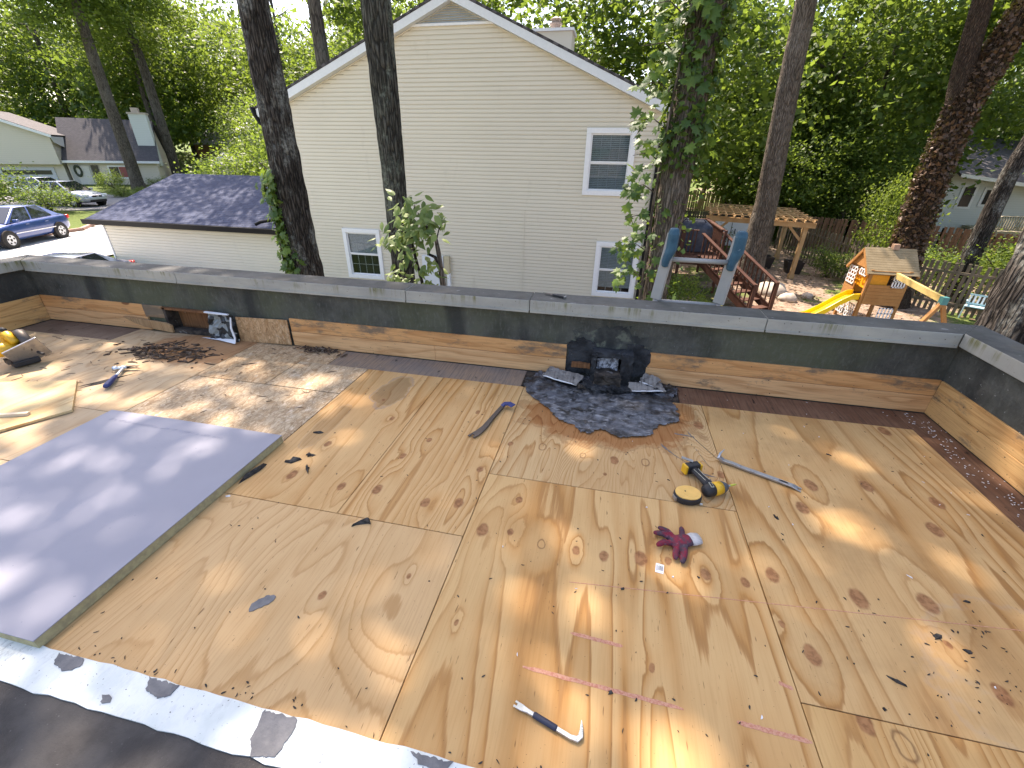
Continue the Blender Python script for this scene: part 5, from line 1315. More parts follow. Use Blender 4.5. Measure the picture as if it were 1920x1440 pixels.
# ---------------------------------------------------------------- cars
def paint(name, c):
    m = N(name); m.p.inputs['Coat Weight'].default_value = 1.0; m.p.inputs['Coat Roughness'].default_value = 0.05
    return m.done(c, 0.35, 0.35, 0.5)
M['carglass'] = flat('car_glass', (0.012, 0.016, 0.02), 0.04, spec=0.9); M['tyre'] = flat('tyre_rubber', (0.02, 0.02, 0.02), .8); M['rim'] = flat('rim_silver', (.62, .63, .65), .35, .1)
M['lamp'] = flat('headlamp_glass', (.75, .78, .8), .1); M['tail'] = flat('red_tail_lamp', (.55, .02, .02), .2)
def car(label, x, y, z, ang, pm, L=4.5, H=1.46):
    t = thing('parked_car', label, 'car', (x, y, z), ang, group='cars parked on the driveways')
    s = L / 4.5
    st = [(-2.25, .38, .78, .66, .84), (-2.14, .27, .96, .80, 1.02), (-1.7, .22, .98, .86, 1.06), (-.9, .2, .96, .88, 1.0), (.4, .2, .93, .88, .97), (1.0, .2, .90, .87, .95), (1.6, .21, .82, .85, .88), (2.05, .25, .70, .78, .75), (2.25, .36, .56, .64, .60)]
    b = MB(); vs = []; fs = []
    for (X, zb, zs, hw, zt) in st:
        half = [(0, zb), (hw * .84, zb), (hw * .97, zb + .12), (hw, (zb + zs) / 2), (hw * .975, zs - .07), (hw * .90, zs), (hw * .45, (zs + zt) / 2 + .03), (0, zt)]
        ring = [(X * s, q, w) for q, w in half] + [(X * s, -q, w) for q, w in half[-2:0:-1]]
        vs += ring
    k = 14
    for i in range(len(st) - 1):
        for j in range(k): fs.append((i * k + j, (i + 1) * k + j, (i + 1) * k + (j + 1) % k, i * k + (j + 1) % k))
    fs.append(tuple(range(k))); fs.append(tuple(range((len(st) - 1) * k, len(st) * k))[::-1])
    b.add(vs, fs); b.build('body', pm, t, smooth=True, local=True, subsurf=1)
    # cabin: pillars and roof in body colour
    base = [(-1.72, .70, .98), (1.08, .70, .90)]; 
    bl, br_, tl, tr = (-1.80 * s, .76, .97), (1.12 * s, .77, .90), (-.98 * s, .56, H - .02), (.22 * s, .58, H)
    b = MB()
    def mir(p): return (p[0], -p[1], p[2])
    b.add([bl, br_, tr, tl, mir(bl), mir(br_), mir(tr), mir(tl), ((tl[0] + tr[0]) / 2, 0, H + .03)],
          [(0, 1, 2, 3), (5, 4, 7, 6), (1, 5, 6, 2), (4, 0, 3, 7), (3, 2, 8), (2, 6, 8), (6, 7, 8), (7, 3, 8)])
    b.build('cabin', pm, t, local=True, bevel=.05, smooth=True)
    def quad(name, pts, off, mt, inset=None):
        P = [Vector(p) for p in pts]; n = (P[1] - P[0]).cross(P[2] - P[0]).normalized(); b = MB()
        c = sum(P, Vector()) / len(P)
        if n.dot(c - Vector((c.x * .6, 0, .6))) < 0: n = -n
        P = [c + (p - c) * (inset or .9) for p in P]
        T = [p + n * off for p in P]; B = [p - n * .02 for p in P]
        m_ = len(P)
        b.add(T + B, [tuple(range(m_))] + [(i, (i + 1) % m_, m_ + (i + 1) % m_, m_ + i) for i in range(m_)]); b.build(name, mt, t, local=True)
    quad('windscreen', [br_, mir(br_), mir(tr), tr], .012, M['carglass'], .93)
    quad('rear_window', [bl, mir(bl), mir(tl), tl], .012, M['carglass'], .9)
    for sg in (1, -1):
        f = (lambda p: p) if sg == 1 else mir
        lerp = lambda a, c, u: tuple(a[i] + (c[i] - a[i]) * u for i in range(3))
        bm, tm = lerp(bl, br_, .56), lerp(tl, tr, .50)
        quad('side_window', [f(lerp(bl, br_, .15)), f(bm), f(tm), f(lerp(tl, tr, .02))], .014, M['carglass'], .9)
        quad('side_window', [f(bm), f(lerp(bl, br_, .95)), f(lerp(tl, tr, .98)), f(tm)], .014, M['carglass'], .9)
        b = MB(); b.cbox((-.2 * s, sg * .885, .52), (2.3 * s, .02, .035)); b.build('side_moulding', M['trim'], t, local=True)
        for X in (-.75, .25):
            b = MB(); b.cbox((X * s, sg * .875, .80), (.18, .03, .03)); b.build('door_handle', pm, t, local=True)
        b = MB(); b.cbox((.78 * s, sg * .93, .98), (.12, .2, .13)); b.build('mirror', pm, t, local=True, bevel=.03)
        b = MB(); b.cbox((2.06 * s, sg * .57, .68), (.26, .30, .13), None, -sg * .35); b.build('headlight', M['lamp'], t, local=True, bevel=.03)
        b = MB(); b.cbox((-2.13 * s, sg * .66, .83), (.18, .26, .16), None, sg * .3); b.build('tail_light', M['tail'], t, local=True, bevel=.03)
        for X in (-1.32 * s, 1.32 * s):
            Mw = Matrix.Translation((X, sg * .80, .315)) @ Matrix.Rotation(math.pi / 2, 4, 'X')
            b = MB(); b.lathe([(.37, -.092), (.37, .092)], 24, Mw); b.build('wheel_arch', M['core'], t, local=True)
            w = MB(); w.lathe([(.20, -.105), (.29, -.105), (.315, -.08), (.315, .08), (.29, .105), (.20, .105)], 24, Mw, caps=False); wo = w.build('wheel', M['tyre'], t, local=True, smooth=True)
            b = MB(); so = -sg
            b.lathe([(.002, -.09 * 1), (.215, -.098), (.215, -.07), (.002, -.07)] if so < 0 else [(.002, .07), (.215, .07), (.215, .098), (.002, .09)], 24, Mw)
            ro = b.build('rim', M['rim'], wo, local=True)
            b = MB()
            for q in range(5):
                a = q * 2 * math.pi / 5 + .3
                b.lathe([(.036, .0), (.036, .012)], 8, Mw @ Matrix.Translation((.14 * math.cos(a), .14 * math.sin(a), (.094 if so > 0 else -.106))))
            b.build('rim_hole', M['core'], wo, local=True)
    b = MB(); b.cbox((2.17 * s, 0, .62), (.12, .62, .11)); b.build('grille', M['core'], t, local=True, bevel=.02)
    b = MB(); b.cbox((2.19 * s, 0, .36), (.14, 1.0, .13)); b.build('lower_intake', M['core'], t, local=True, bevel=.02)
    b = MB(); b.cbox((2.255 * s, 0, .62), (.02, .14, .05)); b.build('badge', M['rim'], t, local=True)
    b = MB(); b.cbox((-2.24 * s, 0, .70), (.04, .5, .13)); b.build('licence_plate', M['trim'], t, local=True)
    return t
car('blue sedan parked on the pale driveway', -24.95, 14.55, -2.195, math.atan2(-.94, .34), paint('blue_paint', (.004, .04, .19)))
car('silver sedan parked in front of the beige split level house', -35.0, 24.2, -1.895, math.radians(2), paint('silver_paint', (.42, .46, .52)))
car('white car parked behind the silver sedan', -40.5, 26.6, -1.895, math.radians(8), paint('white_paint', (.66, .67, .68)))
car('dark blue car mostly hidden behind the parapet corner', -15.2, 9.3, -2.68, math.atan2(-.94, .34), paint('dark_blue_paint', (.05, .07, .12)), 4.5, 1.42)

# ================================================================== BACK YARD (right)
GZ = -3.3
def wood(name, c1, c2, sc=3.0, rough=0.7, stretch=(1, 1, 1), grime=None):
    m = N(name)
    a = m.noise(sc, 5, 0.6, m.mapped(stretch)); f = m.noise(40, 4, 0.6, m.mapped(stretch))
    r = m.n('ObjectInfo', out=5)
    col = m.mix(m.rng(a, 0.3, 0.7), c1, c2); col = m.mix(m.rng(f, 0.5, 0.7, 0, .4), col, tuple(x * .6 for x in c1))
    col = m.mix(m.math('MULTIPLY', r, .35), col, tuple(x * .7 for x in c2))
    if grime: col = m.mix(m.rng(m.noise(1.3, 5, .6), .45, .65, 0, .7), col, grime)
    return m.done(col, rough, 0, 0.25)
M['cedar'] = wood('cedar_lumber', (0.44, 0.26, 0.115), (0.56, 0.365, 0.18))
M['playwood'] = wood('orange_stained_wood', (0.34, 0.155, 0.05), (0.43, 0.215, 0.075))
M['greyslat'] = wood('tan_roof_slats', (0.22, 0.165, 0.09), (0.30, 0.235, 0.14))
M['decking'] = wood('red_brown_deck', (0.062, 0.026, 0.018), (0.105, 0.046, 0.030))
M['fence'] = wood('grey_brown_fence', (0.135, 0.105, 0.075), (0.21, 0.165, 0.115), grime=(0.07, 0.085, 0.04))
M['fence2'] = wood('red_brown_fence', (0.155, 0.082, 0.05), (0.22, 0.125, 0.078))
M['newdeck'] = wood('weathered_treated_deck', (0.34, 0.30, 0.22), (0.44, 0.39, 0.29))
def post(t, name, a, b, w, mat, h=None):
    q = MB(); q.bar(a, b, w, h or w); return q.build(name, mat, t)

# pergola
pg = thing('pergola', 'new cedar pergola with slatted roof in the back yard', 'pergola', (6.7, 25, GZ))
c00, c10, c11, c01 = Vector((4.75, 23.2, 0)), Vector((8.29, 22.0, 0)), Vector((9.05, 26.6, 0)), Vector((5.5, 27.8, 0))
for c in (c00, c10, c11, c01):
    post(pg, 'post', (c.x, c.y, GZ), (c.x, c.y, -0.98), 0.16, M['cedar'])
    post(pg, 'post_foot', (c.x, c.y, GZ), (c.x, c.y, GZ + .22), 0.21, M['cedar'])
for a, b_ in ((c00, c10), (c01, c11)):
    d = (b_ - a).normalized()
    for o in (-.10, .10):
        n = Vector((-d.y, d.x, 0)) * o
        post(pg, 'beam', a - d * .35 + n + Vector((0, 0, -1.0)), b_ + d * .35 + n + Vector((0, 0, -1.0)), .045, M['cedar'], .2)
    post(pg, 'brace', a + d * .06 + Vector((0, 0, -1.65)), a + d * .62 + Vector((0, 0, -1.1)), .07, M['cedar'], .1)
    post(pg, 'brace', b_ - d * .06 + Vector((0, 0, -1.65)), b_ - d * .62 + Vector((0, 0, -1.1)), .07, M['cedar'], .1)
for a, b_ in ((c00, c01), (c10, c11)):
    d = (b_ - a).normalized()
    post(pg, 'brace', a + d * .06 + Vector((0, 0, -1.65)), a + d * .62 + Vector((0, 0, -1.1)), .1, M['cedar'], .07)
    post(pg, 'brace', b_ - d * .06 + Vector((0, 0, -1.65)), b_ - d * .62 + Vector((0, 0, -1.1)), .1, M['cedar'], .07)
for i in range(13):
    u = i / 12
    a = c00.lerp(c10, u * 1.1 - .05); b_ = c01.lerp(c11, u * 1.1 - .05); d = (b_ - a).normalized()
    post(pg, 'rafter', a - d * .45 + Vector((0, 0, -.82)), b_ + d * .45 + Vector((0, 0, -.82)), .05, M['cedar'], .10)
for i in range(6):
    u = i / 5
    a = c00.lerp(c01, u * 1.1 - .05); b_ = c10.lerp(c11, u * 1.1 - .05); d = (b_ - a).normalized()
    post(pg, 'purlin', a - d * .3 + Vector((0, 0, -.752)), b_ + d * .3 + Vector((0, 0, -.752)), .05, M['cedar'], .04)

# planters under the pergola, white board behind, rocks
M['planter'] = flat('dark_planter', (.035, .026, .022), .8)
for i, (x, y, w, lab) in enumerate(((7.6, 24.2, .9, 'dark box planter under the pergola between the posts'), (8.75, 23.3, .7, 'dark tapered planter beside the near pergola post'), (6.6, 25.6, .7, 'dark box planter farthest under the pergola'))):
    b = MB(); h = .55
    b.add([(x - w * .4, y - w * .4, GZ), (x + w * .4, y - w * .4, GZ), (x + w * .4, y + w * .4, GZ), (x - w * .4, y + w * .4, GZ), (x - w * .5, y - w * .5, GZ + h), (x + w * .5, y - w * .5, GZ + h), (x + w * .5, y + w * .5, GZ + h), (x - w * .5, y + w * .5, GZ + h),
           (x - w * .44, y - w * .44, GZ + h), (x + w * .44, y - w * .44, GZ + h), (x + w * .44, y + w * .44, GZ + h), (x - w * .44, y + w * .44, GZ + h), (x - w * .4, y - w * .4, GZ + .35), (x + w * .4, y - w * .4, GZ + .35), (x + w * .4, y + w * .4, GZ + .35), (x - w * .4, y + w * .4, GZ + .35)],
          [(0, 1, 5, 4), (1, 2, 6, 5), (2, 3, 7, 6), (3, 0, 4, 7), (4, 5, 9, 8), (5, 6, 10, 9), (6, 7, 11, 10), (7, 4, 8, 11), (8, 9, 13, 12), (9, 10, 14, 13), (10, 11, 15, 14), (11, 8, 12, 15), (12, 13, 14, 15)])
    tag(b.build('planter', M['planter'], bevel=.015), lab, 'planter', 'planters under the pergola')
ws = thing('white_shed', 'white panelled shed wall seen under the pergola roof', 'shed', (7.3, 31, GZ))
b = MB(); b.box(6.3, 8.35, 30.2, 32, GZ, -1.75); b.build('wall', M['trim'], ws, bevel=.02)
b = MB(); b.box(6.2, 8.45, 30.1, 32.1, -1.75, -1.62); b.build('roof', M['blackm'], ws)
b = MB(); b.box(7.5, 7.54, 30.15, 30.19, -2.6, -2.3); b.build('door_handle', M['blackm'], ws)
b = MB(); b.box(7.28, 7.30, 30.17, 30.198, GZ, -1.78); b.build('door_seam', M['core'], ws)
ar_ = thing('arched_shed', 'small arched shed with white end beyond the pergola', 'shed', (19.2, 53, GZ))
prof = [(-1.3, GZ)] + [(-1.3 * math.cos(t), -1.9 + 1.9 * math.sin(t)) for t in [i * math.pi / 10 for i in range(11)]] + [(1.3, GZ)]
b = MB(); b.prism([(18.6 + x, z) for x, z in prof], -56, -52.0, MWALL); b.build('cover', M['shingle'], ar_)
b = MB(); b.prism([(18.6 + x * .95, z * .97 - .1) for x, z in prof], -51.99, -51.9, MWALL); b.build('end_panel', M['trim'], ar_)

def rock(x, y, z, r, sd, lab, mat):
    b = MB(); vs = []; n, mm = 12, 8
    for j in range(mm + 1):
        for i in range(n):
            t, p = 2 * math.pi * i / n, math.pi * j / mm
            v = Vector((math.cos(t) * math.sin(p), math.sin(t) * math.sin(p), .6 * math.cos(p)))
            v *= r * (1 + .35 * noise.noise(v * 1.6 + Vector((sd, 0, 0)))); vs.append(v + Vector((x, y, z + r * .25)))
    fs = [(j * n + i, (j + 1) * n + i, (j + 1) * n + (i + 1) % n, j * n + (i + 1) % n) for j in range(mm) for i in range(n)]
    b.add(vs, fs); tag(b.build('garden_rock', mat, smooth=True), lab, 'rock', 'rocks on the bare yard')
M['rock'] = mat_noise('pale_rock', (.34, .29, .24), (.46, .40, .33), 6, rough=.9, bump=.5)
rock(6.6, 19.0, GZ, .55, 1, 'pale boulder at the foot of the slim trunk', M['rock'])
rock(7.0, 18.2, GZ, .32, 5, 'smaller brown rock right of the pale boulder', M['rock'])
rock(7.9, 18.8, GZ, .22, 9, 'low rock in the middle of the bare yard', M['rock'])

# brown deck with stairs and grill
dk = thing('backyard_deck', 'red brown wooden deck with railings and stairs behind the ladder', 'deck', (3.4, 20, GZ))
DZ = -1.95
for i in range(26):
    y = 18.4 + i * .15
    b = MB(); b.box(1.2, 4.35, y + .006, y + .144, DZ - .04, DZ); b.build('deck_board', M['decking'], dk)
for x, y in ((1.3, 18.45), (4.3, 18.45), (4.3, 22.2), (1.3, 22.2), (2.8, 18.45)): post(dk, 'post', (x, y, GZ), (x, y, DZ + 1.05), .1, M['decking'])
for y in (18.42,): post(dk, 'rim_joist', (1.2, y - .04, DZ - .15), (4.4, y - .04, DZ - .15), .04, M['decking'], .22)
post(dk, 'rim_joist', (4.4, 18.4, DZ - .15), (4.4, 22.3, DZ - .15), .04, M['decking'], .22)
def railing(t, a, b_, h, n, mat, w=.04, name='baluster'):
    a, b_ = Vector(a), Vector(b_)
    post(t, 'top_rail', a + Vector((0, 0, h)), b_ + Vector((0, 0, h)), .14, mat, .04)
    post(t, 'bottom_rail', a + Vector((0, 0, .12)), b_ + Vector((0, 0, .12)), .05, mat, .08)
    me = None
    for i in range(n):
        p = a.lerp(b_, (i + .5) / n)
        q = MB(); q.bar((0, 0, .1), (0, 0, h - .02), w, w)
        if me is None: me = q.mesh(name, mat)
        o = bpy.data.objects.new(name, me); COL.objects.link(o); o.parent = t; o.matrix_parent_inverse = PM[t.name].inverted(); o.location = p
railing(dk, (1.3, 18.45, DZ), (3.35, 18.45, DZ), 1.0, 15, M['decking'])
railing(dk, (4.3, 18.9, DZ), (4.3, 22.2, DZ), 1.0, 22, M['decking'])
railing(dk, (1.3, 22.2, DZ), (4.3, 22.2, DZ), 1.0, 18, M['decking'])
S_a, S_b = Vector((3.85, 18.35, DZ)), Vector((5.35, 15.9, GZ + .12))
sd_ = (S_b - S_a); sdh = Vector((sd_.x, sd_.y, 0)).normalized(); sn = Vector((-sdh.y, sdh.x, 0))
for k in (-1, 1):
    post(dk, 'stringer', S_a + sn * .48 * k, S_b + sn * .48 * k, .05, M['decking'], .26)
    railing(dk, S_a + sn * .48 * k, S_b + sn * .48 * k, .95, 14, M['decking'])
    post(dk, 'newel_post', S_b + sn * .48 * k - Vector((0, 0, .15)), S_b + sn * .48 * k + Vector((0, 0, 1.0)), .1, M['decking'])
for i in range(7):
    p = S_a.lerp(S_b, (i + .5) / 7); b = MB(); b.cbox(p, (.28, .96, .04), None, math.atan2(sdh.y, sdh.x)); b.build('stair_tread', M['decking'], dk)
gr = thing('covered_grill', 'barbecue grill under a dark blue cover on the brown deck', 'grill', (3.3, 19.9, DZ))
b = MB(); r_ = random.Random(2); vs = []
prof = [(.80, .36, .02), (.84, .38, .45), (.86, .40, .90), (.74, .36, 1.02), (.50, .28, 1.20), (.42, .2, 1.26)]
n = 20
for (hx, hy, z) in prof:
    for i in range(n):
        t = 2 * math.pi * i / n; cx, sy = math.cos(t), math.sin(t)
        k_ = 1 / max(abs(cx), abs(sy)) ** .75
        f = 1 + .07 * noise.noise((cx * 2, sy * 2, z * 3)) + .03 * math.sin(9 * t) * (1 - z)
        vs.append((3.3 + hx * cx * k_ * f, 19.9 + hy * sy * k_ * f, DZ + z + .03 * noise.noise((cx * 3, sy * 3, z))))
fs = [(j * n + i, j * n + (i + 1) % n, (j + 1) * n + (i + 1) % n, (j + 1) * n + i) for j in range(len(prof) - 1) for i in range(n)] + [tuple(range((len(prof) - 1) * n, len(prof) * n))]
b.add(vs, fs); b.build('cover', mat_noise('navy_grill_cover', (.022, .028, .045), (.05, .06, .085), 5, rough=.5, bump=.5, bscale=8), gr, smooth=True, subsurf=1)
b = MB(); b.tube([(2.85, 19.58, DZ + 1.16), (2.95, 19.54, DZ + 1.27), (3.65, 19.54, DZ + 1.27), (3.75, 19.58, DZ + 1.16)], .025, 7); b.build('cover_handle', M['navy'], gr)

# extension ladder leaning outside the parapet
ld = thing('extension_ladder', 'aluminium ladder with blue rail mitts standing above the parapet', 'ladder', (0.62, 3.6, -3.3))
M['alu'] = bare('brushed_aluminium', (.33, .325, .31), .5, .25, (.30, .30, .30), .4, 12)
M['mitt'] = mat_noise('blue_ladder_mitt', (.016, .066, .105), (.03, .095, .14), 14, rough=.65, c3=(.25, .33, .38), s3=22, lo3=.66, hi3=.72)
def lad(x, z): return Vector((x, 3.245 + (0.56 - z) * 0.22 if z < .56 else 3.245 - (z - .56) * .05, z))
for x, x2 in ((.385, .425), (.815, .845)):
    b = MB(); b.bar(lad(x - .012, -3.28), lad(x, .56), .028, .075); b.bar(lad(x, .56), lad(x2, 1.02), .028, .075); b.build('rail', M['alu'], ld, bevel=.004)
for z in [(-3.115 + .305 * i) for i in range(14)]:
    if z > .95: break
    b = MB(); b.tube([lad(.395, z), lad(.825, z)], .0165, 12); b.build('rung', M['alu'], ld, smooth=True)
for x, x2 in ((.405, .428), (.83, .852)):
    b = MB(); P = [lad(x, .80), lad(x, .84), lad(x2, .92), lad(x2, 1.02), lad(x2, 1.055)]
    vs = []
    for p, (w, h) in zip(P, ((.022, .045), (.026, .050), (.036, .054), (.036, .052), (.027, .040))):
        for i in range(12):
            t = 2 * math.pi * i / 12; c_, s_ = math.cos(t), math.sin(t); k_ = 1 / max(abs(c_), abs(s_)) ** .6
            vs.append((p.x + w * c_ * k_, p.y + h * s_ * k_, p.z))
    b.add(vs, [(j * 12 + i, j * 12 + (i + 1) % 12, (j + 1) * 12 + (i + 1) % 12, (j + 1) * 12 + i) for j in range(4) for i in range(12)] + [tuple(range(48, 60)), tuple(range(12))[::-1]])
    b.build('rail_mitt', M['mitt'], ld, bevel=.008)

# playhouse tower with slide and swing beam
ph = thing('playhouse', 'orange wooden playhouse tower with slatted roof, slide and swing beam', 'playhouse', (8.75, 16.1, GZ))
X0, X1, Y0_, Y1_ = 8.08, 9.12, 15.55, 16.75
for x in (X0, X1):
    for y in (Y0_, Y1_): post(ph, 'post', (x, y, GZ), (x, y, -1.48), .09, M['playwood'])
PZ = -2.45
b = MB(); b.box(X0 - .05, X1 + .05, Y0_ - .02, Y1_ + .02, PZ - .06, PZ); b.build('platform', M['playwood'], ph)
for k in range(6):
    z = PZ - .10 + .105 * k
    b = MB(); b.box(X0 + .02, X1 - .02, Y0_ - .075, Y0_ - .05, z, z + .10); b.build('wall_plank', M['playwood'], ph)
for k in range(5):
    z = PZ - .10 + .105 * k
    b = MB(); b.box(X0 - .075, X0 - .05, Y0_ + .55, Y1_, z, z + .10); b.build('wall_plank', M['playwood'], ph)
b = MB(); b.box(X0, X1, Y0_ - .06, Y0_ - .04, -1.62, -1.50); b.build('header', M['playwood'], ph)
b = MB(); b.box(X0 - .06, X0 - .04, Y0_, Y1_, -1.62, -1.50); b.build('header', M['playwood'], ph)
def lattice(x0, x1, y0, y1, z0, z1, axis_, nx_, nz_):
    b = MB(); w = .022
    def bx(u0, u1, a, c):
        if axis_ == 'x': b.box(x0 + (x1 - x0) * u0, x0 + (x1 - x0) * u1, y0, y1, a, c)
        else: b.box(x0, x1, y0 + (y1 - y0) * u0, y0 + (y1 - y0) * u1, a, c)
    L = (x1 - x0) if axis_ == 'x' else (y1 - y0); e = w / L
    for i in range(nx_ + 1): u = i / nx_ * (1 - e * 1.6); bx(u, u + e * 1.6, z0, z1)
    for i in range(nz_ + 1): z = z0 + (z1 - z0 - w * 1.6) * i / nz_; bx(0, 1, z, z + w * 1.6)
    b.build('window_lattice', M['trim'], ph)
lattice(X1 - .42, X1 - .07, Y0_ - .10, Y0_ - .08, -1.98, -1.58, 'x', 4, 2)
lattice(X0 + .55, X1 - .08, Y0_ - .10, Y0_ - .08, -3.15, -2.62, 'x', 4, 3)
lattice(X0 - .10, X0 - .08, Y0_ + .62, Y1_ - .05, -2.1, -1.55, 'y', 3, 4)
lattice(X0 - .10, X0 - .08, Y0_ + .05, Y0_ + .5, -1.72, -1.52, 'y', 3, 1)
lattice(X0 - .10, X0 - .08, Y0_ + .05, Y0_ + .5, -3.1, -2.62, 'y', 3, 3)
lattice(X0 - .10, X0 - .08, Y0_ + .65, Y0_ + 1.1, -3.1, -2.7, 'y', 3, 2)
M['ytarp'] = flat('orange_tarp', (.72, .30, .01), .5); M['slide'] = flat('yellow_slide', (.80, .52, .01), .3)
b = MB(); b.box(X0 + .03, X0 + .55, Y0_ + .02, Y0_ + .035, PZ + .42, -1.64); b.build('orange_panel', M['ytarp'], ph)
b = MB(); b.box(X0 + .1, X1 - .2, Y1_ - .03, Y1_ - .01, PZ, -1.62); b.build('orange_panel', M['ytarp'], ph)
b = MB(); b.box(X0 + .03, X0 + .045, Y0_ + .05, Y1_ - .05, PZ + .35, -1.70); b.build('orange_panel', M['ytarp'], ph)
# roof slats both slopes
yr, zr, ze = 16.12, -0.92, -1.60
for sgn in (-1, 1):
    for k in range(11):
        u0, u1 = k / 11, (k + .92) / 11
        ya, yb = yr + sgn * .68 * u0, yr + sgn * .68 * u1; za, zb = zr + (ze - zr) * u0, zr + (ze - zr) * u1
        b = MB(); o_ = Vector((0, sgn * .012, .014))
        p = [Vector((X0 - .16, ya, za)), Vector((X1 + .22, ya, za)), Vector((X1 + .22, yb, zb)), Vector((X0 - .16, yb, zb))]
        b.add(p + [q + o_ for q in p], [(0, 3, 2, 1), (4, 5, 6, 7), (0, 1, 5, 4), (1, 2, 6, 5), (2, 3, 7, 6), (3, 0, 4, 7)]); b.build('roof_slat', M['greyslat'], ph)
    for xx_ in (X0 - .14, X1 + .2):
        post(ph, 'roof_rafter', (xx_, yr, zr - .05), (xx_, yr + sgn * .68, ze - .05), .05, M['playwood'], .08)
b = MB(); b.cbox((8.75, 16.12, -.86), (.16, .16, .16)); b.build('toy_chimney', wood('chimney_wood', (.35, .22, .15), (.42, .28, .2)), ph)
b = MB(); b.prism([(yr - .5, ze + .12), (yr + .5, ze + .12), (yr, zr - .15)], X0 - .10, X0 - .08, Matrix(((0, 0, 1, 0), (1, 0, 0, 0), (0, 1, 0, 0), (0, 0, 0, 1)))); b.build('gable_board', M['playwood'], ph)
# slide with raised sides
P = [(X0 - .05, 15.82, PZ + .06), (X0 - .25, 15.80, PZ + .04), (X0 - .55, 15.75, PZ - .15), (X0 - .95, 15.68, PZ - .46), (X0 - 1.35, 15.6, PZ - .70), (X0 - 1.6, 15.55, PZ - .76)]
b = MB(); vs = []
for p in P:
    for (dy, dz) in ((-.26, .14), (-.23, .15), (-.20, .0), (.20, .0), (.23, .15), (.26, .14), (.26, -.05), (-.26, -.05)): vs.append((p[0], p[1] + dy, p[2] + dz))
b.add(vs, [(j * 8 + i, (j + 1) * 8 + i, (j + 1) * 8 + (i + 1) % 8, j * 8 + (i + 1) % 8) for j in range(len(P) - 1) for i in range(8)] + [tuple(range(8)), tuple(range((len(P) - 1) * 8, len(P) * 8))[::-1]])
b.build('slide', M['slide'], ph, bevel=.01)
post(ph, 'swing_beam', (8.75, 15.5, -1.60), (8.88, 13.35, -1.76), .09, wood('yellow_beam', (.46, .34, .12), (.55, .42, .17)), .16)
b = MB(); b.cbox((8.88, 13.4, -1.77), (.14, .16, .2)); b.build('beam_bracket', flat('teal_bracket', (.05, .20, .20), .5), ph)
post(ph, 'frame_leg', (8.86, 13.4, -1.85), (8.05, 13.2, GZ), .09, M['playwood']); post(ph, 'frame_leg', (8.90, 13.4, -1.85), (9.5, 13.3, GZ), .09, M['playwood'])

# glider bench swing
gs = thing('glider_swing', 'small pale teal slatted swing seat near the right fence', 'swing', (12.55, 17.2, -2.95))
M['teal'] = flat('pale_teal_plastic', (.42, .62, .64), .5)
SW = frame(12.55, 17.25, -2.85, math.radians(-35))
b = MB(); b.cbox((0, 0, 0), (.75, .3, .04), SW); b.build('seat', M['teal'], gs, bevel=.01)
b = MB(); b.cbox((0, .16, .36), (.75, .04, .05), SW); b.cbox((0, .16, .06), (.75, .04, .05), SW); b.build('back_frame', M['teal'], gs)
for k in range(7):
    b = MB(); b.cbox((-.32 + .107 * k, .16, .21), (.05, .025, .28), SW); b.build('back_slat', M['trim'], gs)
for k in (-1, 1):
    b = MB(); b.tube([SW @ Vector((.37 * k, .0, 0)), SW @ Vector((.37 * k, 0, -.46))], .02, 6); b.build('leg', M['teal'], gs)
    b = MB(); b.cbox((.37 * k, .02, .16), (.04, .28, .04), SW); b.build('arm_rest', M['teal'], gs)

# fences --------------------------------------------------------------------
def fence(label, pts, h, mat, pitch=.145, w=.10, alt=True, jag=.04, seed=1):
    r = random.Random(seed)
    t = thing('wood_fence', label, 'fence', (*pts[0], GZ), group='board fences round the yards')
    b = MB(); b.box(-w / 2, w / 2, -.01, .01, 0, h); b.v[4].z -= .03; me = b.mesh('picket', mat)
    for a, c in zip(pts[:-1], pts[1:]):
        a, c = Vector((*a, 0)), Vector((*c, 0)); L = (c - a).length; d = (c - a) / L; nrm = Vector((-d.y, d.x, 0)); n = int(L / pitch)
        for i in range(n):
            p = a + d * (i + .5) * pitch + nrm * ((.035 if i % 2 else -.035) if alt else .03)
            o = bpy.data.objects.new('picket', me); COL.objects.link(o); o.parent = t; o.matrix_parent_inverse = PM[t.name].inverted()
            o.location = (p.x, p.y, gz(p.x, p.y) - r.uniform(0, jag)); o.rotation_euler = (r.gauss(0, .012), r.gauss(0, .012), math.atan2(d.y, d.x))
        for z in (.35, h - .35): post(t, 'rail', a + Vector((0, 0, GZ + z)), c + Vector((0, 0, GZ + z)), .04, mat, .08)
        k = max(1, int(L / 2.4))
        for i in range(k + 1):
            p = a.lerp(c, i / k); post(t, 'post', (p.x, p.y, GZ), (p.x, p.y, GZ + h - .1), .09, mat)
    return t
fence('grey brown board fence running behind the playhouse', [(10.0, 30.2), (10.9, 18.8), (13.2, 17.1), (16.8, 13.0)], 1.75, M['fence'], .16, .095, seed=2)
fence('red brown board fence of the next yard behind the leaning tree', [(11.2, 31.2), (13.6, 30.2), (17.4, 28.6), (20.5, 24.0), (23, 20.5)], 1.8, M['fence2'], .165, .14, seed=3)
fence('dark board fence across the yard behind the pergola', [(1.4, 33.0), (9.8, 30.6)], 1.8, M['fence'], .15, .13, False, seed=4)
fence('weathered fence climbing into the dark woods beyond the pergola', [(4.5, 50), (11.5, 46.5), (14.5, 37.5)], 2.1, M['fence'], .22, .18, False, .25, seed=5)

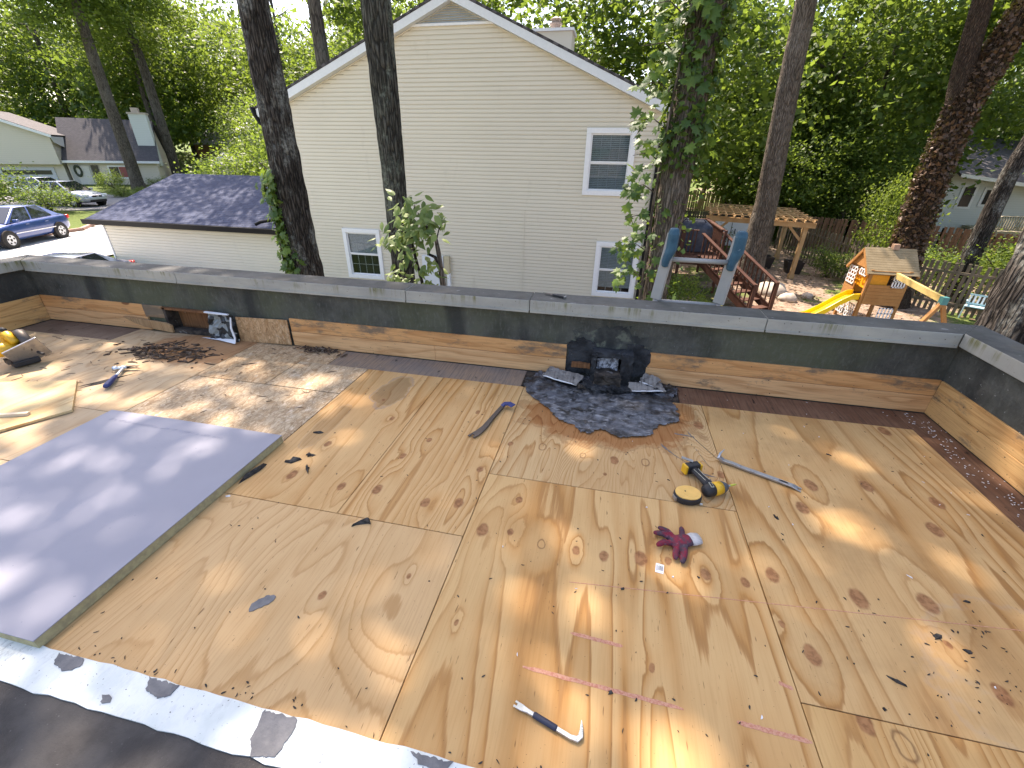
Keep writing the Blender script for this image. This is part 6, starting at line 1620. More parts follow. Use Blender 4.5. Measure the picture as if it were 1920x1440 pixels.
# house on the right with deck ----------------------------------------------
rh = thing('house', 'white sided house with raised wooden deck far right', 'house', (30, 44, GZ))
Yh = 40.5
b = MB(); b.prism([(23.4, -4.2), (37, -4.2), (37, -1.0), (24.4, 1.0), (23.4, .8)], -(Yh + 8), -Yh, MWALL); b.build('wall', M['wsid'], rh)
roofslab(rh, (37.5, Yh - 1.0, -1.0), (23.6, Yh - 1.0, .78), (23.6, Yh + 6, 3.6), (37.5, Yh + 6, 2.6), .15, M['shingle2'])
b = MB(); b.bar((37.5, Yh - 1.02, -1.06), (23.6, Yh - 1.02, .72), .05, .22); b.build('eave_trim', M['trim'], rh)
fwin(rh, 24.75, 25.45, -1.35, -.05, Yh); fwin(rh, 26.15, 26.9, -1.15, -.20, Yh)
b = MB(); b.box(25.6, 36, Yh - 3.2, Yh - .1, -2.72, -2.60); b.build('deck_floor', M['newdeck'], rh)
b = MB(); b.box(25.6, 36, Yh - 3.3, Yh - 3.2, -2.95, -2.60); b.build('deck_rim', M['newdeck'], rh)
for x in (25.7, 28.5, 31.5): post(rh, 'deck_post', (x, Yh - 3.1, -4.2), (x, Yh - 3.1, -2.7), .14, M['newdeck'])
railing(rh, (25.7, Yh - 3.2, -2.6), (30.6, Yh - 3.2, -2.6), .95, 34, M['newdeck'], .05)
railing(rh, (25.7, Yh - 3.2, -2.6), (23.0, Yh - 3.6, -4.0), .95, 16, M['newdeck'], .05)
post(rh, 'stair_stringer', (25.7, Yh - 3.4, -2.65), (22.9, Yh - 3.8, -4.05), .06, M['newdeck'], .28)
for i in range(6):
    b = MB(); u = (i + .5) / 6; b.cbox((25.6 - 2.6 * u, Yh - 3.0 - .4 * u, -2.72 - 1.35 * u), (.4, .9, .05)); b.build('stair_tread', M['newdeck'], rh)

# ================================================================== TREES
def leaf_mat(name, dark, light, trans=.38):
    m = N(name)
    at = m.n('Attribute', out=2, attribute_name='tint')
    r = m.n('ObjectInfo', out=5)
    f = m.math('ADD', m.math('MULTIPLY', at, .8), m.math('MULTIPLY', r, .2))
    col = m.mix(f, dark, light)
    m.put(m.p.inputs['Base Color'], col); m.p.inputs['Roughness'].default_value = .5; m.p.inputs['Specular IOR Level'].default_value = .35
    tr = m.t.nodes.new('ShaderNodeBsdfTranslucent'); m.put(tr.inputs[0], m.mix(.5, col, (.30, .38, .04), 'ADD') if False else m.mix(.45, col, (.28, .38, .035)))
    mx = m.t.nodes.new('ShaderNodeMixShader'); mx.inputs[0].default_value = trans
    m.t.links.new(m.p.outputs[0], mx.inputs[1]); m.t.links.new(tr.outputs[0], mx.inputs[2]); m.t.links.new(mx.outputs[0], m.out.inputs[0])
    return m.mat
LEAF_A = leaf_mat('leaf_mid_green', (.055, .105, .022), (.155, .225, .044), .55)
LEAF_B = leaf_mat('leaf_deep_green', (.046, .098, .024), (.135, .205, .046), .55)
LEAF_C = leaf_mat('leaf_yellow_green', (.07, .12, .020), (.18, .24, .042), .5)
def leaves_np(C, size, up, rng, tint, sizevar=.35, k=4):
    n = len(C)
    nrm = rng.normal(0, 1, (n, 3)); nrm[:, 2] = np.abs(nrm[:, 2]) + up; nrm /= np.linalg.norm(nrm, axis=1)[:, None]
    t = rng.normal(0, 1, (n, 3)); t -= nrm * (t * nrm).sum(1)[:, None]; t /= np.linalg.norm(t, axis=1)[:, None]
    s = np.cross(nrm, t); L = (size * (1 + sizevar * rng.uniform(-1, 1, n)))[:, None]
    P0 = C - t * L * .5; P2 = C + t * L * .5; P1 = C - s * L * .34 - nrm * L * .10; P3 = C + s * L * .34 - nrm * L * .10
    V = np.stack([P0, P1, P2, P3], 1).reshape(-1, 3); F = np.arange(4 * n).reshape(n, 4)
    return V, F, np.repeat(tint, 4)
def crown_mesh(name, seed, R, ncl, per, leaf, spread, mat, flatten=.45, hollow=.6, up=.5):
    rng = np.random.default_rng(seed)
    d = rng.normal(0, 1, (ncl, 3)); d /= np.linalg.norm(d, axis=1)[:, None]
    r = rng.uniform(0, 1, ncl) ** (1 / (3 if hollow < .5 else 5)); cc = d * r[:, None] * np.array(R)
    cc[:, 2] += .35 * np.sin(cc[:, 0] * 1.3 + seed) 
    csz = rng.uniform(.6, 1.35, ncl); ct = rng.uniform(0, 1, ncl)
    n = (per * csz ** 2).astype(int); idx = np.repeat(np.arange(ncl), n)
    off = rng.normal(0, 1, (len(idx), 3)) * (spread * csz[idx])[:, None] * np.array([1, 1, flatten])
    off[:, 2] -= .12 * (off[:, 0] ** 2 + off[:, 1] ** 2)
    C = cc[idx] + off
    tint = np.clip(.55 * ct[idx] + .45 * rng.uniform(0, 1, len(idx)), 0, 1)
    V, F, T = leaves_np(C, leaf, up, rng, tint)
    return np_mesh(name, V, F, mat, T), cc
def bark_mat(name, c1, c2, lich, lamt=.6, sc=1.0, ridge=.9):
    m = N(name)
    v = m.mapped((24 * sc, 24 * sc, 3.6 * sc)); a = m.noise(1.0, 7, .7, v, .6)
    vo = m.n('TexVoronoi', {'Vector': m.mapped((21 * sc, 21 * sc, 3.0 * sc)), 'Scale': 1.0}, out=0, feature='DISTANCE_TO_EDGE')
    col = m.mix(m.rng(a, .35, .65), c1, c2); col = m.mix(m.rng(vo, 0, .16, .85, 0), col, tuple(x * .35 for x in c1))
    l = m.noise(2.2 * sc, 6, .7, m.mapped((1, 1, .5))); l2 = m.noise(16 * sc, 4, .7)
    col = m.mix(m.math('MULTIPLY', m.rng(l, .48, .62), m.rng(l2, .42, .60, .15, lamt)), col, lich)
    m.bump(m.math('ADD', a, m.math('MULTIPLY', m.rng(vo, 0, .25), 1.2)), ridge, .035)
    return m.done(col, .9, 0, .15)
BARK_A = bark_mat('oak_bark_dark', (.026, .022, .019), (.105, .090, .078), (.27, .275, .25), .8)
BARK_B = bark_mat('oak_bark_lichen', (.034, .032, .026), (.115, .110, .092), (.18, .20, .16), .85)
BARK_C = bark_mat('grey_brown_bark', (.11, .088, .068), (.21, .175, .14), (.25, .225, .19), .5)
BARK_D = bark_mat('far_bark', (.07, .058, .048), (.14, .12, .10), (.17, .17, .14), .4, .5, .5)
BARK_V = bark_mat('vine_covered_bark', (.05, .034, .025), (.12, .08, .055), (.10, .09, .06), .3, 1.6, 1.0)
def trunk_np(path, rad, seg, ring, seed, amp=.05, fine=.03, flare=0.0):
    P = [Vector(p) for p in path]; Ls = [0]
    for i in range(1, len(P)): Ls.append(Ls[-1] + (P[i] - P[i - 1]).length)
    n = max(3, int(Ls[-1] / ring)); V = []
    for j in range(n + 1):
        s = Ls[-1] * j / n; i = 0
        while i < len(P) - 2 and s > Ls[i + 1]: i += 1
        u = (s - Ls[i]) / (Ls[i + 1] - Ls[i]); u = min(1, max(0, u)); c = P[i].lerp(P[i + 1], u); r = rad[i] + (rad[i + 1] - rad[i]) * u
        r *= 1 + flare * math.exp(-s / .5)
        t = (P[i + 1] - P[i]).normalized(); ax = Vector((1, 0, 0)); ax = (ax - t * ax.dot(t)).normalized(); ay = t.cross(ax)
        for k in range(seg):
            a = 2 * math.pi * k / seg; ca, sa = math.cos(a), math.sin(a)
            d = amp * noise.noise((ca * 1.6 + seed, sa * 1.6, s * .8)) 
            if fine: d += fine * (abs(noise.noise((ca * 7 + seed, sa * 7, s * 1.6))) * 2 - .5) + fine * .5 * noise.noise((ca * 16, sa * 16 + seed, s * 5))
            V.append(c + (ax * ca + ay * sa) * (r * (1 + d)))
    F = [(j * seg + k, j * seg + (k + 1) % seg, (j + 1) * seg + (k + 1) % seg, (j + 1) * seg + k) for j in range(n) for k in range(seg)]
    return np.array([tuple(v) for v in V]), np.array(F)
def join_np(parts):
    V = []; F = []; o = 0
    for v, f in parts: V.append(v); F.append(f + o); o += len(v)
    return np.concatenate(V), np.concatenate(F)
def add_part(name, me, parent, M_=None):
    o = bpy.data.objects.new(name, me); COL.objects.link(o); o.parent = parent
    if M_ is None: o.matrix_parent_inverse = PM[parent.name].inverted()
    else: o.matrix_basis = M_
    return o
# shared crowns
CR = []
for i, (mat_, lf) in enumerate(((LEAF_A, .24), (LEAF_B, .24), (LEAF_C, .24), (LEAF_B, .26), (LEAF_A, .26))):
    CR.append(crown_mesh('crown', 10 + i, (3.4, 3.4, 3.0), 70, 68, lf, .60, mat_)[0])
CAN = [crown_mesh('crown', 40 + i, (3.8, 3.8, 2.4), 54, 74, .22, .52, LEAF_A, .5)[0] for i in range(2)]
def limbs(base, top, n, rmax, seed, r0):
    r = random.Random(seed); out = []
    for i in range(n):
        u = r.uniform(.35, .98); p = Vector(base).lerp(Vector(top), u); a = r.uniform(0, 6.28); L = rmax * r.uniform(.6, 1.0)
        q = p + Vector((math.cos(a) * L, math.sin(a) * L, L * r.uniform(.35, .9))); mid = p.lerp(q, .5) + Vector((0, 0, -.12 * L))
        rr = r0 * r.uniform(.25, .45); out.append(trunk_np([p, mid, q], [rr, rr * .7, rr * .25], 6, .6, seed + i, .05, 0))
    return out
def tree(label, x, y, h, r0, crowns, bark=None, group='trees in the woods', seed=1, lean=(0, 0), n_limb=4, name='tree', zb=None, seg=9, ring=.7, fine=0.0):
    zb = gz(x, y) - .1 if zb is None else zb
    t = thing(name, label, 'tree', (x, y, zb), group=group)
    top = Vector((x + lean[0], y + lean[1], zb + h)); base = Vector((x, y, zb))
    r = random.Random(seed); mid = base.lerp(top, .5) + Vector((r.uniform(-.2, .2), r.uniform(-.2, .2), 0))
    parts = [trunk_np([base, mid, top], [r0, r0 * .8, r0 * .4], seg, ring, seed, .06, fine, .35)] + limbs(mid, top, n_limb, 2.6, seed, r0)
    V, F = join_np(parts); add_part('trunk', np_mesh('trunk', V, F, bark or BARK_D, smooth=True), t)
    for (cx, cy, cz, s, sz, k, rot) in crowns:
        add_part('crown', CR[k] if k < 5 else CAN[k - 5], t, Matrix.Translation((cx - x, cy - y, cz - zb)) @ Matrix.Rotation(rot, 4, 'Z') @ Matrix.Diagonal((s, s, sz, 1)))
    return t

# --- three big near trunks ---------------------------------------------------
def big_tree(label, path, rad, bark, seed, crowns, fine=.07, extra=()):
    t = thing('oak_tree', label, 'tree', path[0], group='big trunks beside the parapet')
    parts = [trunk_np(path, rad, 64, .05, seed, .05, fine, .25)] + list(extra)
    V, F = join_np(parts); add_part('trunk', np_mesh('trunk', V, F, bark, smooth=True), t)
    x, y, z = path[0]
    for (cx, cy, cz, s, sz, k, rot) in crowns:
        add_part('crown', CAN[k], t, Matrix.Translation((cx - x, cy - y, cz - z)) @ Matrix.Rotation(rot, 4, 'Z') @ Matrix.Diagonal((s, s, sz, 1)))
    return t
T1 = big_tree('thick dark trunk with ivy at its foot before the garage roof', [(-6.42, 8.5, -3.3), (-6.45, 8.5, 0), (-6.43, 8.5, 4), (-6.3, 8.6, 9), (-6.5, 8.8, 14)], [.34, .300, .250, .21, .10], BARK_A, 3,
              [(-6.6, 9.0, 12.5, 1.0, 1.0, 0, .3), (-9.5, 8.0, 13.0, .95, 1.0, 1, 1.9), (-4.3, 10.6, 13.2, .9, 1.0, 1, 4.0)], extra=limbs((-6.4, 8.5, 8), (-6.5, 8.8, 14), 6, 3.4, 5, .26))
T2 = big_tree('lichen covered trunk in front of the cream house wall', [(-4.12, 8.5, -3.3), (-4.14, 8.5, 0), (-4.15, 8.5, 4), (-4.0, 8.5, 9), (-3.8, 8.4, 14)], [.25, .205, .245, .20, .1], BARK_B, 7,
              [(-4.2, 8.0, 14.5, .95, 1.0, 1, 2.2), (-1.6, 7.2, 13.2, .9, 1.0, 0, 5.1)], extra=limbs((-4.1, 8.5, 8), (-3.8, 8.4, 14), 5, 3.2, 8, .22))
T3 = big_tree('ivy covered trunk at the right corner of the cream house', [(1.02, 9.0, -3.3), (1.04, 9.0, -1), (1.06, 9.0, 1), (1.10, 9.0, 4), (1.2, 9.1, 9), (1.4, 9.0, 13)], [.27, .225, .265, .26, .2, .1], BARK_C, 11,
              [(1.2, 9.0, 13.5, .9, .9, 0, .9)], extra=limbs((1.15, 9, 8), (1.4, 9, 13), 4, 3, 12, .2))
T8 = big_tree('thick dark trunk at the right end of the parapet', [(5.02, 6.0, -3.3), (5.05, 6.0, 0), (5.1, 6.1, 4), (5.3, 6.3, 9), (5.5, 6.3, 13)], [.58, .52, .46, .34, .15], BARK_A, 17, [(5.6, 7.5, 13.5, .8, .9, 1, 2.9)], extra=limbs((5.2, 6.2, 8), (5.5, 6.3, 13), 4, 3, 14, .3))
for t_, px in ((T3, 0), ):
    pass
# slim trunk, leaning vine trunk and dark trunk in the yard
def plain_tree(label, path, rad, bark, seed, crowns, extra=(), seg=28, fine=.03, name='tree'):
    t = thing(name, label, 'tree', path[0]); V, F = join_np([trunk_np(path, rad, seg, .12, seed, .05, fine, .3)] + list(extra))
    add_part('trunk', np_mesh('trunk', V, F, bark, smooth=True), t); x, y, z = path[0]
    for (cx, cy, cz, s, sz, k, rot) in crowns:
        add_part('crown', CR[k], t, Matrix.Translation((cx - x, cy - y, cz - z)) @ Matrix.Rotation(rot, 4, 'Z') @ Matrix.Diagonal((s, s, sz, 1)))
    return t
plain_tree('slim straight brown trunk rising in front of the pergola', [(6.12, 20.6, GZ), (6.05, 20.6, 0), (5.75, 20.6, 4), (5.4, 20.6, 10), (5.3, 20.6, 15)], [.52, .42, .37, .28, .1], BARK_C, 21, [(5.2, 21, 14.5, 1.0, 1.0, 1, .4)], limbs((5.5, 20.6, 9), (5.3, 20.6, 15), 4, 3, 3, .3))
vt = plain_tree('leaning trunk covered in brown vines behind the playhouse', [(10.6, 18.6, GZ), (10.45, 18.6, -1.2), (10.3, 18.6, 1.2), (10.35, 18.6, 3.2), (10.9, 18.6, 5.5), (12.0, 18.7, 9)], [.52, .42, .38, .36, .30, .15], BARK_V, 23, [(12, 20, 12, 1.0, 1.0, 3, 1.4)],
                [trunk_np([(10.32, 18.6, 2.5), (10.0, 18.7, 4.0), (9.6, 18.8, 7.5), (9.4, 18.8, 11)], [.34, .28, .22, .1], 20, .12, 24, .05, .03)])
plain_tree('dark slender trunk between the playhouse and the white house', [(13.0, 19.3, GZ), (12.95, 19.3, -1), (12.9, 19.3, 1.2), (13.3, 19.4, 4), (13.8, 19.6, 8)], [.34, .27, .24, .2, .1], BARK_A, 25, [(14, 20, 9.5, .9, .9, 1, .2)])
# vine leaves hugging the leaning trunk: one mass
rng = np.random.default_rng(4)
n = 5200; zz_ = rng.uniform(-2.6, 6.5, n); an = rng.uniform(0, 6.28, n)
px_ = np.interp(zz_, [-3.3, -1.2, 1.2, 3.2, 5.5, 9], [10.6, 10.45, 10.3, 10.35, 10.9, 12.0]); rr_ = np.interp(zz_, [-3.3, -1.2, 1.2, 3.2, 5.5, 9], [.52, .42, .38, .36, .30, .15]) + rng.uniform(.0, .12, n)
C = np.stack([px_ + np.cos(an) * rr_, 18.6 + np.sin(an) * rr_, zz_], 1)
V, F, T = leaves_np(C, .14, .1, rng, rng.uniform(0, 1, n))
o = add_part('dead_vine_leaves', np_mesh('dead_vine_leaves', V, F, leaf_mat('dead_vine_leaf', (.055, .032, .02), (.16, .092, .055), .1), T), vt); o['kind'] = 'stuff'

# ---- near leaves as single parts ----------------------------------------------
def leaf_obj_mesh(name, kind, mat, tint):
    if kind == 'maple':
        out = [(0, 0), (.16, -.06), (.42, -.10), (.36, .10), (.62, .26), (.38, .36), (.44, .66), (.18, .56), (0, 1.0), (-.18, .56), (-.44, .66), (-.38, .36), (-.62, .26), (-.36, .10), (-.42, -.10), (-.16, -.06)]
    else:
        out = [(0, 0), (.14, .10), (.25, .34), (.21, .62), (.09, .88), (0, 1.12), (-.09, .88), (-.21, .62), (-.25, .34), (-.14, .10)]
    V = [(x, y, -.18 * abs(x) - .12 * max(0, y - .5) ** 2 * 2) for x, y in out] + [(0, .40, .03)]; c = len(V) - 1
    me = bpy.data.meshes.new(name); me.from_pydata(V, [], [(i, (i + 1) % len(out), c) for i in range(len(out))]); me.materials.append(mat)
    at = me.attributes.new('tint', 'FLOAT', 'POINT'); at.data.foreach_set('value', [tint] * len(V)); return me
LEAF_N = leaf_mat('near_ivy_leaf', (.028, .075, .016), (.12, .20, .035), .35)
LEAF_S = leaf_mat('sapling_leaf', (.07, .13, .04), (.26, .33, .11), .42)
MAPLE = [leaf_obj_mesh('leaf', 'maple', LEAF_N, t) for t in (.0, .3, .6, 1.0)]
OVATE = [leaf_obj_mesh('leaf', 'ovate', LEAF_S, t) for t in (.1, .4, .7, 1.0)]
def put_leaf(parent, me, p, size, out, r, droop=.5):
    out = Vector(out); out = (out + Vector((r.gauss(0, .35), r.gauss(0, .35), r.gauss(0, .3)))).normalized()
    ydir = (Vector((r.gauss(0, .6), r.gauss(0, .6), -droop + r.gauss(0, .35)))); ydir = (ydir - out * ydir.dot(out)).normalized(); xdir = ydir.cross(out)
    Mx = Matrix(((xdir.x, ydir.x, out.x, p[0]), (xdir.y, ydir.y, out.y, p[1]), (xdir.z, ydir.z, out.z, p[2]), (0, 0, 0, 1))) @ Matrix.Scale(size * r.uniform(.7, 1.2), 4)
    o = bpy.data.objects.new('leaf', me); COL.objects.link(o); o.parent = parent; o.matrix_parent_inverse = PM[parent.name].inverted(); o.matrix_basis = Mx
r_ = random.Random(31)
iv1 = thing('ivy_vine', 'bright green ivy climbing the left foot of the thick dark trunk', 'ivy', (-6.75, 8.2, -3.3), group='climbing plants on the trunks')
b = MB(); b.tube([(-6.78, 8.30, -3.3), (-6.80, 8.25, -1.5), (-6.74, 8.22, 0), (-6.80, 8.22, 1.0)], [.02, .018, .014, .006], 6); b.build('stem', BARK_C, iv1)
for i in range(250):
    z = r_.uniform(-1.5, 1.15); w = .34 - .12 * max(0, z) 
    a = r_.gauss(math.radians(212 + 14 * max(0, .1 - z)), .46); rr = .32 + abs(r_.gauss(0, .07)) + (.12 if z > .1 and r_.random() < .3 else 0)
    put_leaf(iv1, r_.choice(MAPLE), (-6.45 + rr * math.cos(a), 8.5 + rr * math.sin(a), z), .155, (math.cos(a), math.sin(a) - .2, .5), r_)
rng = np.random.default_rng(35); n = 520
zq = rng.uniform(-1.6, 1.05, n); aq = np.radians(rng.normal(215, 24, n) + 16 * np.clip(.1 - zq, 0, 2)); rq = .315 + np.abs(rng.normal(0, .06, n))
C = np.stack([-6.45 + rq * np.cos(aq), 8.5 + rq * np.sin(aq), zq], 1); V, F, T = leaves_np(C, .12, .4, rng, rng.uniform(.2, 1, n))
o = add_part('ivy_mass', np_mesh('ivy_mass', V, F, LEAF_N, T), iv1); o['kind'] = 'stuff'
iv3 = thing('ivy_vine', 'leafy ivy covering the trunk at the right house corner', 'ivy', (.75, 8.8, -3.3), group='climbing plants on the trunks')
b = MB(); b.tube([(.76, 8.85, -3.3), (.74, 8.8, -1), (.72, 8.78, 1), (.80, 8.76, 3), (.9, 8.76, 5)], [.03, .03, .025, .02, .01], 6)
for i in range(9):
    z = -.6 + i * .5; b.tube([(.74, 8.8, z), (.5, 8.7, z + .15), (.25 - .1 * (i % 2), 8.62, z + .1)], [.012, .009, .004], 5)
b.build('stem', BARK_C, iv3)
for i in range(290):
    k = r_.random()
    if k < .5:      # left side hanging tufts
        i9 = r_.randrange(9); z = -.6 + i9 * .5 + r_.gauss(.05, .16); u = r_.random() ** .8
        p = (.72 - u * .52 + r_.gauss(0, .05), 8.72 + r_.gauss(0, .10), z); o_ = (-.3, -.6, .6); s_ = .17
        if z > 2.6: p = (p[0] + .1, p[1], p[2])
    else:           # upper trunk cover
        z = r_.uniform(1.5, 5.0) if r_.random() < .9 else r_.uniform(-1.2, 1.3); a = r_.uniform(math.radians(175), math.radians(375)); rr = .33 + abs(r_.gauss(0, .10)); p = (1.07 + rr * math.cos(a), 9.0 + rr * math.sin(a), z); o_ = (math.cos(a), math.sin(a), .5); s_ = .19
    put_leaf(iv3, r_.choice(MAPLE), p, s_, o_, r_)
rng = np.random.default_rng(33); n = 1500
zq = np.where(rng.uniform(0, 1, n) < .9, rng.uniform(1.3, 5.2, n), rng.uniform(-1.5, 1.5, n)); aq = rng.uniform(math.radians(165), math.radians(385), n); rq = .30 + np.abs(rng.normal(0, .075, n))
C = np.stack([1.07 + rq * np.cos(aq), 9.0 + rq * np.sin(aq), zq], 1); V, F, T = leaves_np(C, .115, .4, rng, rng.uniform(0, .7, n))
o = add_part('ivy_mass', np_mesh('ivy_mass', V, F, LEAF_N, T), iv3); o['kind'] = 'stuff'
sp = thing('sapling', 'sunlit broad leaved sapling in front of the lichen covered trunk', 'sapling', (-2.9, 7.2, -3.3))
b = MB(); b.tube([(-2.68, 7.0, -3.3), (-2.70, 7.0, -.5), (-2.74, 7.0, 0.0), (-2.78, 7.02, .22), (-2.95, 7.05, .42), (-3.1, 7.1, .62)], [.055, .05, .04, .032, .02, .008], 10); b.build('stem', BARK_C, sp, smooth=True)
b = MB(); b.tube([(-3.05, 7.0, -3.3), (-3.08, 7.0, -.5), (-3.18, 7.0, 0.0), (-3.22, 7.0, .4), (-3.1, 7.02, .75)], [.032, .028, .025, .018, .006], 8); b.build('stem', BARK_A, sp, smooth=True)
b = MB(); b.tube([(-2.72, 7.0, -.25), (-2.80, 6.97, -.05), (-2.92, 6.95, 0.0)], [.03, .028, .02], 8); b.tube([(-3.2, 7, .3), (-3.45, 6.95, .35), (-3.6, 6.9, .2)], [.014, .01, .004], 6); b.tube([(-3.2, 7, -.1), (-3.3, 6.95, -.3), (-3.42, 6.9, -.45)], [.014, .01, .004], 6); b.tube([(-2.78, 7.02, .2), (-2.7, 6.98, .4), (-2.62, 6.95, .5)], [.014, .01, .004], 6); b.build('branch', BARK_A, sp)
cl = [(-3.1, 7.0, .62, .22, .16, 80), (-2.80, 7.0, .48, .13, .17, 42), (-3.25, 6.95, .32, .20, .14, 58), (-3.52, 6.9, .20, .12, .06, 16), (-3.3, 6.95, -.05, .10, .20, 34), (-3.38, 6.9, -.42, .14, .10, 26), (-2.88, 6.95, -.30, .09, .12, 26)]
for (x, y, z, w, h, n) in cl:
    for i in range(n): put_leaf(sp, r_.choice(OVATE), (x + max(-1.7 * w, min(1.7 * w, r_.gauss(0, w))), y + r_.gauss(0, .13), z + max(-1.6 * h, min(1.6 * h, r_.gauss(0, h)))), .175, (r_.gauss(0, .4), -.5, .8), r_, .9)
# a pale shrub top visible through the ladder
def shrub(label, x, y, z, s, k, name='shrub', sz=None):
    t = thing(name, label, 'shrub', (x, y, z), group='shrubs'); r = random.Random(int(x * 7 + y))
    b = MB()
    for i in range(5):
        a = r.uniform(0, 6.28); b.tube([(x, y, z), (x + math.cos(a) * s * .6, y + math.sin(a) * s * .6, z + s * 1.4), (x + math.cos(a) * s * 1.6, y + math.sin(a) * s * 1.6, z + s * 2.4)], [.05 * s + .01, .035 * s, .01], 5)
    b.build('stem', BARK_D, t)
    add_part('foliage', SH[k], t, Matrix.Translation((0, 0, (sz or s) * 1.5)) @ Matrix.Rotation(r.uniform(0, 6), 4, 'Z') @ Matrix.Diagonal((s, s, sz or s, 1))); return t
SH = [crown_mesh('foliage', 60 + i, (1.6, 1.6, 1.25), 46, 80, .13, .36, m_, .7)[0] for i, m_ in enumerate((LEAF_A, LEAF_B, LEAF_C))]
shrub('pale leafed shrub seen through the ladder rungs', 2.35, 14.2, GZ, .55, 2)
shrub('dark low shrub in front of the far beige house window', -45.9, 35.6, -2.0, .62, 1)
shrub('bright verge plants left of the silver car drive', -38.0, 30.0, -2.0, .5, 2, sz=.3)
shrub('low verge plants right of the far left trunk', -35.5, 29.8, -2.0, .5, 0, sz=.3)
shrub('round dark bush by the far left house corner', -41.6, 36.5, -2.0, .45, 1)
shrub('large dark shrub behind the blue sedan at the left edge', -36.0, 20.8, -2.1, 1.15, 1, sz=.9)
shrub('dark shrub beside the silver car near the left edge', -32.5, 21.2, -2.0, .75, 1, sz=.6)
shrub('mid green shrub at the far left edge behind the blue sedan', -39.0, 20.5, -2.1, 1.2, 0)
shrub('leafy bush behind the garage roof', -24.8, 26.5, -2.3, 1.3, 0)
shrub('light green bush beside the garage roof top', -22.0, 29.5, -2.3, 1.5, 2, sz=1.6)
shrub('dense green bush beside the thick dark trunk', -19.0, 26.0, -2.3, 1.5, 0, sz=1.8)
shrub('sunlit green bush below the white house deck', 16.6, 23.0, GZ, .55, 2)
shrub('fern like bush at the foot of the dark slender trunk', 14.2, 18.6, GZ, .9, 0)
shrub('dark bush right of the playhouse roof', 12.6, 20.6, GZ, .7, 1)
shrub('bright young tree beside the leaning vine trunk', 13.2, 25.5, GZ, .85, 2, sz=1.5)
shrub('dark bush along the fence beside the pergola', 10.0, 22.6, GZ, .5, 1)
shrub('tall narrow bright green shrub behind the pergola', 12.2, 39.5, GZ, .8, 2, sz=1.8)
shrub('low green ground plants behind the slim trunk', 5.0, 29.0, GZ, 1.1, 0, sz=.5)
shrub('green shrub behind the deck by the fence', 2.6, 29.5, GZ, 1.0, 1)

# --- background woods ---------------------------------------------------------
r_ = random.Random(77)
def bg_tree(label, x, y, h, r0, zc, s, kinds, group, seed, n=2, bark=None, lean=(0, 0), sz=1.0, jz=2.5):
    cr = []
    for i in range(n):
        rr = random.Random(seed * 13 + i)
        cr.append((x + lean[0] * .7 + rr.uniform(-1.3, 1.3) * s, y + lean[1] * .7 + rr.uniform(-1.3, 1.3) * s, gz(x, y) + zc + (i - (n - 1) / 2) * jz + rr.uniform(-.5, .5), s * rr.uniform(.85, 1.15), s * sz * rr.uniform(.85, 1.15), rr.choice(kinds), rr.uniform(0, 6.28)))
    return tree(label, x, y, h, r0, cr, bark, group, seed, lean)
# left: two grey trunks before the far house
bg_tree('grey forked trunk before the far beige house', -43.3, 36.0, 20, .50, 17.2, 1.25, (2, 0), 'tall trees on the left', 201, 3, BARK_C, (.5, 0))
bg_tree('tall brown trunk right of the far beige house chimney', -46.0, 43.0, 20, .50, 18.0, 1.25, (2, 0), 'tall trees on the left', 202, 3, BARK_D, (-.6, 0))
bg_tree('tall tree shading the roof of the far beige house', -53, 48.5, 15, .3, 14.0, 1.0, (0, 2), 'tall trees on the left', 204, 2)
tree('trunk with a sawn knot behind the cream house roof', -14.8, 24.0, 18, .42, [(-15.5, 24.5, 15.5, 1.1, 1.0, 0, 0.3), (-20.5, 22.8, 14.0, .8, .8, 2, 1.2), (-17.6, 25.0, 15.0, .8, .8, 0, 2.2), (-23.8, 23.8, 13.6, .8, .8, 0, 4.0)], BARK_D, 'trees behind the cream house', 203, n_limb=7)
spots = [(-78, 44), (-70, 52), (-76, 60), (-62, 56), (-88, 56), (-66, 66), (-82, 74), (-95, 68), (-57, 52), (-70, 78), (-90, 40), (-58, 74)]
for i, (x, y) in enumerate(spots):
    bg_tree('dark leafy tree in the dense stand behind the far beige house', x, y, r_.uniform(15, 19), .38, r_.uniform(9.0, 12.0), r_.uniform(1.6, 2.05), (1, 3, 0), 'dense stand behind the far beige house', 300 + i, 2, sz=1.25, jz=5)
spots = [(-50, 60), (-42, 66), (-36, 72), (-30, 70), (-24, 62), (-52, 84), (-20, 80), (-27, 52), (-34, 56), (-40, 56), (-24, 44)]
for i, (x, y) in enumerate(spots):
    bg_tree('airy pale green tree against the sky left of the cream house', x, y, r_.uniform(13, 18), .3, r_.uniform(8.0, 12.5), r_.uniform(1.35, 1.75), (0, 2), 'airy trees against the sky', 330 + i, 2, jz=3.6)
spots = [(-26, 36), (-31, 40), (-35.5, 44), (-22, 42)]
for i, (x, y) in enumerate(spots):
    bg_tree('bushy green tree above the garage roof', x, y, r_.uniform(6, 8), .16, r_.uniform(3.0, 4.6), r_.uniform(.8, 1.05), (0, 2, 0), 'bushy trees above the garage roof', 350 + i, 2, jz=1.8)
spots = []
for i, (x, y) in enumerate(spots):
    bg_tree('tall tree whose crown shades the garage roof', x, y, 15, .2, 14.0, 1.0, (0, 2), 'trees shading the garage', 360 + i, 2, jz=1.2)
spots = [(-12, 31), (-4, 33), (3, 32), (-6, 44), (5, 40), (-14, 46)]
for i, (x, y) in enumerate(spots):
    bg_tree('leafy tree rising behind the cream house roof', x, y, r_.uniform(12, 16), .32, r_.uniform(9, 12), r_.uniform(1.2, 1.5), (1, 0, 3), 'trees behind the cream house', 380 + i, 2, jz=4)
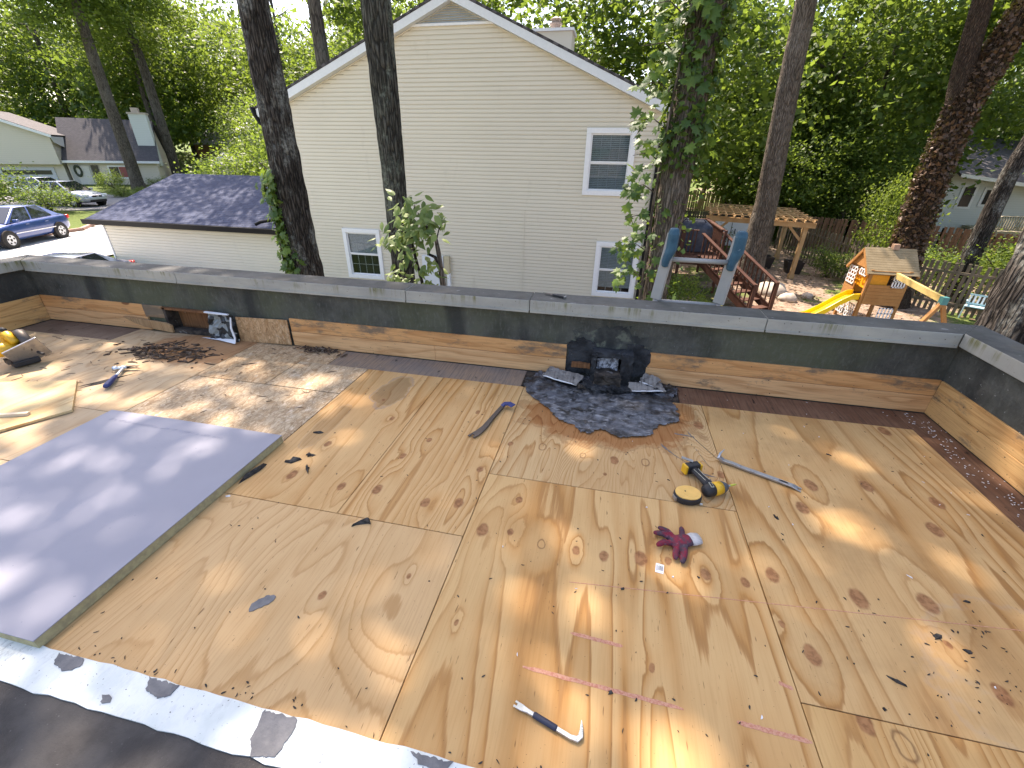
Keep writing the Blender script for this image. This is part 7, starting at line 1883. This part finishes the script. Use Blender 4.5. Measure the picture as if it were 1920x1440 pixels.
spots = [(9, 41), (13, 37), (17.5, 43), (15.5, 36), (16.5, 45), (22, 49), (14, 52), (27, 53), (9, 53), (29, 50), (38, 50), (40, 42), (44, 54), (20, 60), (47, 46), (50, 38), (34, 58), (41, 34)]
for i, (x, y) in enumerate(spots):
    low = r_.random() < .5
    bg_tree('tree in the dense dark woods beyond the right fence', x, y, r_.uniform(11, 16), r_.uniform(.18, .34), r_.uniform(7, 9.5) if not low else r_.uniform(5, 7), r_.uniform(1.15, 1.5), (1, 3, 3, 0), 'dense woods beyond the right fence', 400 + i, 2, sz=1.25, jz=5.5, lean=(r_.uniform(-1.5, 1.5), r_.uniform(-1, 1)))
spots = [(11.5, 33.5), (14.5, 33), (10, 38), (29.5, 27), (34, 29), (15.5, 38), (38, 36)]
for i, (x, y) in enumerate(spots):
    bg_tree('low understory tree just beyond the right fence', x, y, r_.uniform(4, 6), .10, r_.uniform(2.6, 4.2), r_.uniform(.6, .85), (1, 3, 0), 'understory beyond the right fence', 440 + i, 2, jz=1.5)
bg_tree('light green branchy tree at the left frame edge', -33.5, 15.5, 6, .14, 3.6, .55, (2,), 'tall trees on the left', 470, 2, jz=.9)
bg_tree('overhanging green tree at the upper right corner', 21.0, 20.0, 13, .3, 9.5, 1.0, (2, 0), 'trees at the right edge', 471, 2, jz=2.5)
bg_tree('tall tree high above the white house with deck', 27, 32, 18, .2, 14.5, 1.2, (0, 1), 'trees at the right edge', 474, 2, jz=4)
bg_tree('tall tree left of the leaning trunk top', 18.5, 33, 17, .3, 12.0, 1.2, (0, 1), 'trees at the right edge', 476, 2, jz=4)
bg_tree('tree behind the white house with deck', 38, 44, 14, .3, 8.5, 1.5, (0, 1), 'trees at the right edge', 472, 2, jz=4)
bg_tree('sunlit tree at the far right edge beyond the white house', 33, 24, 13, .3, 8, 1.2, (0, 2), 'trees at the right edge', 473, 2, jz=4)
# far tree line closing the horizon: reads as one mass
rng = np.random.default_rng(9); Cs = []
for i in range(240):
    a = rng.uniform(math.radians(-72), math.radians(58)); d = rng.uniform(95, 150); x, y = d * math.sin(a), d * math.cos(a); z = gz(x, y)
    h = rng.uniform(7, 13) if a > -.2 else rng.uniform(4, 10)
    c = np.stack([x + rng.normal(0, 3.2, 260), y + rng.normal(0, 3.2, 260), z + rng.uniform(.2, 1, 260) ** .8 * h], 1); Cs.append(c)
C = np.concatenate(Cs); V, F, T = leaves_np(C, .95, .4, rng, rng.uniform(0, 1, len(C)))
o = bpy.data.objects.new('far_woods', np_mesh('far_woods', V, F, LEAF_B, T)); COL.objects.link(o); o['kind'] = 'stuff'; o['label'] = 'far line of green woods closing the horizon'
# leaf litter on the right yard
rng = np.random.default_rng(14); n = 5000
C = np.stack([rng.uniform(4, 24, n), rng.uniform(14, 36, n), np.full(n, GZ + .05) + rng.uniform(0, .05, n)], 1)
V, F, T = leaves_np(C, .13, 2.5, rng, rng.uniform(0, 1, n))
o = bpy.data.objects.new('leaf_litter', np_mesh('leaf_litter', V, F, leaf_mat('litter_leaf', (.09, .055, .03), (.22, .15, .09), .05), T)); COL.objects.link(o); o['kind'] = 'stuff'; o['label'] = 'brown leaf litter strewn over the back yard soil'

# one label per tree where the place in the row tells them apart
ORD = ['first', 'second', 'third', 'fourth', 'fifth', 'sixth', 'seventh', 'eighth', 'ninth', 'tenth', 'eleventh', 'twelfth']
for lab in ('airy pale green tree against the sky left of the cream house', 'bushy green tree above the garage roof', 'tall tree whose crown shades the garage roof', 'leafy tree rising behind the cream house roof',
            'low understory tree just beyond the right fence', 'dark leafy tree in the dense stand behind the far beige house'):
    row = sorted([o for o in bpy.data.objects if o.get('label') == lab and o.parent is None], key=lambda o: math.atan2(o.location.x, o.location.y))
    for i, o in enumerate(row): o['label'] = lab + ', ' + ORD[i] + ' from the left'
